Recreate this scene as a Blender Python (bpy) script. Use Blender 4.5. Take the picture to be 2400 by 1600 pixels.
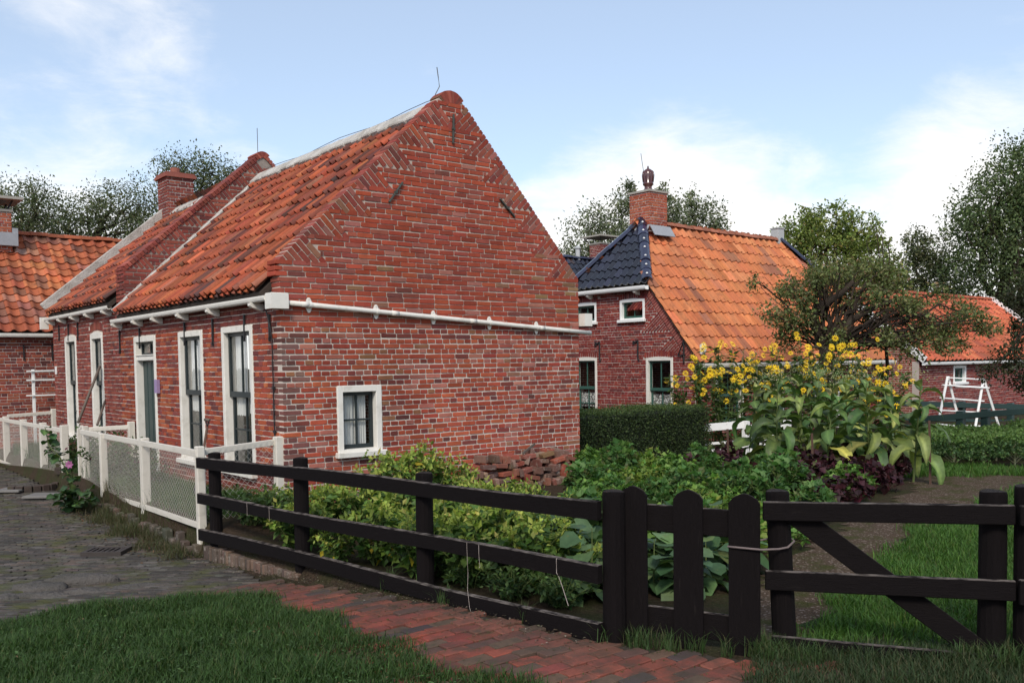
import bpy, math, random
import numpy as np
from mathutils import Matrix, Vector

for o in list(bpy.data.objects):
    bpy.data.objects.remove(o)
SC = bpy.context.scene
COL = SC.collection
PI = math.pi

# ------------------------------------------------------------------ camera
FPX, YAW, PITCH, ROLL, CYP = 2116.42, math.radians(39.4267), math.radians(-2.5586), math.radians(-0.85544), 946.1
CAM = np.array([0.0, 0.0, 1.5])
FW = np.array([math.sin(YAW) * math.cos(PITCH), math.cos(YAW) * math.cos(PITCH), math.sin(PITCH)])
_r0 = np.array([math.cos(YAW), -math.sin(YAW), 0.0])
_u0 = np.cross(_r0, FW)
RT = math.cos(ROLL) * _r0 + math.sin(ROLL) * _u0
UP = -math.sin(ROLL) * _r0 + math.cos(ROLL) * _u0
cam_data = bpy.data.cameras.new('camera')
cam = bpy.data.objects.new('camera', cam_data)
COL.objects.link(cam)
m = Matrix.Identity(4)
for i in range(3):
    m[i][0], m[i][1], m[i][2], m[i][3] = RT[i], UP[i], -FW[i], CAM[i]
cam.matrix_world = m
cam_data.sensor_width = 36.0
cam_data.lens = FPX / 2400.0 * 36.0
cam_data.shift_y = (CYP - 800.0) / 2400.0
cam_data.clip_end = 2000.0
cam_data.clip_start = 0.05
SC.camera = cam

# ------------------------------------------------------------------ light
SUN_DIR = np.array([-0.62, -0.55, 0.72])          # towards the sun
SUN_DIR = SUN_DIR / np.linalg.norm(SUN_DIR)
world = bpy.data.worlds.new('World')
SC.world = world
world.use_nodes = True
nt = world.node_tree
nt.nodes.clear()
N, L = nt.nodes.new, nt.links.new


def wmath(op, a, b=None, c=None):
    n = N('ShaderNodeMath'); n.operation = op
    for i, v in enumerate((a, b, c)):
        if v is None: continue
        if isinstance(v, (int, float)): n.inputs[i].default_value = v
        else: L(v, n.inputs[i])
    return n.outputs[0]


tc = N('ShaderNodeTexCoord')
sky = N('ShaderNodeTexSky')
sky.sky_type = 'NISHITA'
sky.sun_disc = False
sky.sun_elevation = math.asin(SUN_DIR[2])
sky.sun_rotation = math.atan2(SUN_DIR[0], SUN_DIR[1])
sky.air_density = 1.0
sky.dust_density = 0.6
sky.ozone_density = 2.0
sep = N('ShaderNodeSeparateXYZ'); L(tc.outputs['Generated'], sep.inputs[0])
# cloud sheet: direction projected on a plane overhead
den = wmath('ADD', sep.outputs[2], 0.22)
den = wmath('MAXIMUM', den, 0.05)
px_ = wmath('DIVIDE', sep.outputs[0], den)
py_ = wmath('DIVIDE', sep.outputs[1], den)
comb = N('ShaderNodeCombineXYZ'); L(px_, comb.inputs[0]); L(py_, comb.inputs[1])
n1 = N('ShaderNodeTexNoise'); n1.inputs['Scale'].default_value = 0.85; n1.inputs['Detail'].default_value = 9.0
n1.inputs['Roughness'].default_value = 0.56; n1.inputs['Distortion'].default_value = 0.5
L(comb.outputs[0], n1.inputs['Vector'])
n2 = N('ShaderNodeTexNoise'); n2.inputs['Scale'].default_value = 3.6; n2.inputs['Detail'].default_value = 8.0
n2.inputs['Roughness'].default_value = 0.66; n2.inputs['Distortion'].default_value = 0.35
L(comb.outputs[0], n2.inputs['Vector'])


def blob(px, py, rad, gain):
    """a cloud bank in one direction of the sky, its edge broken up by noise"""
    d = FW + (px - 1200) / FPX * RT - (py - CYP) / FPX * UP
    d = d / np.linalg.norm(d)
    dot = N('ShaderNodeVectorMath'); dot.operation = 'DOT_PRODUCT'
    L(tc.outputs['Generated'], dot.inputs[0]); dot.inputs[1].default_value = tuple(d)
    a = wmath('ARCCOSINE', wmath('MINIMUM', dot.outputs['Value'], 0.99999))
    v = wmath('SUBTRACT', 1.0, wmath('DIVIDE', a, math.radians(rad)))
    return wmath('MULTIPLY', wmath('MAXIMUM', v, 0.0), gain)


fbm = wmath('ADD', wmath('MULTIPLY', n1.outputs[0], 0.62), wmath('MULTIPLY', n2.outputs[0], 0.38))
bank = wmath('ADD', blob(170, 0, 9.0, 0.23), blob(430, 130, 5, 0.14))
bank = wmath('ADD', bank, blob(2440, 400, 9, 0.20))
bank = wmath('ADD', bank, blob(1560, 450, 10, 0.24))
bank = wmath('ADD', bank, blob(120, 470, 8, 0.12))
bank = wmath('ADD', bank, blob(1010, 145, 4, 0.12))
bank = wmath('ADD', bank, blob(2180, 290, 4.5, 0.16))
bank = wmath('ADD', bank, blob(620, 330, 5, 0.10))
# low sky: hazy white cloud towards the horizon all the way round
low = wmath('SUBTRACT', 1.0, wmath('DIVIDE', wmath('MAXIMUM', sep.outputs[2], 0.0), 0.275))
low = wmath('MULTIPLY', wmath('MAXIMUM', low, 0.0), 0.52)
tot = wmath('ADD', wmath('ADD', fbm, bank), low)
ramp = N('ShaderNodeValToRGB')
ramp.color_ramp.interpolation = 'EASE'
ramp.color_ramp.elements[0].position = 0.57
ramp.color_ramp.elements[1].position = 0.86
L(tot, ramp.inputs[0])
bg1 = N('ShaderNodeBackground'); bg2 = N('ShaderNodeBackground')
tint_ = N('ShaderNodeMix'); tint_.data_type = 'RGBA'; tint_.inputs['Factor'].default_value = 0.30
L(sky.outputs[0], tint_.inputs['A']); tint_.inputs['B'].default_value = (5.6, 6.1, 6.6, 1)
L(tint_.outputs['Result'], bg1.inputs[0]); bg1.inputs[1].default_value = 0.138
bg2.inputs[0].default_value = (0.97, 0.96, 0.95, 1); bg2.inputs[1].default_value = 0.93
mixs = N('ShaderNodeMixShader')
L(ramp.outputs[0], mixs.inputs[0]); L(bg1.outputs[0], mixs.inputs[1]); L(bg2.outputs[0], mixs.inputs[2])
outw = N('ShaderNodeOutputWorld'); L(mixs.outputs[0], outw.inputs[0])

sun_data = bpy.data.lights.new('sun', 'SUN')
sun_data.energy = 2.3
sun_data.angle = math.radians(16)
sun_data.color = (1.0, 0.92, 0.80)
sun = bpy.data.objects.new('sun', sun_data)
COL.objects.link(sun)
sun.rotation_euler = Vector(SUN_DIR).to_track_quat('Z', 'Y').to_euler()
sun.location = (0, 0, 30)

SC.view_settings.view_transform = 'Standard'
SC.view_settings.look = 'None'
SC.view_settings.gamma = 1.0
SC.view_settings.use_curve_mapping = False
SC.view_settings.exposure = 0.36
SC.render.engine = 'CYCLES'
SC.cycles.max_bounces = 8
SC.cycles.transparent_max_bounces = 12
SC.cycles.use_denoising = True


# ------------------------------------------------------------------ place helpers
def ray(px, py):
    return FW + (px - 1200) / FPX * RT - (py - CYP) / FPX * UP


def on(px, py, ax, val):
    d = ray(px, py); i = 'xyz'.index(ax)
    return CAM + (val - CAM[i]) / d[i] * d


def at(px, py, d):
    return CAM + d * ray(px, py)


def sstep(a, b, x):
    t = np.clip((np.asarray(x, float) - a) / (b - a), 0, 1)
    return t * t * (3 - 2 * t)


def fence_x(y):
    return np.interp(y, [-50, 3.2, 3.85, 9.15, 21, 60], [3.85, 3.85, 3.80, 3.42, 3.6, 3.6])


def gz(x, y):
    """height of the ground"""
    x = np.asarray(x, float); y = np.asarray(y, float)
    s = sstep(4.3, 9.2, y)
    street = -0.2 - 0.25 * s + 0.05 * sstep(11, 16, y)
    garden = -0.2 + 0.08 * sstep(7.5, 9.5, y) - 0.12 * sstep(9.5, 17, x) + 0 * x
    t = sstep(-0.05, 0.05, x - fence_x(y))
    z = street * (1 - t) + garden * t
    far = sstep(45, 110, np.hypot(x, y))
    return z * (1 - far) + (-0.4) * far + 0.012 * np.sin(x * 1.7 + 0.6) * np.cos(y * 1.3) * (1 - far)


# ------------------------------------------------------------------ mesh helpers
class MB:
    """collects pieces as arrays; build() links them as ONE mesh object"""
    def __init__(s):
        s.v, s.f, s.t, s.n = [], {}, [], 0

    def add(s, v, faces, tint=None):
        v = np.asarray(v, float).reshape(-1, 3)
        for fc in faces:
            s.f.setdefault(len(fc), []).append(np.array([fc]) + s.n)
        s.v.append(v)
        s.t.append(np.tile(np.asarray(tint if tint is not None else (1, 1, 1), float), (len(v), 1)))
        s.n += len(v)

    def many(s, v, faces, tints):
        """v (k,m,3), faces: list of tuples over m, tints (k,3)"""
        v = np.asarray(v, float); k, mm = v.shape[:2]
        off = s.n + np.arange(k)[:, None] * mm
        by = {}
        for fc in faces: by.setdefault(len(fc), []).append(fc)
        for q, fl in by.items():
            fl = np.array(fl)
            s.f.setdefault(q, []).append((off[:, None, :] + fl[None]).reshape(-1, q))
        s.v.append(v.reshape(-1, 3))
        s.t.append(np.repeat(np.asarray(tints, float), mm, axis=0))
        s.n += k * mm

    def box(s, lo, hi, tint=None):
        x0, y0, z0 = lo; x1, y1, z1 = hi
        s.add([(x0, y0, z0), (x1, y0, z0), (x1, y1, z0), (x0, y1, z0), (x0, y0, z1), (x1, y0, z1), (x1, y1, z1), (x0, y1, z1)],
              [(0, 3, 2, 1), (4, 5, 6, 7), (0, 1, 5, 4), (1, 2, 6, 5), (2, 3, 7, 6), (3, 0, 4, 7)], tint)

    def obox(s, c, ax, hx, hy, hz, bev=0.0, tint=None):
        """box with axes ax (3 rows), half sizes, chamfered long edges when bev > 0"""
        c = np.asarray(c, float); A = np.asarray(ax, float)
        if bev <= 0:
            P = np.array([(x, y, z) for z in (-hz, hz) for x, y in ((-hx, -hy), (hx, -hy), (hx, hy), (-hx, hy))])
            s.add(c + P @ A, [(0, 3, 2, 1), (4, 5, 6, 7), (0, 1, 5, 4), (1, 2, 6, 5), (2, 3, 7, 6), (3, 0, 4, 7)], tint)
            return
        b = bev
        ring = [(-hy + b, -hz), (hy - b, -hz), (hy, -hz + b), (hy, hz - b), (hy - b, hz), (-hy + b, hz), (-hy, hz - b), (-hy, -hz + b)]
        ri = [(y * (1 - b / hy), z * (1 - b / hz)) for y, z in ring]
        P = [(-hx, y, z) for y, z in ri] + [(-hx + b, y, z) for y, z in ring] + [(hx - b, y, z) for y, z in ring] + [(hx, y, z) for y, z in ri]
        F = [tuple(range(8))[::-1], tuple(range(24, 32))]
        for r in range(3):
            for i in range(8):
                j = (i + 1) % 8
                F.append((r * 8 + i, r * 8 + j, r * 8 + 8 + j, r * 8 + 8 + i))
        s.add(c + np.array(P) @ A, F, tint)

    def beam(s, a, b, w, h, up=(0, 0, 1), bev=0.0, tint=None):
        a = np.asarray(a, float); b = np.asarray(b, float)
        d = b - a; ln = np.linalg.norm(d); d = d / ln
        sd = np.cross(np.asarray(up, float), d); sd /= np.linalg.norm(sd)
        u = np.cross(d, sd)
        s.obox((a + b) / 2, np.array([d, sd, u]), ln / 2, w / 2, h / 2, bev, tint)

    def tube(s, pts, rad, n=8, tint=None, cap=True):
        pts = np.asarray(pts, float)
        rad = np.broadcast_to(np.asarray(rad, float), (len(pts),))
        d = np.gradient(pts, axis=0)
        d /= np.maximum(np.linalg.norm(d, axis=1, keepdims=True), 1e-9)
        ref = np.array([0, 0, 1.0]) if abs(d[0, 2]) < 0.9 else np.array([1.0, 0, 0])
        V = []
        for p, dd, r in zip(pts, d, rad):
            a = np.cross(dd, ref); a /= max(np.linalg.norm(a), 1e-9)
            b = np.cross(dd, a); ref = ref
            th = np.arange(n) * 2 * PI / n
            V.append(p + r * (np.cos(th)[:, None] * a + np.sin(th)[:, None] * b))
        F = []
        for k in range(len(pts) - 1):
            for i in range(n):
                j = (i + 1) % n
                F.append((k * n + i, (k + 1) * n + i, (k + 1) * n + j, k * n + j))
        if cap:
            F.append(tuple(range(n))); F.append(tuple(range((len(pts) - 1) * n, len(pts) * n))[::-1])
        s.add(np.concatenate(V), F, tint)

    def lathe(s, c, prof, n=16, tint=None, cap=True):
        c = np.asarray(c, float); th = np.arange(n) * 2 * PI / n
        V = [np.stack([r * np.cos(th), r * np.sin(th), np.full(n, z)], 1) for r, z in prof]
        F = []
        for k in range(len(prof) - 1):
            for i in range(n):
                j = (i + 1) % n
                F.append((k * n + i, k * n + j, (k + 1) * n + j, (k + 1) * n + i))
        if cap:
            F.append(tuple(range(n))[::-1]); F.append(tuple(range((len(prof) - 1) * n, len(prof) * n)))
        s.add(c + np.concatenate(V), F, tint)

    def extrude(s, prof, path_a, path_b, right, up, tint=None):
        """closed profile (a,b) swept straight from path_a to path_b"""
        pa, pb = np.asarray(path_a, float), np.asarray(path_b, float)
        r, u = np.asarray(right, float), np.asarray(up, float)
        k = len(prof)
        V = [p + a * r + b * u for p in (pa, pb) for a, b in prof]
        F = [(i, (i + 1) % k, k + (i + 1) % k, k + i) for i in range(k)] + [tuple(range(k))[::-1], tuple(range(k, 2 * k))]
        s.add(V, F, tint)

    def mesh(s, name, material, smooth=False):
        me = bpy.data.meshes.new(name)
        v = np.concatenate(s.v) if s.v else np.zeros((0, 3))
        me.vertices.add(len(v)); me.vertices.foreach_set('co', v.astype(np.float32).ravel())
        idx, tot = [], []
        for q, fl in s.f.items():
            a = np.concatenate(fl); idx.append(a.ravel()); tot.append(np.full(len(a), q))
        if idx:
            idx = np.concatenate(idx); tot = np.concatenate(tot)
            me.loops.add(len(idx)); me.loops.foreach_set('vertex_index', idx.astype(np.int32))
            me.polygons.add(len(tot))
            me.polygons.foreach_set('loop_start', np.concatenate([[0], np.cumsum(tot)[:-1]]).astype(np.int32))
            me.polygons.foreach_set('loop_total', tot.astype(np.int32))
            me.polygons.foreach_set('use_smooth', np.full(len(tot), bool(smooth)))
        at_ = me.attributes.new('tint', 'FLOAT_COLOR', 'POINT')
        t = np.concatenate([np.concatenate(s.t), np.ones((len(v), 1))], axis=1) if s.t else np.zeros((0, 4))
        at_.data.foreach_set('color', t.astype(np.float32).ravel())
        me.update(calc_edges=True); me.validate()
        me.materials.append(M[material] if isinstance(material, str) else material)
        return me

    def build(s, name, material, parent=None, smooth=False):
        return obj(name, s.mesh(name, material, smooth), parent)


ROOTLOC = {}


def obj(name, me, parent=None, mat=None):
    o = bpy.data.objects.new(name, me)
    COL.objects.link(o)
    if parent is not None:
        o.parent = parent
        lc = ROOTLOC.get(parent.as_pointer())
        if lc is not None: o.matrix_parent_inverse = Matrix.Translation(-Vector(lc))
    if mat is not None: o.matrix_basis = mat
    return o


def tag(o, label=None, cat=None, group=None, kind=None):
    if label: o['label'] = label
    if cat: o['category'] = cat
    if group: o['group'] = group
    if kind: o['kind'] = kind
    return o


def thing(name, label, cat, loc=(0, 0, 0), group=None):
    o = bpy.data.objects.new(name, None)
    COL.objects.link(o); o.location = loc; o.empty_display_size = 0.1
    ROOTLOC[o.as_pointer()] = tuple(float(q) for q in loc)
    return tag(o, label, cat, group)


KIDS = {}


def kids(o):
    return KIDS.setdefault(o.name, [c for c in bpy.data.objects if c.parent == o])


def dup(root, loc, rz=0.0, sc=1.0, label=None, group=None, tilt=(0, 0)):
    """a copy of a thing built at the origin, with its parts and their sub-parts"""
    r = root.copy(); COL.objects.link(r)
    place(r, loc, rz, sc, tilt)
    if label: r['label'] = label
    if group: r['group'] = group
    for ch in kids(root):
        c = ch.copy(); COL.objects.link(c); c.parent = r
        for g in kids(ch):
            d = g.copy(); COL.objects.link(d); d.parent = c
    return r


def place(r, loc, rz=0.0, sc=1.0, tilt=(0, 0)):
    r.location = tuple(float(q) for q in loc); r.rotation_euler = (tilt[0], tilt[1], rz); r.scale = (sc, sc, sc)


# ------------------------------------------------------------------ materials
M = {}


def material(name):
    mt = bpy.data.materials.new(name); mt.use_nodes = True
    t = mt.node_tree; t.nodes.clear()
    M[name] = mt
    out = t.nodes.new('ShaderNodeOutputMaterial')
    return mt, t, out


class G:
    """small node-graph writer"""
    def __init__(s, t): s.t = t

    def n(s, kind, **kw):
        nd = s.t.nodes.new(kind)
        for k, v in kw.items(): setattr(nd, k, v)
        return nd

    def l(s, a, b): s.t.links.new(a, b)

    def noise(s, scale, detail=4, rough=0.55, vec=None, dist=0.0):
        nd = s.n('ShaderNodeTexNoise')
        nd.inputs['Scale'].default_value = scale; nd.inputs['Detail'].default_value = detail
        nd.inputs['Roughness'].default_value = rough; nd.inputs['Distortion'].default_value = dist
        if vec is not None: s.l(vec, nd.inputs['Vector'])
        return nd.outputs[0]

    def ramp(s, f, a, b, ca=(0, 0, 0, 1), cb=(1, 1, 1, 1)):
        r = s.n('ShaderNodeValToRGB')
        r.color_ramp.elements[0].position = a; r.color_ramp.elements[1].position = b
        r.color_ramp.elements[0].color = ca; r.color_ramp.elements[1].color = cb
        s.l(f, r.inputs[0]); return r.outputs[0]

    def mix(s, f, a, b, mode='MIX'):
        nd = s.n('ShaderNodeMix', data_type='RGBA', blend_type=mode)
        for v, k in ((f, 'Factor'), (a, 'A'), (b, 'B')):
            i = nd.inputs[k]
            if isinstance(v, (int, float)): i.default_value = v
            elif isinstance(v, tuple): i.default_value = v if len(v) == 4 else (*v, 1)
            else: s.l(v, i)
        return nd.outputs['Result']

    def math(s, op, a, b=None):
        nd = s.n('ShaderNodeMath', operation=op)
        for i, v in enumerate((a, b)):
            if v is None: continue
            if isinstance(v, (int, float)): nd.inputs[i].default_value = v
            else: s.l(v, nd.inputs[i])
        return nd.outputs[0]

    def pos(s): return s.n('ShaderNodeNewGeometry').outputs['Position']

    def bump(s, h, strength, dist):
        b = s.n('ShaderNodeBump'); b.inputs['Strength'].default_value = strength; b.inputs['Distance'].default_value = dist
        s.l(h, b.inputs['Height']); return b.outputs[0]

    def bsdf(s, out, col, rough=0.8, normal=None, spec=0.3, coat=0.0):
        p = s.n('ShaderNodeBsdfPrincipled')
        if isinstance(col, tuple): p.inputs['Base Color'].default_value = (*col[:3], 1)
        else: s.l(col, p.inputs['Base Color'])
        if isinstance(rough, (int, float)): p.inputs['Roughness'].default_value = rough
        else: s.l(rough, p.inputs['Roughness'])
        p.inputs['Specular IOR Level'].default_value = spec
        p.inputs['Coat Weight'].default_value = coat
        if normal is not None: s.l(normal, p.inputs['Normal'])
        s.l(p.outputs[0], out.inputs[0]); return p


def tinted(name, mode, rough=0.9, var=0.5, smear=None, smear_amt=(0.62, 0.78), fine=60, bump=(0.6, 0.004), spec=0.2, coat=0.0, moss=None, moss_amt=(0.6, 0.75), spots=None, coarse=9, second=None, stain=0.0):
    """piece material: colour of each piece from its object (mode 'obj') or its vertices (mode 'attr'), grain on top"""
    mt, t, out = material(name); g = G(t)
    if mode == 'obj':
        base = g.n('ShaderNodeObjectInfo').outputs['Color']
    else:
        base = g.n('ShaderNodeAttribute', attribute_name='tint').outputs['Color']
    pos = g.pos()
    na = g.noise(coarse, 5, 0.6, pos); nb = g.noise(fine, 5, 0.65, pos)
    v = g.math('ADD', g.math('MULTIPLY', na, var), g.math('MULTIPLY', nb, var))
    v = g.math('ADD', v, 1.0 - var)
    cc = g.n('ShaderNodeCombineColor'); [g.l(v, cc.inputs[i]) for i in range(3)]
    col = g.mix(1.0, base, cc.outputs[0], 'MULTIPLY')
    if stain:
        mp = g.n('ShaderNodeMapping'); mp.inputs['Scale'].default_value = (2.2, 2.2, 0.5); g.l(pos, mp.inputs['Vector'])
        sv = g.math('ADD', g.math('MULTIPLY', g.ramp(g.noise(1.0, 6, 0.62, mp.outputs[0]), 0.32, 0.68), stain), g.math('MULTIPLY', g.ramp(g.noise(0.55, 4, 0.6, pos), 0.35, 0.65), stain))
        sv = g.math('ADD', sv, 1.0 - stain)
        c2 = g.n('ShaderNodeCombineColor'); [g.l(sv, c2.inputs[i]) for i in range(3)]
        col = g.mix(1.0, col, c2.outputs[0], 'MULTIPLY')
    if smear:
        col = g.mix(g.math('MULTIPLY', g.ramp(g.noise(17, 6, 0.7, pos), *smear_amt), 0.75), col, smear)
    if second:
        col = g.mix(g.math('MULTIPLY', g.ramp(g.noise(6, 6, 0.7, pos), second[1], second[2]), second[3]), col, second[0])
    if moss:
        col = g.mix(g.math('MULTIPLY', g.ramp(g.noise(2.2, 6, 0.65, pos), *moss_amt), 0.8), col, moss)
    if spots:
        col = g.mix(g.math('MULTIPLY', g.ramp(g.noise(45, 2, 0.5, pos), 0.68, 0.74), 0.6), col, spots)
    nrm = g.bump(g.math('ADD', nb, g.math('MULTIPLY', na, 0.5)), *bump)
    g.bsdf(out, col, rough, nrm, spec, coat)
    return mt


def plain(name, col, rough=0.6, var=0.15, dirt=None, scale=14, bump=(0.15, 0.002), spec=0.35, coat=0.0, dirt_amt=(0.55, 0.8), stretch=None, metal=0.0, topwear=None):
    mt, t, out = material(name); g = G(t)
    pos = g.pos()
    if stretch:
        mp = g.n('ShaderNodeMapping'); mp.inputs['Scale'].default_value = stretch
        g.l(pos, mp.inputs['Vector']); pos = mp.outputs[0]
    na = g.noise(scale, 6, 0.6, pos); nb = g.noise(scale * 7, 4, 0.6, pos)
    v = g.math('ADD', g.math('MULTIPLY', g.math('ADD', na, nb), var), 1.0 - var)
    cc = g.n('ShaderNodeCombineColor'); [g.l(v, cc.inputs[i]) for i in range(3)]
    c = g.mix(1.0, (*col, 1), cc.outputs[0], 'MULTIPLY')
    if dirt:
        c = g.mix(g.math('MULTIPLY', g.ramp(g.noise(scale * 0.6, 7, 0.68, pos), *dirt_amt), 0.7), c, dirt)
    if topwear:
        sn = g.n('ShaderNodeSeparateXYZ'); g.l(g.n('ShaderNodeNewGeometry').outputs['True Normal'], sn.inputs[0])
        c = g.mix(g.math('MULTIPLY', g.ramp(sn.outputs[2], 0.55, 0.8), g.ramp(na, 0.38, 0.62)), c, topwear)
    p = g.bsdf(out, c, rough, g.bump(g.math('ADD', na, nb), *bump), spec, coat)
    p.inputs['Metallic'].default_value = metal
    return mt


def leafy(name, mode='attr', trans=0.35, rough=0.55, var=0.35, veins=0.0, gain=1.3):
    mt, t, out = material(name); g = G(t)
    base = g.n('ShaderNodeAttribute', attribute_name='tint').outputs['Color']
    if mode == 'obj': base = g.mix(1.0, g.n('ShaderNodeObjectInfo').outputs['Color'], base, 'MULTIPLY')
    pos = g.pos()
    nb = g.noise(22, 4, 0.6, pos)
    v = g.math('ADD', g.math('MULTIPLY', nb, 2 * var), 1.0 - var)
    cc = g.n('ShaderNodeCombineColor'); [g.l(v, cc.inputs[i]) for i in range(3)]
    col = g.mix(1.0, base, cc.outputs[0], 'MULTIPLY')
    col = g.mix(1.0, col, (gain, gain, gain * .95, 1), 'MULTIPLY')
    if veins: col = g.mix(g.math('MULTIPLY', g.ramp(g.noise(14, 5, .7, pos), .60, .72), veins), col, (0.20, 0.15, 0.045, 1))
    p = g.n('ShaderNodeBsdfPrincipled'); g.l(col, p.inputs['Base Color'])
    p.inputs['Roughness'].default_value = rough; p.inputs['Specular IOR Level'].default_value = 0.3
    g.l(g.bump(nb, 0.25, 0.004), p.inputs['Normal'])
    tr = g.n('ShaderNodeBsdfTranslucent')
    g.l(g.mix(1.0, col, (1.15, 1.25, 0.6, 1), 'MULTIPLY'), tr.inputs['Color'])
    mx = g.n('ShaderNodeMixShader'); mx.inputs[0].default_value = trans
    g.l(p.outputs[0], mx.inputs[1]); g.l(tr.outputs[0], mx.inputs[2]); g.l(mx.outputs[0], out.inputs[0])
    return mt


MORT = (0.54, 0.47, 0.41)
for md in ('obj', 'attr'):
    tinted('brick_' + md, md, 0.92, 0.5, smear=(0.36, 0.24, 0.19, 1), smear_amt=(0.70, 0.86), second=((0.07, 0.026, 0.022, 1), 0.62, 0.76, 0.45), stain=0.28)
    tinted('newbrick_' + md, md, 0.88, 0.35, smear=(0.33, 0.22, 0.19, 1), smear_amt=(0.68, 0.85), stain=0.2)
    tinted('paver_' + md, md, 0.8, 0.55, second=((0.060, 0.048, 0.036, 1), 0.43, 0.64, 0.8), moss=(0.05, 0.06, 0.02, 1), moss_amt=(0.62, 0.74), fine=75, bump=(0.8, 0.006))
    tinted('tile_' + md, md, 0.72, 0.6, second=((0.03, 0.022, 0.018, 1), 0.56, 0.72, 0.6), fine=50, spec=0.3, spots=(0.035, 0.028, 0.022, 1), stain=0.25)
    tinted('newtile_' + md, md, 0.75, 0.32, fine=40, spec=0.25, spots=(0.12, 0.05, 0.03, 1), second=((0.15, 0.075, 0.045, 1), 0.54, 0.74, 0.65), stain=0.16)
    tinted('glazed_' + md, md, 0.16, 0.35, fine=40, spec=0.6, coat=0.5, bump=(0.15, 0.002), spots=(0.10, 0.06, 0.045, 1))
    leafy('leaf_' + md, md)
    leafy('bigleaf_' + md, md, trans=0.22, rough=0.5, var=0.45, veins=0.5, gain=1.2)
tinted('cobble_attr', 'attr', 0.78, 0.55, second=((0.035, 0.030, 0.026, 1), 0.45, 0.6, 0.6), moss=(0.062, 0.066, 0.020, 1), moss_amt=(0.50, 0.64), fine=70, bump=(0.9, 0.006))
tinted('rubble_attr', 'attr', 0.9, 0.6, smear=(0.34, 0.30, 0.26, 1), smear_amt=(0.55, 0.7), moss=(0.06, 0.065, 0.02, 1), moss_amt=(0.6, 0.7))
tinted('rubble_obj', 'obj', 0.9, 0.6, smear=(0.34, 0.30, 0.26, 1), smear_amt=(0.55, 0.7), moss=(0.06, 0.065, 0.02, 1), moss_amt=(0.6, 0.7))
leafy('blade', 'attr', trans=0.3, rough=0.6, var=0.25, gain=1.06)
plain('mortar', MORT, 0.95, 0.35, dirt=(0.30, 0.24, 0.19, 1), scale=6, bump=(0.7, 0.006), spec=0.1, dirt_amt=(0.6, 0.85))
plain('mortar_mid', (0.48, 0.39, 0.33), 0.95, 0.35, dirt=(0.17, 0.12, 0.095, 1), scale=6, bump=(0.7, 0.006), spec=0.1, dirt_amt=(0.5, 0.75))
plain('mortar_dark', (0.27, 0.23, 0.20), 0.95, 0.35, dirt=(0.12, 0.10, 0.085, 1), scale=8, bump=(0.7, 0.006), spec=0.1)
plain('mortar_new', (0.46, 0.40, 0.36), 0.95, 0.2, scale=9, bump=(0.5, 0.004), spec=0.1)
plain('lime', (0.52, 0.49, 0.45), 0.95, 0.35, dirt=(0.20, 0.17, 0.13, 1), scale=5, bump=(1.0, 0.02), spec=0.1, dirt_amt=(0.45, 0.75))
plain('white_paint', (0.72, 0.69, 0.63), 0.5, 0.14, dirt=(0.40, 0.36, 0.29, 1), scale=9, dirt_amt=(0.52, 0.82))
plain('white_wood', (0.60, 0.56, 0.49), 0.65, 0.16, dirt=(0.33, 0.30, 0.24, 1), scale=7, dirt_amt=(0.55, 0.85), stretch=(1, 1, 2.5))
plain('bright_white', (0.80, 0.80, 0.78), 0.45, 0.08, dirt=(0.5, 0.48, 0.44, 1), scale=8, dirt_amt=(0.65, 0.95))
plain('green_paint', (0.022, 0.045, 0.042), 0.42, 0.2, scale=10)
plain('sash_dark', (0.018, 0.026, 0.028), 0.4, 0.2, scale=10)
plain('sash_green', (0.035, 0.095, 0.075), 0.45, 0.2, scale=10)
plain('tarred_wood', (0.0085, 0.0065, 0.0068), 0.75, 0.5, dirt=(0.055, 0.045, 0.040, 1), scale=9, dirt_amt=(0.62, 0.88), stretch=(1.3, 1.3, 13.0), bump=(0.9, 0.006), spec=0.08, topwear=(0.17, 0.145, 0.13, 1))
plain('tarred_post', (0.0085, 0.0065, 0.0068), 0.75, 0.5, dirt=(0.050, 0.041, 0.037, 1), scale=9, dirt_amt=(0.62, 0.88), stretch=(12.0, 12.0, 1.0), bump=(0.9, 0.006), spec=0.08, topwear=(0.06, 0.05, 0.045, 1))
plain('iron', (0.022, 0.022, 0.024), 0.6, 0.4, dirt=(0.07, 0.035, 0.02, 1), scale=20)
plain('iron_green', (0.055, 0.062, 0.055), 0.7, 0.4, scale=20)
plain('iron_wire', (0.10, 0.10, 0.10), 0.5, 0.2)
plain('lead', (0.30, 0.31, 0.33), 0.5, 0.3, dirt=(0.5, 0.5, 0.5, 1), scale=6)
plain('wood_grey', (0.13, 0.105, 0.085), 0.8, 0.35, scale=12)
plain('wood_brown', (0.10, 0.055, 0.04), 0.8, 0.35, scale=12)
plain('rope', (0.16, 0.125, 0.12), 0.9, 0.4, scale=60)
plain('string', (0.42, 0.36, 0.33), 0.9, 0.3, scale=60)
plain('stone', (0.088, 0.078, 0.070), 0.85, 0.5, dirt=(0.045, 0.042, 0.03, 1), scale=4, bump=(1.0, 0.03), dirt_amt=(0.5, 0.68))
plain('slab', (0.17, 0.16, 0.15), 0.85, 0.3, dirt=(0.1, 0.09, 0.07, 1), scale=5, bump=(0.5, 0.01))
plain('castiron', (0.045, 0.036, 0.032), 0.6, 0.5, scale=15)
plain('bark', (0.050, 0.038, 0.030), 0.95, 0.6, dirt=(0.10, 0.10, 0.08, 1), scale=8, bump=(1.0, 0.03), spec=0.1, stretch=(1, 1, 0.35))
plain('stem', (0.09, 0.12, 0.035), 0.7, 0.3, scale=20)
plain('stem_pale', (0.30, 0.30, 0.18), 0.7, 0.3, scale=20)
plain('petal', (0.86, 0.62, 0.030), 0.6, 0.25, scale=30)
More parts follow.
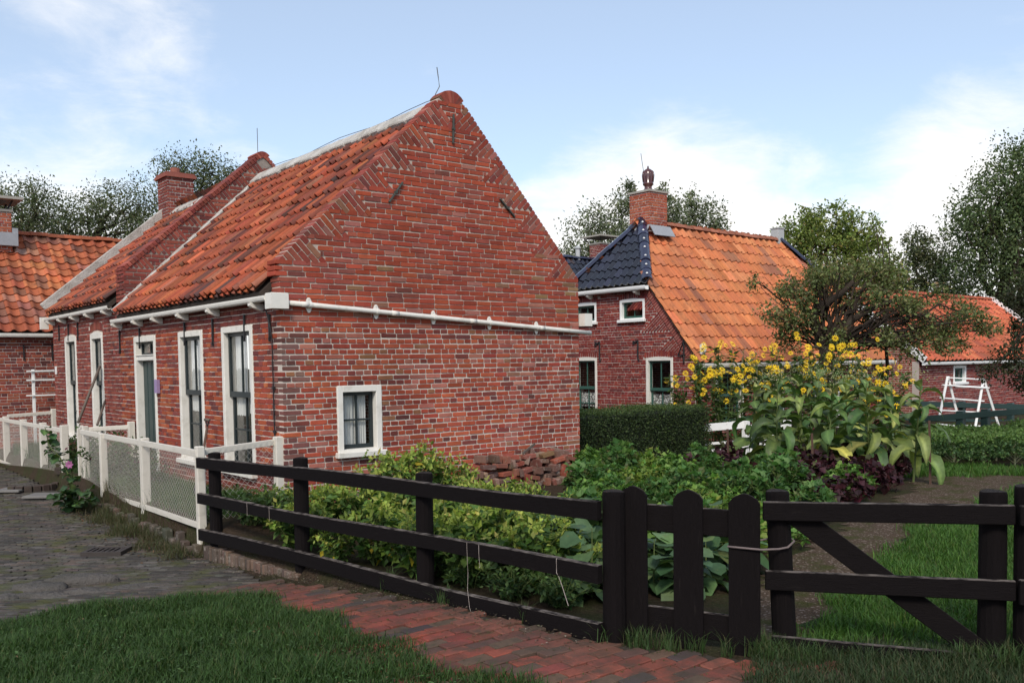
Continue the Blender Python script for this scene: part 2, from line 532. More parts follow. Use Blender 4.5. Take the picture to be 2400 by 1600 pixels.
plain('flower_disc', (0.42, 0.20, 0.01), 0.8, 0.3, scale=60)
plain('mallow_petal', (0.30, 0.10, 0.22), 0.6, 0.3, scale=30)
plain('clay_glaze', (0.085, 0.028, 0.024), 0.22, 0.5, scale=14, spec=0.6, coat=0.4)
plain('dark_in', (0.055, 0.05, 0.045), 0.9, 0.2)
plain('lilac', (0.30, 0.22, 0.38), 0.5, 0.1)
plain('roof_deck', (0.05, 0.038, 0.03), 0.95, 0.3)
plain('concrete', (0.34, 0.32, 0.28), 0.9, 0.3, dirt=(0.15, 0.13, 0.1, 1), scale=5)
plain('zinc', (0.42, 0.43, 0.43), 0.45, 0.25, scale=6)


def glass():
    mt, t, out = material('glass'); g = G(t)
    geo = g.n('ShaderNodeNewGeometry'); nz = g.bump(g.noise(3.5, 2, 0.5, g.pos()), 0.06, 0.02)
    dt = g.n('ShaderNodeVectorMath', operation='DOT_PRODUCT'); g.l(geo.outputs['Incoming'], dt.inputs[0]); g.l(nz, dt.inputs[1])
    fc = g.math('POWER', g.math('SUBTRACT', 1.0, g.math('ABSOLUTE', dt.outputs['Value'])), 5.0)
    fres = g.math('ADD', 0.03, g.math('MULTIPLY', fc, 0.9))
    tr = g.n('ShaderNodeBsdfTransparent'); tr.inputs[0].default_value = (0.96, 0.97, 0.965, 1)
    gl = g.n('ShaderNodeBsdfGlossy'); gl.inputs['Roughness'].default_value = 0.02; g.l(nz, gl.inputs['Normal'])
    gl.inputs[0].default_value = (1, 1, 1, 1)
    mx = g.n('ShaderNodeMixShader'); g.l(fres, mx.inputs[0]); g.l(tr.outputs[0], mx.inputs[1]); g.l(gl.outputs[0], mx.inputs[2])
    g.l(mx.outputs[0], out.inputs[0])


glass()


def curtain_mat(name, lace):
    mt, t, out = material(name); g = G(t)
    d = g.n('ShaderNodeBsdfDiffuse'); d.inputs[0].default_value = (0.90, 0.89, 0.87, 1)
    tl = g.n('ShaderNodeBsdfTranslucent'); tl.inputs[0].default_value = (0.8, 0.8, 0.8, 1)
    a = g.n('ShaderNodeMixShader'); a.inputs[0].default_value = 0.3
    g.l(d.outputs[0], a.inputs[1]); g.l(tl.outputs[0], a.inputs[2])
    tr = g.n('ShaderNodeBsdfTransparent')
    mx = g.n('ShaderNodeMixShader')
    pos = g.pos()
    if lace:
        vo = g.n('ShaderNodeTexVoronoi'); vo.inputs['Scale'].default_value = 28; g.l(pos, vo.inputs['Vector'])
        f = g.math('MULTIPLY', g.ramp(vo.outputs['Distance'], 0.42, 0.55), 0.75)
    else:
        f = g.math('MULTIPLY', g.noise(300, 1, 0.5, pos), 0.12)
    g.l(f, mx.inputs[0]); g.l(a.outputs[0], mx.inputs[1]); g.l(tr.outputs[0], mx.inputs[2]); g.l(mx.outputs[0], out.inputs[0])


curtain_mat('curtain', False)
curtain_mat('lace', True)


def ground_mat():
    mt, t, out = material('soil'); g = G(t); pos = g.pos()
    a = g.noise(1.3, 6, 0.65, pos); b = g.noise(38, 6, 0.7, pos); c = g.noise(9, 5, 0.6, pos)
    col = g.mix(g.ramp(b, 0.35, 0.7), (0.030, 0.020, 0.013, 1), (0.080, 0.056, 0.038, 1))
    col = g.mix(g.math('MULTIPLY', g.ramp(a, 0.45, 0.62), 0.75), col, (0.035, 0.048, 0.014, 1))
    col = g.mix(g.ramp(g.noise(95, 2, 0.5, pos), 0.68, 0.72), col, (0.16, 0.12, 0.09, 1))
    g.bsdf(out, col, 0.95, g.bump(g.math('ADD', b, c), 1.0, 0.03), 0.1)
    mt, t, out = material('turf'); g = G(t); pos = g.pos()
    b = g.noise(30, 6, 0.7, pos)
    col = g.mix(g.ramp(b, 0.35, 0.7), (0.012, 0.022, 0.008, 1), (0.028, 0.05, 0.016, 1))
    col = g.mix(g.math('MULTIPLY', g.ramp(g.noise(2.5, 5, 0.6, pos), 0.5, 0.7), 0.5), col, (0.04, 0.035, 0.018, 1))
    g.bsdf(out, col, 0.95, g.bump(b, 1.0, 0.03), 0.1)
    mt, t, out = material('gravel'); g = G(t); pos = g.pos()
    b = g.noise(55, 5, 0.7, pos)
    vo = g.n('ShaderNodeTexVoronoi'); vo.inputs['Scale'].default_value = 70; g.l(pos, vo.inputs['Vector'])
    col = g.mix(g.ramp(b, 0.35, 0.7), (0.072, 0.048, 0.032, 1), (0.14, 0.098, 0.068, 1))
    sp = g.n('ShaderNodeSeparateColor'); g.l(vo.outputs['Color'], sp.inputs[0])
    col = g.mix(g.ramp(sp.outputs[0], 0.87, 0.93), col, (0.28, 0.22, 0.18, 1))
    col = g.mix(g.math('MULTIPLY', g.ramp(g.noise(3.2, 6, 0.65, pos), 0.48, 0.6), 0.8), col, (0.055, 0.062, 0.014, 1))
    g.bsdf(out, col, 0.95, g.bump(g.math('ADD', b, vo.outputs['Distance']), 1.0, 0.02), 0.1)


ground_mat()


# ------------------------------------------------------------------ ground
def ground_sheet():
    a = np.concatenate([np.linspace(-600, -40, 10), np.linspace(-30, -3, 14), np.arange(-2, 2.6, 0.25), np.arange(2.6, 4.6, 0.05),
                        np.arange(4.75, 32, 0.3), np.linspace(33, 60, 14), np.linspace(80, 900, 12)])
    b = np.concatenate([np.linspace(-600, -40, 10), np.linspace(-30, -3, 14), np.arange(-2, 32, 0.25), np.linspace(33, 60, 14), np.linspace(80, 900, 12)])
    X, Y = np.meshgrid(a, b)
    Z = gz(X, Y)
    nx, ny = len(a), len(b)
    idx = np.arange(nx * ny).reshape(ny, nx)
    q = np.stack([idx[:-1, :-1], idx[:-1, 1:], idx[1:, 1:], idx[1:, :-1]], -1).reshape(-1, 4)
    mb = MB(); mb.v.append(np.stack([X, Y, Z], -1).reshape(-1, 3)); mb.f[4] = [q]; mb.t.append(np.ones((nx * ny, 3))); mb.n = nx * ny
    o = mb.build('ground', 'soil', smooth=True)
    tag(o, 'dark soil ground with moss between house, street and garden', kind='structure')


ground_sheet()


def inside(poly, x, y):
    x = np.asarray(x); y = np.asarray(y); r = np.zeros(x.shape, bool)
    j = len(poly) - 1
    for i in range(len(poly)):
        xi, yi = poly[i]; xj, yj = poly[j]
        c = ((yi > y) != (yj > y)) & (x < (xj - xi) * (y - yi) / (yj - yi + 1e-12) + xi)
        r ^= c; j = i
    return r


def sheet(name, poly, mat, lift, step, label, kind='structure', wob=0.08):
    """a sheet lying on the ground inside an outline"""
    P = np.array(poly); lo, hi = P.min(0), P.max(0)
    a = np.arange(lo[0] - step, hi[0] + step, step); b = np.arange(lo[1] - step, hi[1] + step, step)
    X, Y = np.meshgrid(a, b)
    nx, ny = len(a), len(b)
    cx, cy = (X[:-1, :-1] + step / 2), (Y[:-1, :-1] + step / 2)
    wx = cx + wob * np.sin(cy * 7.1) * np.cos(cx * 3.3 + 1); wy = cy + wob * np.sin(cx * 5.3 + 2) * np.cos(cy * 4.1)
    keep = inside(poly, wx, wy)
    idx = np.arange(nx * ny).reshape(ny, nx)
    q = np.stack([idx[:-1, :-1], idx[:-1, 1:], idx[1:, 1:], idx[1:, :-1]], -1)[keep].reshape(-1, 4)
    Z = gz(X, Y) + lift
    mb = MB(); mb.v.append(np.stack([X, Y, Z], -1).reshape(-1, 3)); mb.f[4] = [q]; mb.t.append(np.ones((nx * ny, 3))); mb.n = nx * ny
    return tag(mb.build(name, mat, smooth=True), label, kind=kind)


# ------------------------------------------------------------------ pieces: bricks and tiles
class Frame:
    def __init__(s, o, u, n, v):
        s.o, s.u, s.n, s.v = (np.asarray(q, float) for q in (o, u, n, v))

    def p(s, a, b, c=0.0):
        return s.o + np.multiply.outer(a, s.u) + np.multiply.outer(b, s.v) - np.multiply.outer(c, s.n)

    def box(s, mb, a0, a1, b0, b1, c0, c1, bev=0.0):
        ax = np.array([s.u, s.v, -s.n])
        if np.linalg.det(ax) < 0:
            ax = np.array([s.v, s.u, -s.n])
            mb.obox(s.p((a0 + a1) / 2, (b0 + b1) / 2, (c0 + c1) / 2), ax, abs(b1 - b0) / 2, abs(a1 - a0) / 2, abs(c1 - c0) / 2, bev)
        else:
            mb.obox(s.p((a0 + a1) / 2, (b0 + b1) / 2, (c0 + c1) / 2), ax, abs(a1 - a0) / 2, abs(b1 - b0) / 2, abs(c1 - c0) / 2, bev)


def brick_template(seed):
    r = np.random.default_rng(seed)
    def ring(ins, y, j):
        cx, cz = 0.035, 0.13
        p = [(-.5 + cx, -.5), (.5 - cx, -.5), (.5, -.5 + cz), (.5, .5 - cz), (.5 - cx, .5), (-.5 + cx, .5), (-.5, .5 - cz), (-.5, -.5 + cz)]
        return [(x * (1 - ins * 0.28) + r.normal(0, j * .25), y, z * (1 - ins) + r.normal(0, j)) for x, z in p]
    v = ring(0.13, 0.0, 0.022) + ring(0.0, 0.09, 0.028) + ring(0.0, 1.0, 0.0)
    f = [(0, 1, 2, 3), (0, 3, 4, 7), (4, 5, 6, 7)]
    for k in (0, 8):
        for i in range(8):
            j = (i + 1) % 8
            f.append((k + i, k + 8 + i, k + 8 + j, k + j))
    return np.array(v), f


BT = [brick_template(i) for i in range(4)]
_tm = {}


def template_mesh(key, v, f, mat, smooth=False):
    if key not in _tm:
        mb = MB(); mb.add(v, f); _tm[key] = mb.mesh('piece', mat, smooth)
    return _tm[key]


def view_score(P, nrm, size):
    d = P - CAM; w = d @ FW
    px = 1200 + FPX * (d @ RT) / w; py = CYP - FPX * (d @ UP) / w
    dist = np.linalg.norm(d, axis=1)
    cosv = np.maximum(-(d / dist[:, None]) @ nrm, 0)
    sc = size * cosv / dist ** 2
    sc[(w < 0.1) | (px < 5) | (px > 2395) | (py < 5) | (py > 1590)] = 0
    return sc


def put_bricks(parent, fr, items, matname, nmax, rng, name='brick', rest='bricks', depth=0.06, show=None):
    """items: rows (a, b, length, height, angle, depth, r, g, b). The nmax that show largest become objects, the rest one joined part"""
    it = np.array(items, float)
    if not len(it): return
    P = fr.p(it[:, 0], it[:, 1])
    sc = view_score(P, fr.n, it[:, 2] * it[:, 3])
    if show is not None: sc = np.where(show(it), sc, 0)
    order = np.argsort(-sc)
    ind = set(order[:nmax][sc[order[:nmax]] > 0].tolist())
    var = rng.integers(0, len(BT), len(it))
    jit = rng.normal(0, 0.0016, len(it))
    ca, sa = np.cos(it[:, 4]), np.sin(it[:, 4])
    U = ca[:, None] * fr.u + sa[:, None] * fr.v
    V = -sa[:, None] * fr.u + ca[:, None] * fr.v
    for i in ind:
        tv, tf = BT[var[i]]
        me = template_mesh((var[i], matname), tv, tf, matname + '_obj')
        o = bpy.data.objects.new(name, me); COL.objects.link(o); o.parent = parent
        mt = Matrix.Identity(4)
        c = P[i] + fr.n * jit[i]
        for r in range(3):
            mt[r][0] = U[i][r] * it[i, 2]; mt[r][1] = -fr.n[r] * it[i, 5]; mt[r][2] = V[i][r] * it[i, 3]; mt[r][3] = c[r]
        o.matrix_basis = mt
        o.color = (it[i, 6], it[i, 7], it[i, 8], 1)
    mb = MB()
    for k in range(len(BT)):
        sel = np.array([i for i in range(len(it)) if i not in ind and var[i] == k], int)
        if not len(sel): continue
        tv, tf = BT[k]
        v = P[sel][:, None, :] + fr.n * jit[sel][:, None, None] \
            + tv[None, :, 0, None] * (U[sel] * it[sel, 2:3])[:, None, :] - (tv[None, :, 1, None] * it[sel, 5][:, None, None]) * fr.n \
            + tv[None, :, 2, None] * (V[sel] * it[sel, 3:4])[:, None, :]
        mb.many(v, tf, it[sel, 6:9])
    if mb.n: tag(mb.build(rest, matname + '_attr', parent), kind='stuff')


def pick(rng, pal, w, n=None, jit=0.09):
    pal = np.array(pal, float); w = np.array(w, float) / sum(w)
    k = rng.choice(len(pal), p=w)
    return pal[k] * (1 + rng.normal(0, jit)) * (1 + rng.normal(0, jit * 0.35, 3))


def courses(u0, u1, z0, z1, holes, rng, tintf, left=None, right=None, bond=None, course=0.0625, blen=0.225, joint=0.0135, lowd=0.06, toothL=False, wob=0.0025):
    out = []
    k = 0; z = z0
    while z + course * 0.5 < z1:
        zc = z + course / 2
        a0 = left(zc) if left else u0; a1 = right(zc) if right else u1
        if toothL: a0 = a0 + (0.108 if k % 2 else 0.0)
        segs = [(a0, a1)]
        for (h0, h1, hz0, hz1) in holes:
            if hz0 < zc < hz1:
                ns = []
                for s0, s1 in segs:
                    if h1 <= s0 or h0 >= s1: ns.append((s0, s1))
                    else:
                        if h0 > s0: ns.append((s0, h0))
                        if h1 < s1: ns.append((h1, s1))
                segs = ns
        bd = bond(zc, k) if bond else 'cross'
        jn = joint if bd == 'cross' else joint * 0.8
        if bd == 'cross' and k % 2: pitch, off = blen / 2, blen / 4
        elif bd == 'cross': pitch, off = blen, 0.0 if k % 4 == 0 else blen / 2
        else: pitch, off = blen, (0.0, 0.47, 0.2, 0.66)[k % 4] * blen
        for s0, s1 in segs:
            x = s0 - ((s0 - u0 - off) % pitch)
            while x < s1 - 0.012:
                e = x + pitch * (1 + (rng.normal(0, 0.05) if bd != 'cross' or k % 2 == 0 else rng.normal(0, 0.03)))
                b0, b1 = max(x, s0), min(e, s1)
                if s1 - b1 < 0.04: b1 = s1
                if b1 - b0 > 0.035:
                    t = tintf((b0 + b1) / 2, zc, rng)
                    dz = wob * math.sin((b0 + k) * 2.7) + rng.normal(0, 0.0012)
                    out.append(((b0 + b1) / 2, zc + dz, b1 - b0 - jn * (1 + rng.normal(0, .15)), course - jn * (1 + rng.normal(0, .12)), rng.normal(0, 0.006), lowd, *t))
                x = e if b1 < s1 else s1
        z += course; k += 1
    return out


def wall_core(name, fr, u0, u1, z0, z1, holes, mat, parent, c0=0.009, c1=0.2, top=None):
    """wall body behind the bricks, openings cut through; top: outline of a gable above z1"""
    mb = MB()
    us = sorted({u0, u1, *[q for h in holes for q in h[:2]]}); zs = sorted({z0, z1, *[q for h in holes for q in h[2:]]})
    for i in range(len(us) - 1):
        for j in range(len(zs) - 1):
            uc, zc = (us[i] + us[i + 1]) / 2, (zs[j] + zs[j + 1]) / 2
            if any(h[0] < uc < h[1] and h[2] < zc < h[3] for h in holes): continue
            for c in (c0, c1):
                mb.add([fr.p(us[i], zs[j], c), fr.p(us[i + 1], zs[j], c), fr.p(us[i + 1], zs[j + 1], c), fr.p(us[i], zs[j + 1], c)], [(0, 1, 2, 3)])
    for h0, h1, b0, b1 in holes:
        for pa, pb in (((h0, b0), (h1, b0)), ((h1, b0), (h1, b1)), ((h1, b1), (h0, b1)), ((h0, b1), (h0, b0))):
            mb.add([fr.p(*pa, c0), fr.p(*pb, c0), fr.p(*pb, c1), fr.p(*pa, c1)], [(0, 1, 2, 3)])
    edge = [(u0, z1), (u0, z0), (u1, z0), (u1, z1)]
    if top:
        for c in (c0, c1):
            mb.add([fr.p(a, b, c) for a, b in top], [tuple(range(len(top)))])
        edge = edge + list(top)[1:-1][::-1] if False else edge
        loop = list(top)
        for (a, b), (a2, b2) in zip(loop, loop[1:]):
            mb.add([fr.p(a, b, c0), fr.p(a2, b2, c0), fr.p(a2, b2, c1), fr.p(a, b, c1)], [(0, 1, 2, 3)])
    else:
        edge.append((u0, z1))
    for (a, b), (a2, b2) in zip(edge, edge[1:]):
        mb.add([fr.p(a, b, c0), fr.p(a2, b2, c0), fr.p(a2, b2, c1), fr.p(a, b, c1)], [(0, 1, 2, 3)])
    return mb.build(name, mat, parent)


def tumbling(S0, sgn, th, Ltot, K, rng, tintf, tmax=9, depth=0.2, row=0.0625, joint=0.0085):
    """tumbled triangles of brick along one gable slope. S0: foot of the slope (a,b); sgn +1 when the slope rises towards +a"""
    La = Ltot / K
    d = np.array([sgn * math.cos(th), math.sin(th)]); p = np.array([sgn * math.sin(th), -math.cos(th)])
    out = []
    for k in range(K):
        n = int(La / row); rw = La / n
        for r in range(n):
            u = (r + 0.5) * rw
            tl = min((r + 0.85) * rw * math.tan(th), tmax)
            t = 0.0; first = True
            while t < tl - 0.03:
                ln = 0.215 if (not first or r % 2 == 0) else 0.11
                e = min(t + ln, tl)
                if tl - e < 0.05: e = tl
                c = np.array(S0) + d * (k * La + u) + p * (t + e) / 2
                ang = math.atan2(p[1], p[0])
                out.append((c[0], c[1], e - t - joint * 0.9, rw - joint, ang, depth if t < 0.1 else 0.06, *tintf(c[0], c[1], rng)))
                t = e; first = False
    def bound(zrel):
        k = min(int(zrel / (La * math.sin(th))), K - 1)
        zz = zrel - k * La * math.sin(th)
        t = max((La * math.sin(th) - zz) / math.cos(th), 0)
        return (k + 1) * La * math.cos(th) + t * math.sin(th)
    return out, bound


def tile_template(w, g, seed, amp=1.0, lap=1.28, lift=0.032, flip=False):
    r = np.random.default_rng(seed)
    prof = [(-0.03, 0.012), (0.06, 0.040), (0.16, 0.052), (0.27, 0.044), (0.40, 0.014), (0.56, -0.006), (0.74, -0.008), (0.90, 0.006), (1.02, 0.026)]
    if flip: prof = [(-0.02, 0.0), (0.15, -0.012), (0.38, -0.016), (0.56, -0.008), (0.66, 0.012), (0.74, 0.038), (0.83, 0.052), (0.92, 0.046), (0.985, 0.026)]
    x = np.array([q[0] for q in prof]) * w; z = np.array([q[1] for q in prof]) * amp
    V = [np.stack([x, np.full(9, -0.0), z + lift], 1), np.stack([x, np.full(9, g * lap), z - 0.004], 1), np.stack([x, np.full(9, 0.004), z + lift - 0.022], 1), np.stack([x, np.full(9, 0.0), z + lift], 1)]
    e_ = r.normal(0, 0.002, 9); V[0][:, 1] += e_; V[3][:, 1] += e_
    F = []
    for i in range(8):
        F.append((i, i + 1, 10 + i, 9 + i)); F.append((18 + i, 18 + i + 1, 27 + i + 1, 27 + i))
    F.append((0, 9, 18)); F.append((8, 26, 17))
    return np.concatenate(V), F


def put_tiles(parent, fr, w, g, slots, tintf, matname, nmax, rng, amp=1.0, lift=0.032, name='roof_tile', rest='roof_tiles', show=None, wob=0.004, flip=False):
    """slots: (a, b) lower-left corners on the roof plane (a along the eave, b up the slope)"""
    TT = [tile_template(w, g, 50 + i, amp, flip=flip, lift=lift) for i in range(3)]
    sl = np.array(slots, float)
    P = fr.p(sl[:, 0], sl[:, 1])
    mid = fr.p(sl[:, 0] + w / 2, sl[:, 1] + g / 2)
    sc = view_score(mid, fr.n, np.full(len(sl), w * g))
    if show is not None: sc = np.where(show(sl), sc, 0)
    order = np.argsort(-sc); ind = set(order[:nmax][sc[order[:nmax]] > 0].tolist())
    var = rng.integers(0, 3, len(sl))
    rot = rng.normal(0, 0.012, len(sl)); lf_ = np.abs(rng.normal(0, wob, len(sl))); dx = rng.normal(0, 0.003, len(sl)); dy = rng.normal(0, 0.006, len(sl))
    tn = np.array([tintf(a, b, rng) for a, b in sl])
    U = np.cos(rot)[:, None] * fr.u + np.sin(rot)[:, None] * fr.v
    V = -np.sin(rot)[:, None] * fr.u + np.cos(rot)[:, None] * fr.v
    C = P + dx[:, None] * fr.u + dy[:, None] * fr.v + lf_[:, None] * fr.n
    for i in ind:
        tv, tf = TT[var[i]]
        me = template_mesh(('tile', matname, w, g, amp, flip, int(var[i])), tv, tf, matname + '_obj', True)
        o = bpy.data.objects.new(name, me); COL.objects.link(o); o.parent = parent
        mt = Matrix.Identity(4)
        for r in range(3):
            mt[r][0] = U[i][r]; mt[r][1] = V[i][r]; mt[r][2] = fr.n[r]; mt[r][3] = C[i][r]
        o.matrix_basis = mt; o.color = (*tn[i], 1)
    mb = MB()
    for k in range(3):
        sel = np.array([i for i in range(len(sl)) if i not in ind and var[i] == k], int)
        if not len(sel): continue
        tv, tf = TT[k]
        v = C[sel][:, None, :] + tv[None, :, 0, None] * U[sel][:, None, :] + tv[None, :, 1, None] * V[sel][:, None, :] + tv[None, :, 2, None] * fr.n
        mb.many(v, tf, tn[sel])
    if mb.n: tag(mb.build(rest, matname + '_attr', parent, smooth=True), kind='stuff')


def slots_rect(a0, a1, b0, b1, w, g):
    nc = int(round((a1 - a0) / w)); nr = int(math.ceil((b1 - b0) / g))
    return [(a0 + i * w, b0 + j * g) for j in range(nr) for i in range(nc)]


def wavy(mb, fr, a0, a1, b0, b1, c, rng, folds=6, amp=0.012, gather=0.0, fringe=False, n=28):
    """a hanging curtain"""
    A = np.linspace(a0, a1, n); rows = 6
    V = []
    ph = rng.uniform(0, 6)
    for j in range(rows):
        b = b0 + (b1 - b0) * j / (rows - 1)
        t = 1 - j / (rows - 1)
        aa = A + gather * (A - (a0 + a1) / 2) * t
        cc = c + amp * np.sin((A - a0) / (a1 - a0) * folds * 2 * PI + ph + 0.4 * t)
        V.append([fr.p(x, b + (0.012 * math.sin(i * 2.3) if fringe and j == 0 else 0), q) for i, (x, q) in enumerate(zip(aa, cc))])
    V = np.array(V).reshape(-1, 3)
    F = [(j * n + i, j * n + i + 1, (j + 1) * n + i + 1, (j + 1) * n + i) for j in range(rows - 1) for i in range(n - 1)]
    mb.add(V, F)


def window(parent, fr, u0, u1, z0, z1, rng, fw=0.075, style='hung', sash='sash_dark', frame='white_paint', proud=0.012, sill=True, curtain=None, arch=0.0, depth=0.15, bars=(2, 2), back=True):
    """white box frame; sashes, panes, sill and curtain are its pieces"""
    mb = MB()
    fr.box(mb, u0, u0 + fw, z0, z1, -proud, depth, 0.006); fr.box(mb, u1 - fw, u1, z0, z1, -proud + 0.001, depth, 0.006)
    fr.box(mb, u0 + fw - 0.004, u1 - fw + 0.004, z1 - fw, z1 + 0.001, -proud - 0.002, depth - 0.002, 0.006)
    if arch > 0:
        n = 8
        pr = [(u0 + 0.003 + (u1 - u0 - 0.006) * i / n, z1 - 0.004 + arch * math.sin(PI * i / n)) for i in range(n + 1)] + [(u1 - 0.003, z1 - 0.006), (u0 + 0.003, z1 - 0.006)]
        k = len(pr)
        V = [fr.p(a, b, -proud - 0.003) for a, b in pr] + [fr.p(a, b, depth * 0.5) for a, b in pr]
        mb.add(V, [tuple(range(k)), tuple(range(k, 2 * k))[::-1]] + [(i, (i + 1) % k, k + (i + 1) % k, k + i) for i in range(k)])
    fr.box(mb, u0 + fw - 0.004, u1 - fw + 0.004, z0, z0 + 0.04, -proud + 0.002, depth - 0.004, 0.004)
    w = mb.build('window', frame, parent)
    if sill:
        mb = MB(); fr.box(mb, u0 - 0.035, u1 + 0.035, z0 - 0.055, z0 + 0.012, -0.075, depth - 0.006, 0.008); mb.build('sill', frame, w)
    a0, a1, b0, b1 = u0 + fw, u1 - fw, z0 + 0.04, z1 - fw
    sw = 0.042

    def one(aa0, aa1, bb0, bb1, c, nx, ny, split=None, bot=0.05):
        m_ = MB()
        fr.box(m_, aa0, aa0 + sw, bb0, bb1, c, c + 0.035, 0.003); fr.box(m_, aa1 - sw, aa1, bb0, bb1, c, c + 0.035, 0.003)
        fr.box(m_, aa0 + sw - .002, aa1 - sw + .002, bb0, bb0 + bot, c + .001, c + 0.036, 0.003); fr.box(m_, aa0 + sw - .002, aa1 - sw + .002, bb1 - 0.042, bb1, c + .001, c + 0.036, 0.003)
        ga0, ga1, gb0, gb1 = aa0 + sw, aa1 - sw, bb0 + bot, bb1 - 0.042
        xs = [ga0 + (ga1 - ga0) * i / nx for i in range(nx + 1)]
        ys = [gb0 + (gb1 - gb0) * j / ny for j in range(ny + 1)]
        if split and ny == 2: ys[1] = gb0 + (gb1 - gb0) * split
        for x in xs[1:-1]: fr.box(m_, x - 0.012, x + 0.012, gb0, gb1, c + 0.004, c + 0.03, 0.003)
        for y in ys[1:-1]: fr.box(m_, ga0, ga1, y - 0.011, y + 0.011, c + 0.006, c + 0.028, 0.003)
        s_ = m_.build('sash', sash, w)
        for i in range(nx):
            for j in range(ny):
                q = MB(); fr.box(q, xs[i] + 0.004, xs[i + 1] - 0.004, ys[j] + 0.004, ys[j + 1] - 0.004, c + 0.016, c + 0.019); q.build('pane', 'glass', w)
        return s_

    if style == 'hung':
        mid = b0 + (b1 - b0) * 0.53
        one(a0, a1, mid - 0.02, b1, 0.052, 2, 1, bot=0.07)
        one(a0, a1, b0, mid + 0.02, 0.092, 2, 2, 0.50)
    elif style == 'narrow':
        mid = b0 + (b1 - b0) * 0.55
        one(a0, a1, mid - 0.02, b1, 0.052, 2, 1, bot=0.07)
        one(a0, a1, b0, mid + 0.02, 0.092, 2, 2, 0.42)
    else:
        one(a0, a1, b0, b1, 0.075, *bars)
    if curtain:
        for kind, (p0, p1, q0, q1) in curtain:
            m_ = MB()
            wavy(m_, fr, a0 + (a1 - a0) * p0, a0 + (a1 - a0) * p1, b0 + (b1 - b0) * q0, b0 + (b1 - b0) * q1, 0.137, rng, folds=5 if kind == 'curtain' else 3, amp=0.014 if kind == 'curtain' else 0.006, fringe=True)
            m_.build('curtain', kind, w, smooth=True)
    return w


GUT = [(0, 0), (0.085, 0.0), (0.105, 0.018), (0.115, 0.05), (0.115, 0.085), (0.10, 0.085), (0.098, 0.04), (0.08, 0.016), (0.012, 0.014), (0.012, 0.085), (0, 0.085)]


def gutter(parent, a, b, out, mat='white_paint', sc=1.0):
    mb = MB()
    mb.extrude([(x * sc, y * sc) for x, y in GUT], a, b, out, (0, 0, 1))
    return mb.build('gutter', mat, parent)


def corbel(parent, c, out, along, mat='white_paint', ln=0.16, h=0.085, w=0.07):
    """small shaped bracket under a gutter"""
    o, l_ = np.asarray(out, float), np.asarray(along, float)
    prof = [(0, 0), (ln, 0), (ln, -h * 0.35), (ln * 0.82, -h * 0.6), (ln * 0.55, -h * 0.72), (ln * 0.2, -h), (0, -h)]
    mb = MB(); mb.extrude(prof, np.asarray(c, float) - l_ * w / 2, np.asarray(c, float) + l_ * w / 2, o, (0, 0, 1))
    return mb.build('gutter_bracket', mat, parent)


def ridge_tiles(parent, a, b, n, rad, matname, tintf, rng, name='ridge_tile', upv=(0, 0, 1), sag=0.0):
    a = np.asarray(a, float); b = np.asarray(b, float); d = (b - a) / n
    u = d / np.linalg.norm(d); upv = np.asarray(upv, float); sd = np.cross(u, upv); sd /= np.linalg.norm(sd); upn = np.cross(sd, u)
    ln = np.linalg.norm(d)
    k = 7
    th = np.linspace(-1.35, 1.35, k)
    V = []
    for x, r in ((0, 1.07), (1.06, 0.95)):
        V += [(x * ln, r * rad * math.sin(t), r * rad * (math.cos(t) - 0.45)) for t in th]
    V += [(0.0, 0.9 * rad * math.sin(t), 0.9 * rad * (math.cos(t) - 0.45)) for t in th]
    F = [(i, i + 1, k + i + 1, k + i) for i in range(k - 1)] + [(2 * k + i, 2 * k + i + 1, i + 1, i) for i in range(k - 1)]
    me = template_mesh(('ridge', matname, round(ln, 3), rad), np.array(V), F, matname + '_obj')
    for i in range(n):
        o = bpy.data.objects.new(name, me); COL.objects.link(o); o.parent = parent
        rot = rng.normal(0, 0.015)
        c = a + d * i + upn * rng.normal(0, 0.006) - upn * sag * math.sin(PI * i / n)
        mt = Matrix.Identity(4)
        for r in range(3):
            mt[r][0] = u[r] * math.cos(rot) + sd[r] * math.sin(rot); mt[r][1] = sd[r] * math.cos(rot) - u[r] * math.sin(rot); mt[r][2] = upn[r]; mt[r][3] = c[r]
        o.matrix_basis = mt; o.color = (*tintf(rng), 1)


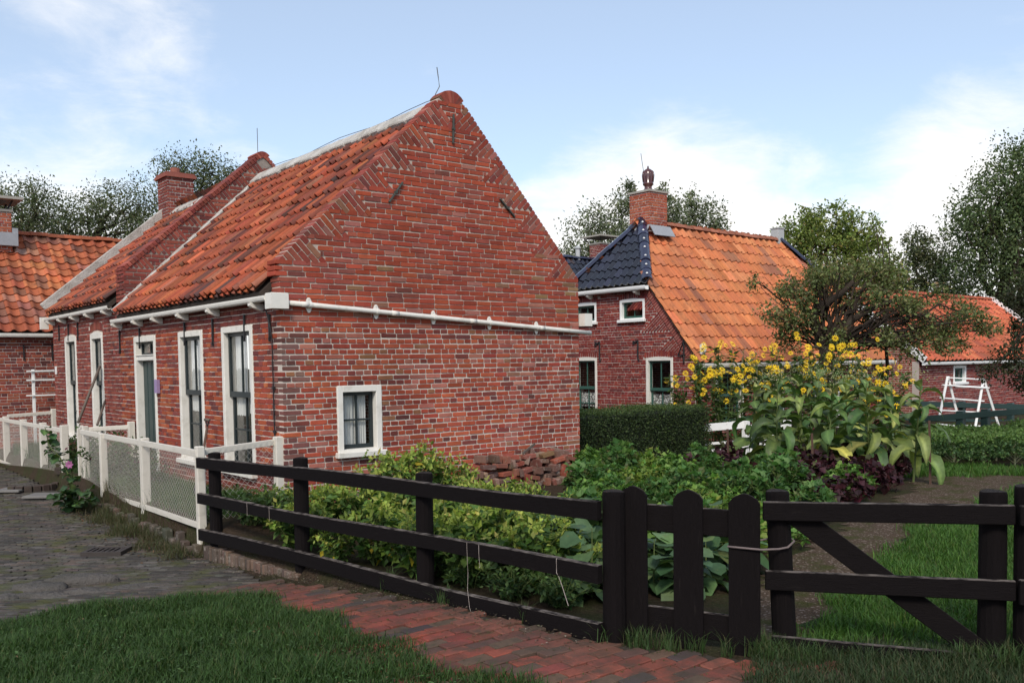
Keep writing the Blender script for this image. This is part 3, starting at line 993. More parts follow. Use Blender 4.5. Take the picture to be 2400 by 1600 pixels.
def chimney(parent, c, wx, wy, z0, z1, rng, pal, matname='newbrick', nmax=0, cap='brick', name='chimney'):
    """brick stack of four coursed faces"""
    core = MB(); core.box((c[0] - wx / 2 + .009, c[1] - wy / 2 + .009, z0), (c[0] + wx / 2 - .009, c[1] + wy / 2 - .009, z1 - 0.01))
    co = core.build(name, 'mortar_new', parent)
    for sx, sy in ((0, -1), (-1, 0), (0, 1), (1, 0)):
        n = np.array([sx, sy, 0.0]); u = np.array([-sy, sx, 0.0]) if True else None
        W = wx if sx == 0 else wy
        o = np.array([c[0] + sx * wx / 2, c[1] + sy * wy / 2, z0]) - u * W / 2
        fr = Frame(o, u, n, (0, 0, 1))
        it = courses(0.0, W, 0, z1 - z0, [], rng, lambda a, b, r: pick(r, *pal), lowd=0.05)
        top = []
        put_bricks(co, fr, it + top, matname, nmax if (sy == -1 or sx == -1) else 0, rng)
    mb = MB()
    if cap == 'brick':
        mb.box((c[0] - wx / 2 - .045, c[1] - wy / 2 - .045, z1 - 0.005), (c[0] + wx / 2 + .045, c[1] + wy / 2 + .045, z1 + 0.06), (0.30, 0.10, 0.075))
        mb.box((c[0] - wx / 2 - .02, c[1] - wy / 2 - .02, z1 + 0.0605), (c[0] + wx / 2 + .02, c[1] + wy / 2 + .02, z1 + 0.10), (0.26, 0.09, 0.07))
        mb.build('cornice', matname + '_attr', co)
    elif cap == 'slab':
        mb.box((c[0] - wx / 2 - .03, c[1] - wy / 2 - .03, z1 - .005), (c[0] + wx / 2 + .03, c[1] + wy / 2 + .03, z1 + 0.05)); mb.build('cornice', 'concrete', co)
        mb = MB()
        mb.box((c[0] - wx / 2 - .22, c[1] - wy / 2 - .22, z1 + 0.26), (c[0] + wx / 2 + .22, c[1] + wy / 2 + .22, z1 + 0.32)); mb.build('cap_slab', 'concrete', co)
        for sx in (-1, 1):
            for sy in (-1, 1):
                mb = MB(); mb.beam((c[0] + sx * wx * .4, c[1] + sy * wy * .4, z1 + .04), (c[0] + sx * (wx * .4 + .1), c[1] + sy * (wy * .4 + .1), z1 + .27), .03, .03); mb.build('cap_stay', 'iron', co)
    else:
        mb.box((c[0] - wx / 2 - .025, c[1] - wy / 2 - .025, z1 - .005), (c[0] + wx / 2 + .025, c[1] + wy / 2 + .025, z1 + 0.045)); mb.build('cornice', 'concrete', co)
    return co


def rod(parent, pts, r=0.006, name='lightning_rod', mat='iron_wire', n=5):
    mb = MB(); mb.tube(pts, r, n); return mb.build(name, mat, parent)


def plain_brick():
    mt, t, out = material('plain_brick'); g = G(t)
    tcn = g.n('ShaderNodeNewGeometry'); sp = g.n('ShaderNodeSeparateXYZ'); g.l(tcn.outputs['Position'], sp.inputs[0])
    cb = g.n('ShaderNodeCombineXYZ'); g.l(g.math('ADD', sp.outputs[0], sp.outputs[1]), cb.inputs[0]); g.l(sp.outputs[2], cb.inputs[1])
    bt = g.n('ShaderNodeTexBrick'); g.l(cb.outputs[0], bt.inputs['Vector'])
    bt.inputs['Scale'].default_value = 1.0; bt.inputs['Brick Width'].default_value = 0.225; bt.inputs['Row Height'].default_value = 0.0625; bt.inputs['Mortar Size'].default_value = 0.006
    bt.inputs['Color1'].default_value = (0.28, 0.075, 0.05, 1); bt.inputs['Color2'].default_value = (0.18, 0.05, 0.04, 1); bt.inputs['Mortar'].default_value = (*MORT, 1)
    g.bsdf(out, bt.outputs['Color'], 0.9, g.bump(bt.outputs['Fac'], 0.5, -0.006), 0.2)


plain_brick()


# ------------------------------------------------------------------ the near cottage
HX, HY = 4.435, 9.444
WG, LH = 4.6, 10.4            # gable width, house length
rng = np.random.default_rng(11)
house = thing('brick_cottage', 'long old red brick cottage with weathered orange pantile roof and small white gable window', 'house', (HX + WG / 2, HY + LH / 2, -0.15))
PAL_G = ([(0.32, 0.066, 0.036), (0.27, 0.052, 0.034), (0.35, 0.084, 0.042), (0.17, 0.044, 0.036), (0.33, 0.115, 0.085), (0.25, 0.105, 0.055), (0.12, 0.040, 0.036)],
         [5, 5, 2.5, 1.3, 1.8, .4, .4])
PAL_GT = ([(0.335, 0.066, 0.036), (0.305, 0.060, 0.036), (0.36, 0.078, 0.040), (0.26, 0.056, 0.038), (0.30, 0.080, 0.056)], [5, 5, 2, .8, .8])
PAL_W = ([(0.30, 0.082, 0.058), (0.27, 0.062, 0.045), (0.34, 0.13, 0.10), (0.19, 0.060, 0.048), (0.26, 0.12, 0.075)], [4, 4, 2, 2, .8])
PAL_F = ([(0.32, 0.070, 0.034), (0.26, 0.054, 0.034), (0.36, 0.100, 0.045), (0.14, 0.042, 0.038), (0.20, 0.055, 0.045)], [5, 5, 2.5, 1.6, 2])
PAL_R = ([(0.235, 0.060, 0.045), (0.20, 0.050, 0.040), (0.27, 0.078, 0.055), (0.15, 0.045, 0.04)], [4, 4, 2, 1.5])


def tint_gable(a, z, r):
    if z > 2.0:
        c = abs(a - 2.35) / 2.3
        if 2.0 < z < 2.75 and r.random() < 0.10 and (a < 1.6 or a > 3.4): return pick(r, [(0.27, 0.15, 0.075), (0.24, 0.12, 0.065)], [1, 1])
        if r.random() < 0.80 - 0.4 * c + .15 * math.sin(a * 3.1) * math.cos(z * 2.7): return pick(r, *PAL_GT)
        return pick(r, *(PAL_W if r.random() < 0.6 else PAL_GT))
    if a < 0.28 and r.random() < 0.5: return pick(r, [(0.12, 0.048, 0.042), (0.17, 0.07, 0.06), (0.19, 0.10, 0.085)], [1, 1, .6])
    if a > 3.2 and r.random() < 0.45: return pick(r, *PAL_W)
    return pick(r, *PAL_G)


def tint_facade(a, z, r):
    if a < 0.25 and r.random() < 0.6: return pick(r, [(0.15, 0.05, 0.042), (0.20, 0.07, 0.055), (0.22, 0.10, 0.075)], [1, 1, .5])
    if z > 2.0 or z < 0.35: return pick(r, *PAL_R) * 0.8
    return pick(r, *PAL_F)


# --- front gable wall
FG = Frame((HX, HY, 0), (1, 0, 0), (0, -1, 0), (0, 0, 1))
hole_g = [(0.683, 1.285, 0.475, 1.268)]
ZS, AX, AZ = 2.70, 2.41, 5.06
thL = math.atan2(AZ - ZS, AX); thR = math.atan2(AZ - ZS, WG - AX)
LL = math.hypot(AX, AZ - ZS); LR = math.hypot(WG - AX, AZ - ZS)
cut = 0.24
topo = [(0, ZS)] + [(AX - cut * math.cos(thL) * (1 - t) ** 1.0, AZ - cut * math.sin(thL) * (1 - t) - 0.07 * math.sin(PI / 2 * t)) for t in (0, 0.5)] \
    + [(AX, AZ - 0.075)] + [(AX + cut * math.cos(thR) * t, AZ - cut * math.sin(thR) * t - 0.07 * (1 - t)) for t in (0.5, 1)] + [(WG, ZS)]
topo_in = [(a + (0.012 if a < AX else -0.012 if a > AX else 0), b - 0.014) for a, b in topo]
gable = wall_core('gable_wall', FG, 0.009, WG - 0.009, -0.35, 2.0, hole_g, 'mortar', house, c1=0.205)
wall_core('gable_peak', FG, 0.009, WG - 0.009, 2.0005, ZS, [], 'mortar_mid', house, top=[(0.009, ZS)] + topo_in[1:-1] + [(WG - 0.009, ZS)], c1=0.205)
K = 7
tl_, bl_ = tumbling((0, ZS), 1, thL, LL - 0.34, K, rng, lambda a, z, r: pick(r, *(PAL_W if r.random() < .75 else PAL_G)) * 0.9)
tr_, br_ = tumbling((WG, ZS), -1, thR, LR - 0.34, K, rng, lambda a, z, r: pick(r, *(PAL_W if r.random() < .75 else PAL_G)) * 0.9)
ztop = AZ - 0.34 * math.sin(thL)


def gl(z):
    if z < ZS: return -0.05 if z > 2.5 else (-0.02 if z > 2.43 else 0.0)
    return bl_(z - ZS) if z < ztop else AX - (AZ - z) / math.tan(thL) + 0.05


def gr(z):
    if z < ZS: return WG
    return WG - br_(z - ZS) if z < ztop else AX + (AZ - z) / math.tan(thR) - 0.05


items = courses(0, WG, -0.30, AZ - 0.26, hole_g, rng, tint_gable, left=gl, right=gr, bond=lambda z, k: 'cross' if z < 1.98 else 'run')
fixed = []
for q in items:                                   # corner bricks reach round the corner
    q = list(q)
    if abs(q[0] - q[2] / 2 - gl(q[1])) < 0.02 and q[1] < ZS:
        q[5] = 0.215 if q[1] > 2.28 else (0.10 if q[2] > 0.15 else 0.205)
    fixed.append(tuple(q))
fan = []
for i in range(13):                               # fan of bricks round the apex
    an = math.pi / 2 + (PI / 2 - thL) + 0.12 - (PI - thL - thR + 0.24) * i / 12
    fan.append((AX + 0.155 * math.cos(an), AZ - 0.325 + 0.158 * math.sin(an), 0.16, 0.042, an, 0.2, *(pick(rng, *PAL_W) * .85)))
put_bricks(gable, FG, fixed + tl_ + tr_ + fan, 'brick', 300, rng, show=lambda it: (it[:, 1] > 0.62) & ((it[:, 0] > 0.08)))

# --- long front wall (facade), near and rear halves
FF = Frame((HX, HY, 0), (0, 1, 0), (-1, 0, 0), (0, 0, 1))
W3, W2, DR, W1, W0 = (0.76, 1.70, 0.235, 2.005), (2.35, 3.255, 0.245, 2.0), (4.22, 5.23, -0.30, 1.995), (6.94, 7.69, 0.25, 2.115), (8.66, 9.475, 0.25, 2.11)
holes_f = [W3, W2, DR, W1, W0]
front = wall_core('front_wall', FF, 0.21, LH, -0.6, 2.36, holes_f, 'mortar', house)
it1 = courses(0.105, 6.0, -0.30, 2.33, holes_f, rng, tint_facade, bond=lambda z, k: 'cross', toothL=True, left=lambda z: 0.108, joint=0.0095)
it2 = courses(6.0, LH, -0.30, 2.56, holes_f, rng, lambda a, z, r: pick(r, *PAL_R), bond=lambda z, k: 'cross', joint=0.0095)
for w in (W1, W0):
    n = 9
    for i in range(n):
        a = w[0] - 0.02 + (w[1] - w[0] + 0.04) * (i + 0.5) / n
        z = w[3] + 0.10 + 0.045 * math.sin(PI * (i + 0.5) / n)
        it2.append((a, z, 0.15, (w[1] - w[0] + 0.04) / n - 0.011, PI / 2 + 0.25 * ((i + .5) / n - .5), 0.066, *pick(rng, *PAL_R)))
it2 = [q for q in it2 if not any(w[0] - .03 < q[0] < w[1] + .03 and w[3] - .02 < q[1] < w[3] + .19 and abs(q[4]) < 0.3 for w in (W1, W0))]
put_bricks(front, FF, it1 + it2, 'brick', 0, rng)
# unseen walls close the shell
mb = MB()
mb.box((HX + WG - 0.2, HY + 0.2065, -0.5), (HX + WG, HY + LH, 2.5)); mb.build('back_wall', 'plain_brick', house)

# openings
window(house, FG, *hole_g[0], rng, fw=0.078, style='four', curtain=[('curtain', (0.0, 0.48, 0.02, 0.98)), ('curtain', (0.50, 0.86, 0.02, 0.98))])
for w_ in (W3, W2):
    window(house, FF, *w_, rng, fw=0.075, style='hung', curtain=[('curtain', (0.02, 0.46, 0.40, 1.0)), ('curtain', (0.50, 0.93, 0.38, 1.0))])
for w_ in (W1, W0):
    window(house, FF, *w_, rng, fw=0.08, style='narrow', arch=0.045, curtain=[('curtain', (0.05, 0.95, 0.03, 0.55))])
mb = MB()
a0, a1, z0, z1 = DR
FF.box(mb, a0, a0 + 0.085, z0, z1, -0.012, 0.15, 0.006); FF.box(mb, a1 - 0.085, a1, z0, z1, -0.011, 0.15, 0.006)
FF.box(mb, a0 + 0.08, a1 - 0.08, z1 - 0.085, z1 + 0.001, -0.014, 0.148, 0.006)
FF.box(mb, a0 + 0.08, a1 - 0.08, 1.625, 1.70, 0.005, 0.146, 0.01); FF.box(mb, a0 + 0.08, a1 - 0.08, 1.70, 1.716, -0.01, 0.03, 0.004)
FF.box(mb, a0 - 0.02, a0 + 0.12, z0, z0 + 0.32, -0.03, 0.02, 0.02)
FF.box(mb, a1 - 0.12, a1 + 0.02, z0, z0 + 0.32, -0.031, 0.02, 0.02)
door = mb.build('door', 'white_paint', house)
mb = MB(); FF.box(mb, a0 + 0.087, a1 - 0.087, z0, 1.622, 0.10, 0.145, 0.004); leaf = mb.build('door_leaf', 'green_paint', door)
for i in range(4):
    mb = MB(); x = a0 + 0.115 + i * (a1 - a0 - 0.2) / 4
    FF.box(mb, x, x + 0.17, z0 + 0.05, 1.60, 0.094, 0.11, 0.004); mb.build('plank', 'green_paint', door)
mb = MB(); mb.tube([FF.p(a0 + 0.16, 0.75, 0.09), FF.p(a0 + 0.16, 0.75, 0.04), FF.p(a0 + 0.26, 0.75, 0.035)], 0.010, 6); mb.build('handle', 'iron', door)
mb = MB(); FF.box(mb, a0 + 0.087, a1 - 0.087, 1.717, 1.745, 0.08, 0.12, 0.003); FF.box(mb, a0 + 0.087, a1 - 0.087, 1.88, 1.908, 0.08, 0.12, 0.003)
FF.box(mb, a0 + 0.087, a0 + 0.12, 1.746, 1.879, 0.08, 0.12, 0.003); FF.box(mb, a1 - 0.12, a1 - 0.087, 1.746, 1.879, 0.08, 0.12, 0.003); FF.box(mb, (a0 + a1) / 2 - 0.012, (a0 + a1) / 2 + 0.012, 1.746, 1.879, 0.085, 0.115, 0.002)
tr = mb.build('transom', 'sash_dark', door)
for x0, x1 in ((a0 + 0.121, (a0 + a1) / 2 - 0.013), ((a0 + a1) / 2 + 0.013, a1 - 0.121)):
    mb = MB(); FF.box(mb, x0, x1, 1.7462, 1.8788, 0.098, 0.101); mb.build('pane', 'glass', door)

# --- roof
RZ = 4.77


def roof_side(parent, y0, y1, eave_x, eave_z, side, w, g, nmax, pal, rng, ridge_x, ridge_z, matname='tile', amp=1.0, wob=0.006, show=None):
    s = np.array([ridge_x - eave_x, 0, ridge_z - eave_z]); ln = np.linalg.norm(s); s /= ln
    if side < 0:
        n = np.array([-s[2], 0, s[0]]); fr = Frame((eave_x, y1, eave_z), (0, -1, 0), n, s)
    else:
        n = np.array([-s[2], 0, s[0]]) * (1 if -s[2] > 0 else -1); n = np.array([abs(s[2]), 0, abs(s[0])]); fr = Frame((eave_x, y0, eave_z), (0, 1, 0), n, s)
    nc = int(round((y1 - y0) / w)); w = (y1 - y0) / nc
    nr = int(math.ceil((ln - 0.1) / g))
    sl = [(i * w, j * g - 0.02) for j in range(nr) for i in range(nc)]
    put_tiles(parent, fr, w, g, sl, lambda a, b, r: pick(r, *pal, jit=0.16), matname, nmax, rng, amp, show=show, wob=wob, flip=side < 0, lift=0.044)
    return fr


def roof_deck(parent, y0, y1, exl, ez, exr, rx, rz, thick=0.05):
    mb = MB()
    V = []
    for y in (y0, y1):
        V += [(exl, y, ez - 0.022), (rx, y, rz - 0.022), (exr, y, ez - 0.022), (exr - 0.02, y, ez - 0.09), (rx, y, rz - 0.1), (exl + 0.02, y, ez - 0.09)]
    mb.add(V, [(0, 1, 4, 5), (1, 2, 3, 4), (6, 11, 10, 7), (7, 10, 9, 8), (0, 6, 7, 1), (1, 7, 8, 2), (5, 4, 10, 11), (4, 3, 9, 10), (0, 5, 11, 6), (2, 8, 9, 3)])
    return mb.build('roof', 'roof_deck', parent)


PAL_T = ([(0.33, 0.076, 0.032), (0.27, 0.062, 0.029), (0.36, 0.100, 0.043), (0.19, 0.050, 0.030), (0.115, 0.040, 0.029), (0.070, 0.035, 0.031), (0.26, 0.090, 0.054)],
         [5, 5, 2.5, 3.2, 1.8, .6, 1.2])
RX = HX + AX
roof1 = roof_deck(house, HY + 0.215, HY + 5.66, HX - 0.13, 2.36, HX + WG + 0.13, RX, RZ)
roof_side(roof1, HY + 0.215, HY + 5.66, HX - 0.13, 2.36, -1, 0.178, 0.315, 190, PAL_T, rng, RX, RZ, amp=1.4, wob=0.010)
roof_side(roof1, HY + 0.215, HY + 5.66, HX + WG + 0.13, 2.36, 1, 0.235, 0.335, 0, PAL_T, rng, RX, RZ, amp=1.7)
roof2 = roof_deck(house, HY + 6.03, HY + LH - 0.24, HX - 0.13, 2.60, HX + WG + 0.13, RX, RZ + 0.02)
roof_side(roof2, HY + 6.03, HY + LH - 0.24, HX - 0.13, 2.60, -1, 0.178, 0.315, 108, PAL_T, rng, RX, RZ + 0.02, amp=1.4, wob=0.009)
roof_side(roof2, HY + 6.03, HY + LH - 0.24, HX + WG + 0.13, 2.60, 1, 0.235, 0.335, 0, PAL_T, rng, RX, RZ + 0.02, amp=1.1)
white_ridge = lambda r: np.array((0.52, 0.49, 0.47)) * (1 + r.normal(0, 0.1))
ridge_tiles(roof1, (RX, HY + 0.2, RZ + 0.06), (RX, HY + 5.75, RZ + 0.07), 17, 0.13, 'newbrick', white_ridge, rng)
ridge_tiles(roof2, (RX, HY + 6.0, RZ + 0.08), (RX, HY + LH - 0.2, RZ + 0.08), 13, 0.13, 'newbrick', white_ridge, rng)
# lime fillet under the ridge, laid over the top tile row in lobes
for ro, ya, yb in ((roof1, HY + 0.22, HY + 5.72), (roof2, HY + 6.03, HY + LH - 0.25)):
    mb = MB(); n = int((yb - ya) / 0.235)
    sdir = np.array([RX - (HX - 0.13), 0, RZ - 2.36]); sdir /= np.linalg.norm(sdir); nn = np.array([-sdir[2], 0, sdir[0]])
    top = np.array([RX, 0, RZ + 0.02])
    for i in range(n):
        y = ya + (i + 0.5) * (yb - ya) / n; ln = 0.15 + 0.07 * rng.random()
        base = top - sdir * (ln + 0.02)
        mb.obox((base + top) / 2 + np.array([0, y, 0]) + nn * 0.082, np.array([sdir, (0, 1, 0), nn]), (ln + .06) / 2, 0.115, 0.045, 0.016)
    mb.build('mortar_fillet', 'lime', ro)

# --- middle parapet between the two halves, and the rear gable parapet
def parapet(name, y0, y1, lift, rng, kneel, lime_front, nmax=0, foot=0.0):
    """brick upstand following the roof slope, tumbled brick on its near face, bricks on end along its top"""
    W = WG; fr = Frame((HX, y0, 0), (1, 0, 0), (0, -1, 0), (0, 0, 1))
    zs, az = 2.72 + lift + foot, AZ + 0.02 + lift
    th = math.atan2(az - zs, AX); ln = math.hypot(AX, az - zs); th2 = math.atan2(az - zs, W - AX); ln2 = math.hypot(W - AX, az - zs)
    r = 0.16
    up = [(0, zs - 0.02), (0.0, zs)] + [(AX - r * math.cos(th) * (1 - t), az - 0.02 - r * math.sin(th) * (1 - t) - 0.05 * t) for t in (0, .5, 1)] + [(AX + r * math.cos(th2) * t, az - 0.02 - r * math.sin(th2) * t - 0.05 * (1 - t)) for t in (.5, 1)] + [(W, zs), (W, zs - 0.02)]
    up = [(a, b - 0.03) for a, b in up]
    body = wall_core(name, fr, 0.004, W - 0.004, 0.0 if kneel is None else kneel, zs - 0.05, [], 'mortar_dark', house, c0=0.008, c1=y1 - y0 - 0.008, top=[(0.004, zs - 0.05)] + up[2:-2] + [(W - 0.004, zs - 0.05)])
    it, bd = tumbling((0, zs), 1, th, ln - 0.22, 8, rng, lambda a, z, r_: pick(r_, *PAL_R) * 0.95, tmax=0.42, depth=0.05)
    it += courses(0, W, (kneel or 2.3), az - .3, [], rng, lambda a, z, r_: pick(r_, *PAL_R) * 0.95, left=lambda z: 0.0 if z < zs else bd(z - zs), right=lambda z: 0.7 if z < zs else bd(z - zs) + .6, bond=lambda z, k: 'run', lowd=.05)
    put_bricks(body, fr, it, 'brick', 0, rng)
    # coping: bricks on edge across the thickness
    top = []
    fs = Frame((HX, y0 - 0.012, zs), (math.cos(th), 0, math.sin(th)), (-math.sin(th), 0, math.cos(th)), (0, 1, 0))
    n = int(ln / 0.066)
    for i in range(n - 2):
        top.append(((i + 0.5) * ln / n, (y1 - y0 + 0.024) / 2, ln / n - 0.009, y1 - y0 + 0.03, 0, 0.07, *pick(rng, *PAL_R)))
    put_bricks(body, fs, top, 'brick', nmax, rng, name='coping_brick', rest='coping_bricks')
    f2 = Frame((HX + W, y0 - 0.012, zs), (-math.cos(th2), 0, math.sin(th2)), (math.sin(th2), 0, math.cos(th2)), (0, 1, 0))
    n = int(ln2 / 0.066); top = [((i + 0.5) * ln2 / n, (y1 - y0 + 0.024) / 2, ln2 / n - 0.009, y1 - y0 + 0.03, 0, 0.07, *pick(rng, *PAL_R)) for i in range(n - 2)]
    put_bricks(body, f2, top, 'brick', 0, rng, rest='coping_bricks')
    fan = []
    for i in range(9):
        an = PI / 2 + (PI / 2 - th) - (PI - th - th2) * i / 8
        fan.append((AX + 0.10 * math.cos(an), az - 0.17 + 0.10 * math.sin(an), 0.11, 0.042, an, y1 - y0 + 0.02, *pick(rng, *PAL_R)))
    put_bricks(body, Frame((HX, y0 - 0.012, 0), (1, 0, 0), (0, -1, 0), (0, 0, 1)), fan, 'brick', 0, rng, rest='coping_bricks')
    return body, th, zs


pb, th_p, zs_p = parapet('parapet', HY + 5.66, HY + 6.02, 0.21, rng, 2.3, True, 34, foot=0.21)
# its end on the street front: coursed brick, above the eaves
fe = Frame((HX - 0.02, HY + 5.66, 0), (0, 1, 0), (-1, 0, 0), (0, 0, 1))
put_bricks(pb, fe, courses(0, 0.36, 2.26, zs_p - 0.01, [], rng, lambda a, z, r: pick(r, *PAL_R), blen=0.24, lowd=0.05), 'brick', 0, rng)
# lime flashing where the tiles meet it
s_ = np.array([RX - (HX - 0.13), 0, RZ - 2.36]); lt = np.linalg.norm(s_); s_ /= lt; nn_ = np.array([-s_[2], 0, s_[0]])
mb = MB()
for i in range(26):
    c = np.array([HX - 0.13, HY + 5.655 - 0.05, 2.36]) + s_ * (lt * (i + .5) / 26) + nn_ * 0.075
    mb.obox(c + np.array([0, 0.012 * rng.normal(), 0]), np.array([s_, (0, 1, 0), nn_]), lt / 52 + 0.012, 0.055 + 0.02 * rng.random(), 0.035 + 0.012 * rng.random(), 0.015)
mb.build('mortar_fillet', 'lime', pb)
rb, th_r, zs_r = parapet('rear_parapet', HY + LH - 0.235, HY + LH, 0.02, rng, 2.3, True)
mb = MB()
s2 = np.array([RX - (HX - 0.13), 0, RZ + 0.02 - 2.60]); l2 = np.linalg.norm(s2); s2 /= l2; n2_ = np.array([-s2[2], 0, s2[0]])
for i in range(20):
    c = np.array([HX - 0.1, HY + LH - 0.27, 2.60]) + s2 * (l2 * (i + .5) / 20) + n2_ * 0.14
    mb.obox(c, np.array([s2, (0, 1, 0), n2_]), l2 / 40 + 0.01, 0.030 + 0.006 * rng.random(), 0.12, 0.01)
mb.build('plaster_flank', 'lime', rb)

# chimney on the rear gable
ch = chimney(house, (RX, HY + LH - 0.36), 0.56, 0.60, 4.55, 5.50, rng, PAL_R, 'newbrick', 0, 'brick')
mb = MB(); mb.lathe((RX, HY + LH - 0.36, 5.58), [(0.10, 0), (0.10, 0.16), (0.085, 0.165), (0.085, 0.0)], 12, (0.30, 0.11, 0.08), cap=False); mb.build('chimney_pot', 'newbrick_attr', ch)

# gutters, brackets, anchors, hopper and pipe
gutter(house, (HX - 0.075, HY + 5.92, 2.235), (HX - 0.075, HY + 0.07, 2.235), (-1, 0, 0), sc=0.72)
gutter(house, (HX - 0.075, HY + LH + 0.05, 2.475), (HX - 0.075, HY + 6.08, 2.475), (-1, 0, 0), sc=0.72)
mb = MB(); mb.box((HX - 0.20, HY + LH + 0.05, 2.32), (HX - 0.06, HY + LH + 0.17, 2.56)); mb.build('hopper', 'white_paint', house)
mb = MB(); mb.box((HX - 0.045, HY + 0.215, 2.26), (HX + 0.012, HY + 5.72, 2.335)); mb.build('wall_plate', 'roof_deck', house)
mb = MB(); mb.box((HX + 0.011, HY + 6.03, 2.362), (HX + 0.2, HY + LH - 0.25, 2.56)); mb.build('wall_plate', 'mortar', house)
for px in (272, 320, 366, 426, 498, 600):
    y = on(px, 725, 'x', HX - 0.08)[1]
    corbel(house, (HX - 0.004, y, 2.233), (-1, 0, 0), (0, 1, 0))
for px in (117, 143, 173, 207, 248):
    y = on(px, 722, 'x', HX - 0.08)[1]
    corbel(house, (HX - 0.004, y, 2.473), (-1, 0, 0), (0, 1, 0))
for px, zt, zb in ((281, 2.13, 1.80), (328, 2.13, 1.86), (434, 2.13, 1.86), (500, 2.13, 1.83), (575, 2.13, 1.86), (634, 2.10, 1.84), (139, 2.37, 2.12), (161, 2.37, 2.10), (183, 2.37, 2.09)):
    y = on(px, 760, 'x', HX)[1]
    mb = MB(); mb.box((HX - 0.024, y - 0.014, zb), (HX - 0.004, y + 0.014, zt)); mb.box((HX - 0.03, y - 0.006, zb - 0.05), (HX - 0.004, y + 0.006, zb))
    mb.build('wall_anchor', 'iron', house)
mb = MB()
mb.box((HX - 0.145, HY - 0.10, 2.145), (HX + 0.06, HY + 0.07, 2.31)); mb.box((HX - 0.139, HY - 0.094, 2.3105), (HX + 0.054, HY + 0.064, 2.32))
mb.build('hopper', 'white_paint', house)
mb = MB(); p0, p1 = np.array([HX + 0.05, HY - 0.05, 2.215]), np.array([HX + 4.78, HY - 0.05, 1.925])
mb.tube([p0 + (p1 - p0) * t for t in np.linspace(0, 1, 9)], 0.030, 14)
for t in (0.05, 0.30, 0.55, 0.8):
    c = p0 + (p1 - p0) * t; d_ = (p1 - p0) / np.linalg.norm(p1 - p0)
    mb.tube([c - d_ * 0.05, c + d_ * 0.05], 0.0325, 14)
pipe = mb.build('drainpipe', 'white_paint', house, smooth=True)
for px in (723, 880, 1014, 1145, 1255):
    x = on(px, 740, 'y', HY)[0]; t = (x - p0[0]) / (p1[0] - p0[0]); z = p0[2] + (p1[2] - p0[2]) * t
    mb = MB()
    prof = [(0.038 * math.cos(q), 0.088 * math.sin(q)) for q in np.linspace(0, 2 * PI, 15)[:-1]]
    mb.extrude(prof, (x, HY - 0.006, z), (x, HY - 0.018, z), (1, 0, 0), (0, 0, 1))
    mb.tube([(x - .02, HY - 0.05, z + .001), (x + .02, HY - 0.05, z - .001)], 0.035, 14)
    mb.tube([(x, HY - 0.024, z + 0.068), (x, HY - 0.008, z + 0.068)], 0.009, 6)
    mb.build('pipe_clip', 'white_paint', pipe)
mb = MB(); mb.box((HX + WG + 0.02, HY - 0.10, 2.02), (HX + WG + 0.17, HY + 0.10, 2.20)); mb.build('hopper', 'white_paint', house)
# iron tie plates on the gable
def tie(pa, pb_, r=0.014):
    a, b = on(*pa, 'y', HY - 0.018), on(*pb_, 'y', HY - 0.018)
    mb = MB(); mb.beam(a, b, 0.020, 2 * r, up=(0, -1, 0), bev=0.003); c = (a + b) / 2
    mb.tube([c + np.array([0, 0.02, 0]), c - np.array([0, 0.022, 0])], 0.02, 8)
    mb.build('wall_anchor', 'iron_green', house)
tie((1063, 268), (1062, 337)); tie((944, 427), (912, 474)); tie((1172, 466), (1207, 509))
# lightning conductor
rod(house, [on(1022, 225, 'y', HY + 0.1), on(1020, 222, 'y', HY + 0.1), on(1030, 203, 'y', HY + 0.1), on(1027, 180, 'y', HY + 0.1), on(1024, 158, 'y', HY + 0.1)], 0.006)
rod(house, [(RX, HY + 5.86, AZ + 0.15), (RX, HY + 5.86, AZ + 0.66)], 0.006)
rod(house, [(RX, HY + 0.1 + i * 0.47, RZ + 0.17 + 0.02 * math.sin(i * 1.3)) for i in range(13)], 0.005, 'conductor_wire')
rod(house, [(HX - 0.03, HY + 0.36, 2.25), (HX - 0.03, HY + 0.20, 1.95), (HX - 0.018, HY + 0.19, 1.8), (HX - 0.018, HY + 0.19, 1.2), (HX - 0.018, HY + 0.185, 0.2)], 0.0075, 'conductor_wire', 'iron')
for z in (1.25, 0.75):
    mb = MB(); mb.box((HX - 0.03, HY + 0.165, z), (HX - 0.004, HY + 0.205, z + 0.03)); mb.build('wire_clip', 'iron', house)
pq = on(371, 905, 'x', HX - 0.01)
mb = MB(); mb.box((HX - 0.05, pq[1] - 0.06, pq[2] - 0.10), (HX - 0.006, pq[1] + 0.06, pq[2] + 0.10)); mb.build('wall_plaque', 'lilac', house)
mb = MB(); mb.box((HX - 0.03, HY + 10.15, 1.42), (HX - 0.006, HY + 10.22, 1.58)); mb.build('doorbell', 'bright_white', house)
mb = MB(); mb.box((HX + 0.21, HY + 0.21, -0.3), (HX + WG - 0.21, HY + LH - 0.3, -0.2)); mb.build('floor', 'dark_in', house)


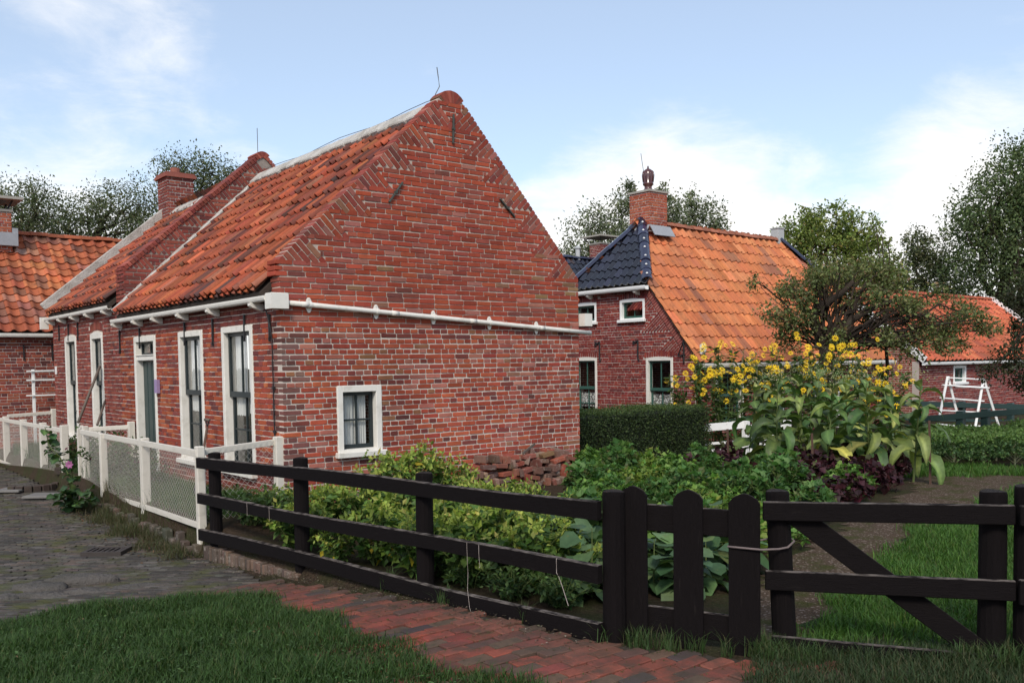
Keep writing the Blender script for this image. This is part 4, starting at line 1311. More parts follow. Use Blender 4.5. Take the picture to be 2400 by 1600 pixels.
# ------------------------------------------------------------------ the farmhouse behind (1774)
rng = np.random.default_rng(21)
FX, FY, FL, FWD = 15.11, 12.32, 7.9, 5.0
farm = thing('brick_farmhouse', 'dark red brick house dated 1774 with bright orange and blue-black tiled roof', 'house', (FX + FL / 2, FY + FWD / 2, -0.4))
PAL_2 = ([(0.215, 0.042, 0.034), (0.185, 0.036, 0.032), (0.25, 0.055, 0.040), (0.13, 0.034, 0.032), (0.22, 0.075, 0.062)], [5, 5, 2, 1.5, 1])
F2 = Frame((FX, FY, 0), (0, 1, 0), (-1, 0, 0), (0, 0, 1))
WA, WB, SA, SB = (0.56, 1.335, 0.10, 1.575), (2.88, 3.66, 0.10, 1.60), (1.36, 2.12, 2.44, 2.90), (2.88, 3.64, 2.44, 2.90)
hol = [WA, WB, SA, SB]
th2 = math.radians(51.3); zk = 1.64; zh = 3.20; run = (zh - zk) / math.tan(th2)
fw_ = wall_core('gable_wall', F2, 0.008, FWD - 0.008, -0.6, zk, [WA, WB], 'mortar_new', farm, c0=0.007)
tf = wall_core('gable_top', F2, run, FWD - run, zk + .0005, zh, [SA, SB], 'mortar_new', farm, c0=0.007)
for tri in ([(0.01, zk), (run, zk), (run, zh - 0.02)], [(FWD - .01, zk), (FWD - run, zh - .02), (FWD - run, zk)]):
    mb = MB(); V = [F2.p(a, b, c) for c in (0.007, 0.2) for a, b in tri]
    mb.add(V, [(0, 1, 2), (5, 4, 3), (0, 3, 4, 1), (1, 4, 5, 2), (2, 5, 3, 0)])
    mb.build('gable_shoulder', 'mortar_new', farm)
tmb, bnd = tumbling((0, zk), 1, th2, math.hypot(run, zh - zk), 3, rng, lambda a, z, r: pick(r, *PAL_2) * 0.95, depth=0.12, row=0.055, joint=0.008)
tint2 = lambda a, z, r: pick(r, *PAL_2)
it = courses(0, FWD, -0.5, zh, hol, rng, tint2, left=lambda z: 0 if z < zk else bnd(z - zk), right=lambda z: FWD if z < zk else FWD - (z - zk) / math.tan(th2), course=0.060, blen=0.215, joint=0.0085)
for w in hol:
    it = [q for q in it if not (w[0] - .05 < q[0] < w[1] + .05 and w[3] - .02 < q[1] < w[3] + .15)]
    n = 13
    for i in range(n):
        a = w[0] - 0.05 + (w[1] - w[0] + 0.10) * (i + 0.5) / n
        it.append((a, w[3] + 0.062 + 0.03 * math.sin(PI * (i + .5) / n), 0.125, (w[1] - w[0] + .1) / n - .009, PI / 2 + .2 * ((i + .5) / n - .5), 0.062, *pick(rng, *PAL_2)))
put_bricks(fw_, F2, it + tmb, 'newbrick', 0, rng)
lc = [('lace', (0.05, 0.49, 0.22, 0.46)), ('lace', (0.52, 0.95, 0.22, 0.46))]
for w in (WA, WB):
    window(farm, F2, *w, rng, fw=0.065, style='hung', sash='sash_green', arch=0.03, sill=False, curtain=lc)
for w in (SA, SB):
    window(farm, F2, *w, rng, fw=0.06, style='one', sash='sash_green', arch=0.02, bars=(2, 1), frame='bright_white')
# iron year numerals
def strokes(parent, yc, zc, paths, r=0.02):
    mb = MB()
    for p in paths:
        mb.tube([(FX - 0.03, yc - x, zc + z) for x, z in p], r, 6)
    mb.build('year_numeral', 'iron', parent)
SEV = [[(-0.135, 0.36), (-0.125, 0.43), (-0.07, 0.40), (-0.02, 0.43), (0.01, 0.45), (0.012, 0.32), (0.005, 0.16), (0.012, 0.05), (0.035, 0.0)]]
FOU = [[(0.05, 0.46), (-0.11, 0.14), (0.075, 0.15)], [(0.05, 0.46), (0.05, 0.2), (0.045, -0.02)]]
ONE = [[(-0.06, 0.40), (0.0, 0.45), (0.0, 0.2), (0.01, 0.0)]]
strokes(farm, 16.33, 1.53, ONE); strokes(farm, 15.09, 1.53, SEV); strokes(farm, 13.88, 1.53, SEV); strokes(farm, 12.60, 1.48, FOU)
# long wall under the low eaves
F2L = Frame((FX, FY, 0), (1, 0, 0), (0, -1, 0), (0, 0, 1))
lw = [(0.75, 1.75, 0.1, 1.30), (2.3, 3.3, 0.1, 1.30), (4.6, 5.7, -0.4, 1.30)]
lwall = wall_core('long_wall', F2L, 0.2, FL, -0.6, 1.42, lw, 'mortar_new', farm, c0=0.007)
put_bricks(lwall, F2L, courses(0.1, FL, -0.3, 1.40, lw, rng, tint2, course=0.060, blen=0.215, joint=0.0085), 'newbrick', 0, rng)
for w in lw: window(farm, F2L, *w, rng, fw=0.075, style='hung', sash='sash_green', sill=False)
mb = MB(); mb.box((FX + .2, FY + FWD - .2, -.6), (FX + FL - .2, FY + FWD, 1.5)); mb.box((FX + FL - .2, FY + .21, -.6), (FX + FL, FY + FWD - .21, 1.6))
mb.build('back_wall', 'plain_brick', farm)
mb = MB()
for c in (0.0, 0.2): mb.add([(FX + FL - c, FY + .1, 1.62), (FX + FL - c, FY + run, zh), (FX + FL - c, FY + FWD - run, zh), (FX + FL - c, FY + FWD - .1, 1.62)], [(0, 1, 2, 3)])
mb.build('far_gable', 'plain_brick', farm)
# roof body
EY, EZ, RY, RZ2 = 12.12, 1.47, 14.82, 4.80
XL, XR, HL, HR = 15.04, 23.08, 16.28, 21.85
HZ = 3.22
yh = EY + (HZ - EZ) / (RZ2 - EZ) * (RY - EY)
mb = MB()
q = lambda x, y, z: (x, y, z - 0.03)
Yb = 2 * RY
V = [q(XL, EY, EZ), q(XR, EY, EZ), q(XR, yh, HZ), q(HR, RY, RZ2), q(HL, RY, RZ2), q(XL, yh, HZ), q(XL, Yb - EY, EZ), q(XR, Yb - EY, EZ), q(XR, Yb - yh, HZ), q(XL, Yb - yh, HZ)]
mb.add(V, [(0, 1, 2, 3, 4, 5), (6, 9, 4, 3, 8, 7), (5, 4, 9), (2, 8, 3)])
roofF = mb.build('roof', 'roof_deck', farm)
PAL_O = ([(0.50, 0.165, 0.066), (0.46, 0.148, 0.060), (0.53, 0.19, 0.082), (0.40, 0.135, 0.065), (0.30, 0.12, 0.07)], [5, 5, 3, 1.8, .9])
v2 = np.array([0, RY - EY, RZ2 - EZ]); lv = np.linalg.norm(v2); v2 /= lv
fo = Frame((XL, EY, EZ), (1, 0, 0), (0, -v2[2], v2[1]), v2)
w_, g_ = 0.2595, 0.36


def keep_o(a, b, m=0.0):
    x = XL + a + w_ / 2; z = EZ + (b + g_ * .5) * v2[2]
    t = max((z - HZ) / (RZ2 - HZ), 0)
    return x > XL + t * (HL - XL) - m and x < XR - t * (XR - HR) + m and z < RZ2


sl = [(i * w_, j * g_ - 0.03) for j in range(12) for i in range(31) if keep_o(i * w_, j * g_)]
put_tiles(roofF, fo, w_, g_, sl, lambda a, b, r: pick(r, *PAL_O, jit=.09), 'newtile', 210, rng, 1.0, wob=0.003)
fb = Frame((XR, Yb - EY, EZ), (-1, 0, 0), (0, v2[2], v2[1]), (0, -v2[1], v2[2]))
put_tiles(roofF, fb, w_, g_, sl, lambda a, b, r: pick(r, *PAL_O, jit=.09), 'newtile', 0, rng, 1.0)
# glazed half hips
PAL_B = ([(0.012, 0.013, 0.022), (0.010, 0.010, 0.015), (0.018, 0.019, 0.034), (0.040, 0.021, 0.019)], [4, 3, 2, .5])
for sx, x0, hx in ((1, XL - 0.04, HL), (-1, XR + 0.04, HR)):
    vh = np.array([hx - x0, 0, RZ2 - HZ]); lh = np.linalg.norm(vh); vh /= lh
    nh = np.array([-sx * vh[2], 0, abs(vh[0])])
    ya, yb = (yh - 0.06, Yb - yh + 0.06)
    fr = Frame((x0, yb, HZ + 0.01), (0, -1, 0), nh, vh) if sx > 0 else Frame((x0, ya, HZ + .01), (0, 1, 0), nh, vh)
    wid = yb - ya; gw, gg = wid / 14, 0.27
    ss = []
    for j in range(8):
        for i in range(14):
            t = (j + .35) * gg / lh; c_ = (i + .5) / 14
            if t < 1 and t / 2 - .02 < c_ < 1 - t / 2 + .02: ss.append((i * gw, j * gg - .02))
    put_tiles(roofF, fr, gw, gg, ss, lambda a, b, r: pick(r, *PAL_B), 'glazed', 62 if sx > 0 else 0, rng, 0.9, name='glazed_tile', rest='glazed_tiles')
tb = lambda r: np.array((0.018, 0.020, 0.046)) * (1 + r.normal(0, .2))
ridge_tiles(roofF, (XL - 0.02, yh - 0.02, HZ + 0.10), (HL, RY - 0.02, RZ2 + 0.10), 7, 0.13, 'glazed', tb, rng, 'hip_tile')
ridge_tiles(roofF, (XL - 0.02, Yb - yh + 0.02, HZ + 0.10), (HL, RY + 0.02, RZ2 + 0.10), 7, 0.12, 'glazed', tb, rng, 'hip_tile')
ridge_tiles(roofF, (XR + 0.02, yh - 0.02, HZ + 0.08), (HR, RY - 0.02, RZ2 + 0.08), 7, 0.12, 'glazed', tb, rng, 'hip_tile')
for i in range(7):
    c = np.array([XL - .02, yh - .02, HZ + .10]) + (np.array([HL, RY - .02, RZ2 + .10]) - np.array([XL - .02, yh - .02, HZ + .10])) * (i + .3) / 7
    mb = MB(); mb.lathe(c + np.array([-.035, -.035, 0.045]), [(0.026, 0), (0.026, 0.02), (0.012, 0.032)], 8); mb.build('nail_cap', 'bright_white', roofF)
ridge_tiles(roofF, (HL + 0.45, RY, RZ2 + 0.05), (HR, RY, RZ2 + 0.03), 15, 0.13, 'newtile', lambda r: np.array((0.33, 0.125, 0.075)) * (1 + r.normal(0, .12)), rng, sag=0.03)
cf = chimney(farm, (16.55, 14.84), 0.64, 0.64, 4.30, 5.52, rng, ([(0.36, 0.095, 0.05), (0.31, 0.075, 0.044), (0.40, 0.12, 0.065), (0.24, 0.065, 0.045)], [4, 4, 2, 1]), 'newbrick', 0, 'plate')
mb = MB()
prof = [(0.16, 0), (0.165, 0.05), (0.11, 0.10), (0.105, 0.16), (0.15, 0.20), (0.155, 0.24), (0.14, 0.26), (0.165, 0.45), (0.15, 0.54), (0.08, 0.60), (0.03, 0.62), (0.02, 0.68), (0.0, 0.70)]
mb.lathe((16.55, 14.84, 5.56), [(r_ * .85, z_ * .92) for r_, z_ in prof], 18, cap=False)
for i in range(9):
    an = i * 2 * PI / 9
    mb.tube([(16.55 + r_ * .85 * math.cos(an), 14.84 + r_ * .85 * math.sin(an), 5.56 + z_ * .92) for r_, z_ in ((0.145, .27), (0.168, .45), (0.145, .55))], 0.012, 5)
mb.build('chimney_pot', 'clay_glaze', cf, smooth=True)
mb = MB()
mb.box((16.55 - .40, 14.84 - .40, 4.56), (16.55 + .40, 14.84 + .40, 4.575))
for a, b in (((-.37, -.37), (.37, -.37)), ((-.37, .37), (-.37, -.37))):
    A0 = np.array([16.55 + a[0], 14.84 + a[1], 0]); B0 = np.array([16.55 + b[0], 14.84 + b[1], 0])
    outd = np.cross((B0 - A0) / np.linalg.norm(B0 - A0), (0, 0, 1.0))
    mb.add([A0 + (0, 0, 4.72), B0 + (0, 0, 4.72), B0 + outd * .16 + (0, 0, 4.47), A0 + outd * .16 + (0, 0, 4.47)], [(0, 1, 2, 3)])
    mb.add([A0 - outd * .01 + (0, 0, 4.72), B0 - outd * .01 + (0, 0, 4.72), B0 + outd * .15 + (0, 0, 4.46), A0 + outd * .15 + (0, 0, 4.46)], [(3, 2, 1, 0)])
mb.build('lead_flashing', 'lead', cf)
a_ = on(1516, 455, 'y', 14.9); b_ = on(1502, 360, 'y', 14.9)
rod(farm, [a_, a_ * .5 + b_ * .5, b_], 0.007)
mb = MB(); mb.box((21.72, 14.70, 4.7), (21.98, 14.96, 5.12)); mb.box((21.70, 14.68, 5.1205), (22.0, 14.98, 5.15)); mb.build('flue', 'zinc', farm)
gutter(farm, (XL + 0.03, EY + 0.02, 1.34), (XR, EY + 0.02, 1.34), (0, -1, 0), 'white_paint', 1.2)
gutter(farm, (XL - 0.02, Yb - yh + 0.1, HZ - 0.14), (XL - 0.02, yh - 0.06, HZ - 0.14), (-1, 0, 0), 'bright_white', 1.1)
for y in (13.85, 15.35): corbel(farm, (FX - .003, y, HZ - 0.145), (-1, 0, 0), (0, 1, 0))
mb = MB(); mb.extrude([(0, 0), (0.0, 0.17), (-0.05, 0.2), (-0.09, 0.14), (-0.08, 0.03), (-0.04, -0.03)], (FX - .01, EY + .02, 1.66), (FX + .10, EY + .02, 1.66), (0, 1, 0), (0, 0, 1)); mb.build('eaves_stop', 'white_paint', farm)
# brick verge along the gable slope
lnv = math.hypot(run, zh - zk); vg = []
for i in range(int(lnv / .062)):
    for k_ in range(2):
        u_, t_ = (i + .5) * .062, .055 + .105 * k_
        vg.append((u_ * math.cos(th2) + t_ * math.sin(th2) - .03, zk + u_ * math.sin(th2) - t_ * math.cos(th2) + .03, .098, .053, th2 - PI / 2, .09, *pick(rng, [(0.30, 0.11, 0.09), (0.26, 0.08, 0.065)], [1, 1])))
put_bricks(fw_, Frame((FX - .014, FY, 0), (0, 1, 0), (-1, 0, 0), (0, 0, 1)), vg, 'newbrick', 0, rng, rest='verge_bricks')


# ------------------------------------------------------------------ simpler houses further back
def simple_house(name, label, x0, x1, y, eave, dy, rz, w, g, pal, pb, nb, nt, rng, holes=(), matt='tile', base=-0.6, verge=False, ridge=None, amp=1.0, wstyle=None, over=0.14):
    h = thing(name, label, 'house', ((x0 + x1) / 2, y + dy, base))
    fr = Frame((x0, y, 0), (1, 0, 0), (0, -1, 0), (0, 0, 1)); Lx = x1 - x0
    wl = wall_core('front_wall', fr, 0, Lx, base, eave + 0.05, list(holes), 'mortar_new', h, c0=0.007)
    put_bricks(wl, fr, courses(0, Lx, base, eave + 0.03, list(holes), rng, lambda a, z, r: pick(r, *pb), course=0.0625, joint=0.010), 'newbrick', nb, rng)
    for ho in holes: window(h, fr, *ho, rng, **(wstyle or {}))
    mb = MB()
    for xx in (x0, x1 - 0.2):
        mb.box((xx + .001, y + .2005, base), (xx + .199, y + 2 * dy, eave + .04))
        mb.add([(xx + .001, y + .05, eave + .041), (xx + .001, y + 2 * dy - .05, eave + .041), (xx + .001, y + dy, rz - .08), (xx + .199, y + .05, eave + .041), (xx + .199, y + 2 * dy - .05, eave + .041), (xx + .199, y + dy, rz - .08)],
               [(0, 2, 1), (3, 4, 5), (0, 3, 5, 2), (1, 2, 5, 4)])
    mb.box((x0 + .2005, y + 2 * dy - .2, base), (x1 - .2005, y + 2 * dy - .001, eave + .04))
    mb.build('side_wall', 'plain_brick', h)
    v = np.array([0, dy + over, rz - eave - 0.06]); ez = eave + 0.06
    lv = np.linalg.norm(v); v /= lv
    mb = MB(); e = 0.03
    mb.add([(x0 - .05, y - over, ez - e), (x1 + .05, y - over, ez - e), (x1 + .05, y + dy, rz - e), (x0 - .05, y + dy, rz - e), (x1 + .05, y + 2 * dy + over, ez - e), (x0 - .05, y + 2 * dy + over, ez - e)], [(0, 1, 2, 3), (3, 2, 4, 5)])
    ro = mb.build('roof', 'roof_deck', h)
    nc = int(round((Lx + .1) / w)); w = (Lx + .1) / nc; nr = int(math.ceil((lv - .05) / g)); g = (lv - .02) / nr
    f1 = Frame((x0 - .05, y - over, ez), (1, 0, 0), (0, -v[2], v[1]), v)
    ss = [(i * w, j * g - .02) for j in range(nr) for i in range(nc)]
    put_tiles(ro, f1, w, g, ss, lambda a, b, r: pick(r, *pal, jit=.13), matt, nt, rng, amp, wob=.004)
    f1 = Frame((x1 + .05, y + 2 * dy + over, ez), (-1, 0, 0), (0, v[2], v[1]), (0, -v[1], v[2]))
    put_tiles(ro, f1, w, g, ss, lambda a, b, r: pick(r, *pal, jit=.13), matt, 0, rng, amp)
    rt = ridge or (lambda r: np.array(pal[0][0]) * (.8 + r.normal(0, .12)))
    ridge_tiles(ro, (x0 - .05, y + dy, rz + .04), (x1 + .05, y + dy, rz + .04), int(Lx / .36), .12, matt, rt, rng)
    gutter(h, (x0 - .05, y - over + .04, eave - .06), (x1 + .05, y - over + .04, eave - .06), (0, -1, 0), 'bright_white' if verge else 'white_paint')
    if verge:
        for xx in (x0 - .06, x1 + .06):
            mb = MB()
            for s in (0, 1):
                yy = (y - over - .05) if s == 0 else y + 2 * dy + over + .05
                mb.beam((xx, yy, ez + .02), (xx, y + dy, rz + .09), 0.03, 0.2, bev=0.004)
            mb.build('verge_board', 'bright_white', h)
    return h


rng = np.random.default_rng(31)
PAL_0 = ([(0.38, 0.105, 0.045), (0.33, 0.086, 0.039), (0.42, 0.135, 0.058), (0.33, 0.13, 0.085), (0.22, 0.085, 0.055), (0.45, 0.30, 0.22)], [5, 4, 3, 2, 1.2, .3])
PB_0 = ([(0.26, 0.065, 0.045), (0.20, 0.052, 0.04), (0.30, 0.085, 0.05), (0.12, 0.04, 0.036)], [4, 3, 2, 2])
h0 = simple_house('tiled_house', 'red brick house with mottled orange pantile roof behind the clothes rack', 2.0, 7.4, 21.4, 2.26, 2.35, 4.66, 0.245, 0.25, PAL_0, PB_0, 0, 120, rng, wstyle=dict(style='hung'))
cb = on(27, 540, 'y', 23.2)
c0 = chimney(h0, (cb[0] - 0.36, 23.45), 0.72, 0.62, 4.2, 5.1, rng, ([(0.36, 0.10, 0.05), (0.31, 0.08, 0.045), (0.25, 0.07, 0.05)], [3, 3, 1]), 'newbrick', 0, 'slab')
mb = MB(); mb.box((cb[0] - 0.76, 23.05, 4.33), (cb[0] + 0.10, 23.13, 4.62)); mb.box((cb[0] + 0.002, 23.131, 4.33), (cb[0] + 0.12, 23.6, 4.74)); mb.build('lead_flashing', 'lead', c0)
for x in (3.5, 4.2, 4.75):
    mb = MB(); mb.box((x - .012, 21.372, 1.72), (x + .012, 21.396, 2.05)); mb.build('wall_anchor', 'iron', h0)

PAL_3 = ([(0.44, 0.11, 0.055), (0.40, 0.10, 0.05), (0.48, 0.14, 0.07), (0.36, 0.10, 0.06)], [4, 4, 2, 1])
wn = on(2255, 868, 'y', 12.0)[0] - 24.3
h3 = simple_house('small_brick_house', 'small brick house with red tiles and white verge boards behind drying frame', 24.3, 34.6, 12.0, 1.34, 2.5, 3.55, 0.26, 0.33, PAL_3, PAL_2, 0, 130, rng,
                  holes=[(wn - .55, wn + .25, 0.75, 1.25)], verge=True, matt='newtile', wstyle=dict(style='one', frame='bright_white', sash='sash_green', bars=(2, 1)))
bl = on(1352, 606, 'y', 25.0)
h4 = simple_house('blue_roofed_house', 'house with dark blue glazed roof half hidden between the two near houses', bl[0] - 3.2, bl[0] + 4.5, 22.6, 2.3, 2.4, bl[2], 0.24, 0.30, PAL_B, PAL_2, 0, 40, rng, matt='glazed', ridge=tb)
cc = on(1408, 575, 'y', 25.0)
chimney(h4, (cc[0], 25.0), 0.62, 0.62, cc[2] - 1.2, cc[2] + 0.02, rng, PAL_2, 'newbrick', 0, 'slab')
mb = MB(); p_ = on(1350, 606, 'y', 25.0); mb.lathe((p_[0] + .1, 25.0, p_[2] - .05), [(0.09, 0), (0.09, 0.42), (0.13, 0.43), (0.13, 0.47), (0.02, 0.55)], 10); mb.build('flue', 'zinc', h4)


# ------------------------------------------------------------------ black fence and gates
rng = np.random.default_rng(41)


def xy(px, d, py=1200):
    return at(px, py, d)[:2]


fA, fB = xy(484, 9.3), xy(1424, 5.45)            # ends of the three-rail fence
fdir = np.array([*(fB - fA), 0.0]); flen = np.linalg.norm(fdir); fdir /= flen
fside = np.array([fdir[1], -fdir[0], 0.0])         # towards the street
if fside @ np.array([1.0, 0, 0]) > 0: fside = -fside


def along(px):
    r = ray(px, 1200)[:2]; d = fB - fA
    A = np.array([[r[0], -d[0]], [r[1], -d[1]]])
    return np.linalg.solve(A, fA)[1]


def post_round(parent, p, z0, z1, r, name='post', mat='tarred_post', lean=(0, 0), flat=0.75):
    """round pole with a flat sawn face and weathered top"""
    mb = MB(); n = 14
    V = []
    for k, (z, s) in enumerate(((z0, 1.03), ((z0 + z1) / 2, 1.0), (z1 - 0.015, 0.98), (z1, 0.93))):
        for i in range(n):
            a = 2 * PI * i / n
            rr = r * s * (1 + 0.02 * math.sin(3 * a + k))
            t = (z - z0) / (z1 - z0)
            V.append((p[0] + rr * math.cos(a) + lean[0] * t, p[1] + rr * math.sin(a) + lean[1] * t, z + (0.004 * math.sin(a * 2) if k == 3 else 0)))
    F = [(k * n + i, k * n + (i + 1) % n, (k + 1) * n + (i + 1) % n, (k + 1) * n + i) for k in range(3) for i in range(n)] + [tuple(range(3 * n, 4 * n))]
    mb.add(V, F)
    return mb.build(name, mat, parent)


fence = thing('black_rail_fence', 'black tarred fence with three long rails and round posts beside the brick path', 'fence', (*((fA + fB) / 2), -0.3))
P3 = lambda q, z: np.array([q[0], q[1], z])
for zA, zB, hh in ((0.60, 0.672, 0.108), (0.217, 0.283, 0.105), (-0.134, -0.074, 0.115)):
    mb = MB()
    n = 7
    for i in range(n):
        t0, t1 = i / n, (i + 1) / n
        w = lambda t: 0.010 * math.sin(8 * t + zA * 7)
        a = P3(fA + (fB - fA) * t0, zA + (zB - zA) * t0 - hh / 2 + w(t0)) + fside * 0.075
        b = P3(fA + (fB - fA) * t1, zA + (zB - zA) * t1 - hh / 2 + w(t1)) + fside * 0.075
        if i == 0:
            seg = [a]
        seg.append(b)
    d_ = fdir
    V = []
    for k, s in enumerate(seg):
        hb = hh / 2 + 0.003 * math.sin(k * 2.1)
        V += [s + fside * 0.022 + (0, 0, hb - .005), s + fside * 0.016 + (0, 0, hb), s - fside * 0.022 + (0, 0, hb), s - fside * 0.022 - (0, 0, hb), s + fside * 0.022 - (0, 0, hb)]
    F = [(k * 5 + i, k * 5 + (i + 1) % 5, k * 5 + 5 + (i + 1) % 5, k * 5 + 5 + i) for k in range(n) for i in range(5)] + [(0, 1, 2, 3, 4), tuple(n * 5 + i for i in (4, 3, 2, 1, 0))]
    mb.add(V, F)
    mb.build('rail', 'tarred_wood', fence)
for px, ztop, r in ((506, 0.645, 0.062), (707, 0.70, 0.066), (995, 0.70, 0.066)):
    p = fA + (fB - fA) * along(px)
    post_round(fence, p, float(gz(p[0] - .2, p[1])) - 0.05, ztop, r)
p = fB + fdir[:2] * 0.03
post_round(fence, p + np.array([0.02, 0.0]), -0.3, 0.725, 0.07)

# strings hanging on the rails
def string(label, pts, r=0.0018):
    mb = MB(); mb.tube(pts, r, 4); o = mb.build('twine', 'string', None); tag(o, label, 'string')


def railpt(px, zA, zB, off=0.10):
    t = along(px); q = fA + (fB - fA) * t
    return P3(q, zA + (zB - zA) * t) + fside * off


for px, lab in ((602, 'pale string tied round the middle rail near the white fence post'), (654, 'pale string tied round the middle rail beside second black post')):
    a = railpt(px, 0.22, 0.286, 0.100); b = railpt(px, 0.10, 0.165, 0.100)
    string(lab, [a - fside * .05 + (0, 0, .002), a + (0, 0, .002), b, b - fside * .05])
a = railpt(1118, .22, .286, .1)
string('loose grey string dangling low from the middle rail near the gate', [a - fside * .05, a, a + (0.002, 0, -.12), a + (.006, .0, -.22), a + (0, 0.0, -.33), a + (.0, -.02, -.45), a + (0.01, -.04, -.52)], 0.0014)
a = railpt(1146, .22, .286, .1)
string('short string loop hanging from the middle rail', [a, a + (0, 0, -.06), a + (0.004, 0, -.13), a + (.008, 0, -.15), a + (.0, 0, -.16)], 0.0014)
a = railpt(1328, .22, .286, .1)
string('tan string knotted on middle rail by the gate post', [a - fside * .05, a, a + (0, 0, -.09), a + (.01, -.01, -.115), a + (.03, -.02, -.18), a + (.06, -.04, -.30)], 0.0022)

# small picket gate
g1, g3 = xy(1487, 5.47), xy(1748, 5.22)
gdir = np.array([*(g3 - g1), 0]); gdir /= np.linalg.norm(gdir); gside = np.array([gdir[1], -gdir[0], 0.0])
if gside @ FW > 0: gside = -gside
gate = thing('black_picket_gate', 'small black gate of three wide rounded pickets', 'gate', (*((g1 + g3) / 2), -0.2))
for px, d, wd, zb, zt in ((1487, 5.47, 0.168, -0.20, 0.755), (1615, 5.345, 0.172, -0.21, 0.745), (1746, 5.22, 0.176, -0.215, 0.735)):
    c = xy(px, d); pr = []
    hw = wd / 2
    for i in range(9):
        t = -1 + 2 * i / 8
        pr.append((hw * t, zt - 0.045 * abs(t) ** 1.6 - (0.012 if abs(t) == 1 else 0)))
    pr = [(-hw * 1.01, zb)] + pr + [(hw * 1.01, zb)]
    mb = MB(); c0 = P3(c, 0) + gside * 0.03
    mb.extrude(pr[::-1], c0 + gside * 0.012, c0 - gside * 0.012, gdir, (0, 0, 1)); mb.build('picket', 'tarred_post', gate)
for zA, zB, hh in ((0.60, 0.575, 0.16), (-0.015, -0.045, 0.16)):
    mb = MB(); a = P3(xy(1440, 5.51), zA - .03) - gside * 0.012; b = P3(xy(1770, 5.20), zB - .03) - gside * 0.012
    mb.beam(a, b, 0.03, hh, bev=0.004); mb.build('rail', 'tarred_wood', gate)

# wide braced gate on the right
rgate = thing('black_braced_gate', 'wide black wooden gate with two rails and a diagonal brace', 'gate', (*xy(2090, 5.15), -0.2))
e0, e1 = xy(1786, 5.28), xy(2366, 5.02)
rdir = np.array([*(e1 - e0), 0]); rdir /= np.linalg.norm(rdir); rside = np.array([rdir[1], -rdir[0], 0.0])
if rside @ FW > 0: rside = -rside


def zpix(px, py, d):
    return at(px, py, d)[2]


for (pa, ya), (pb_, yb), hh, w in (((1785, 1169), (2366, 1177), 0.109, 0.035), ((1790, 1329), (2369, 1353), 0.112, 0.035), ((1804, 1481), (2330, 1528), 0.10, 0.03)):
    mb = MB()
    a = P3(xy(pa, 5.28), zpix(pa, ya, 5.28) - hh / 2) + rside * 0.085; b = P3(xy(pb_, 5.02), zpix(pb_, yb, 5.02) - hh / 2) + rside * 0.085
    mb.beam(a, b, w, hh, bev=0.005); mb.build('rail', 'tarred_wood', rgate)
for px, d, zt, r, dx in ((1832, 5.27, 0.79, 0.068, 20), (2327, 5.06, 0.735, 0.074, -3)):
    q = xy(px + dx * .5, d); t = xy(px - dx * .5, d)
    o = post_round(rgate, q, -0.3, zpix(1820, 1149, 5.27) if px < 2000 else zpix(2328, 1150, 5.06), r, 'stile', lean=tuple(t - q))
mb = MB()
a = P3(xy(1858, 5.25), zpix(1858, 1200, 5.25)) + rside * 0.045; b = P3(xy(2300, 5.07), zpix(2300, 1530, 5.07)) + rside * 0.045
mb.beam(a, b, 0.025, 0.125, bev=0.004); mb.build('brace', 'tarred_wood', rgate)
efence = thing('black_end_post', 'thick black post with rail stubs at the edge of the picture beside braced gate', 'fence', (*xy(2405, 4.98), -0.2))
post_round(efence, xy(2412, 5.0), -0.3, zpix(2395, 1138, 5.0), 0.075)
for ya, hh in ((1178, 0.11), (1350, 0.14)):
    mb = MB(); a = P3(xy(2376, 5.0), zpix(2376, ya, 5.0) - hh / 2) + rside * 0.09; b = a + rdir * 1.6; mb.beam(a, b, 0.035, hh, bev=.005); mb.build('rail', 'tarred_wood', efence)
# rope holding the gate shut
mb = MB()
q3 = P3(xy(1746, 5.22), 0); qs = P3(xy(1822, 5.27), 0); zr = zpix(1746, 1281, 5.2)
ring = [q3 - gdir * .09 + gside * .0 + (0, 0, zr), q3 - gdir * .09 + gside * .05 + (0, 0, zr), q3 + gside * .055 + (0, 0, zr - .002), q3 + gdir * .10 + gside * .06 + (0, 0, zr - .004),
        qs + rside * .095 + (0, 0, zr - .012), qs + rdir * .05 + rside * .08 + (0, 0, zr - .004), qs + rdir * .092 + rside * .02 + (0, 0, zr + .02), qs + rdir * .08 - rside * .05 + (0, 0, zr + .025),
        qs - rside * .09 + (0, 0, zr + .02), q3 - gside * .04 + (0, 0, zr + .01), q3 - gdir * .09 - gside * .01 + (0, 0, zr)]
mb.tube(ring, 0.0065, 6)
tag(mb.build('rope_loop', 'rope', None, smooth=True), 'brown rope looped round gate picket and black post', 'rope')

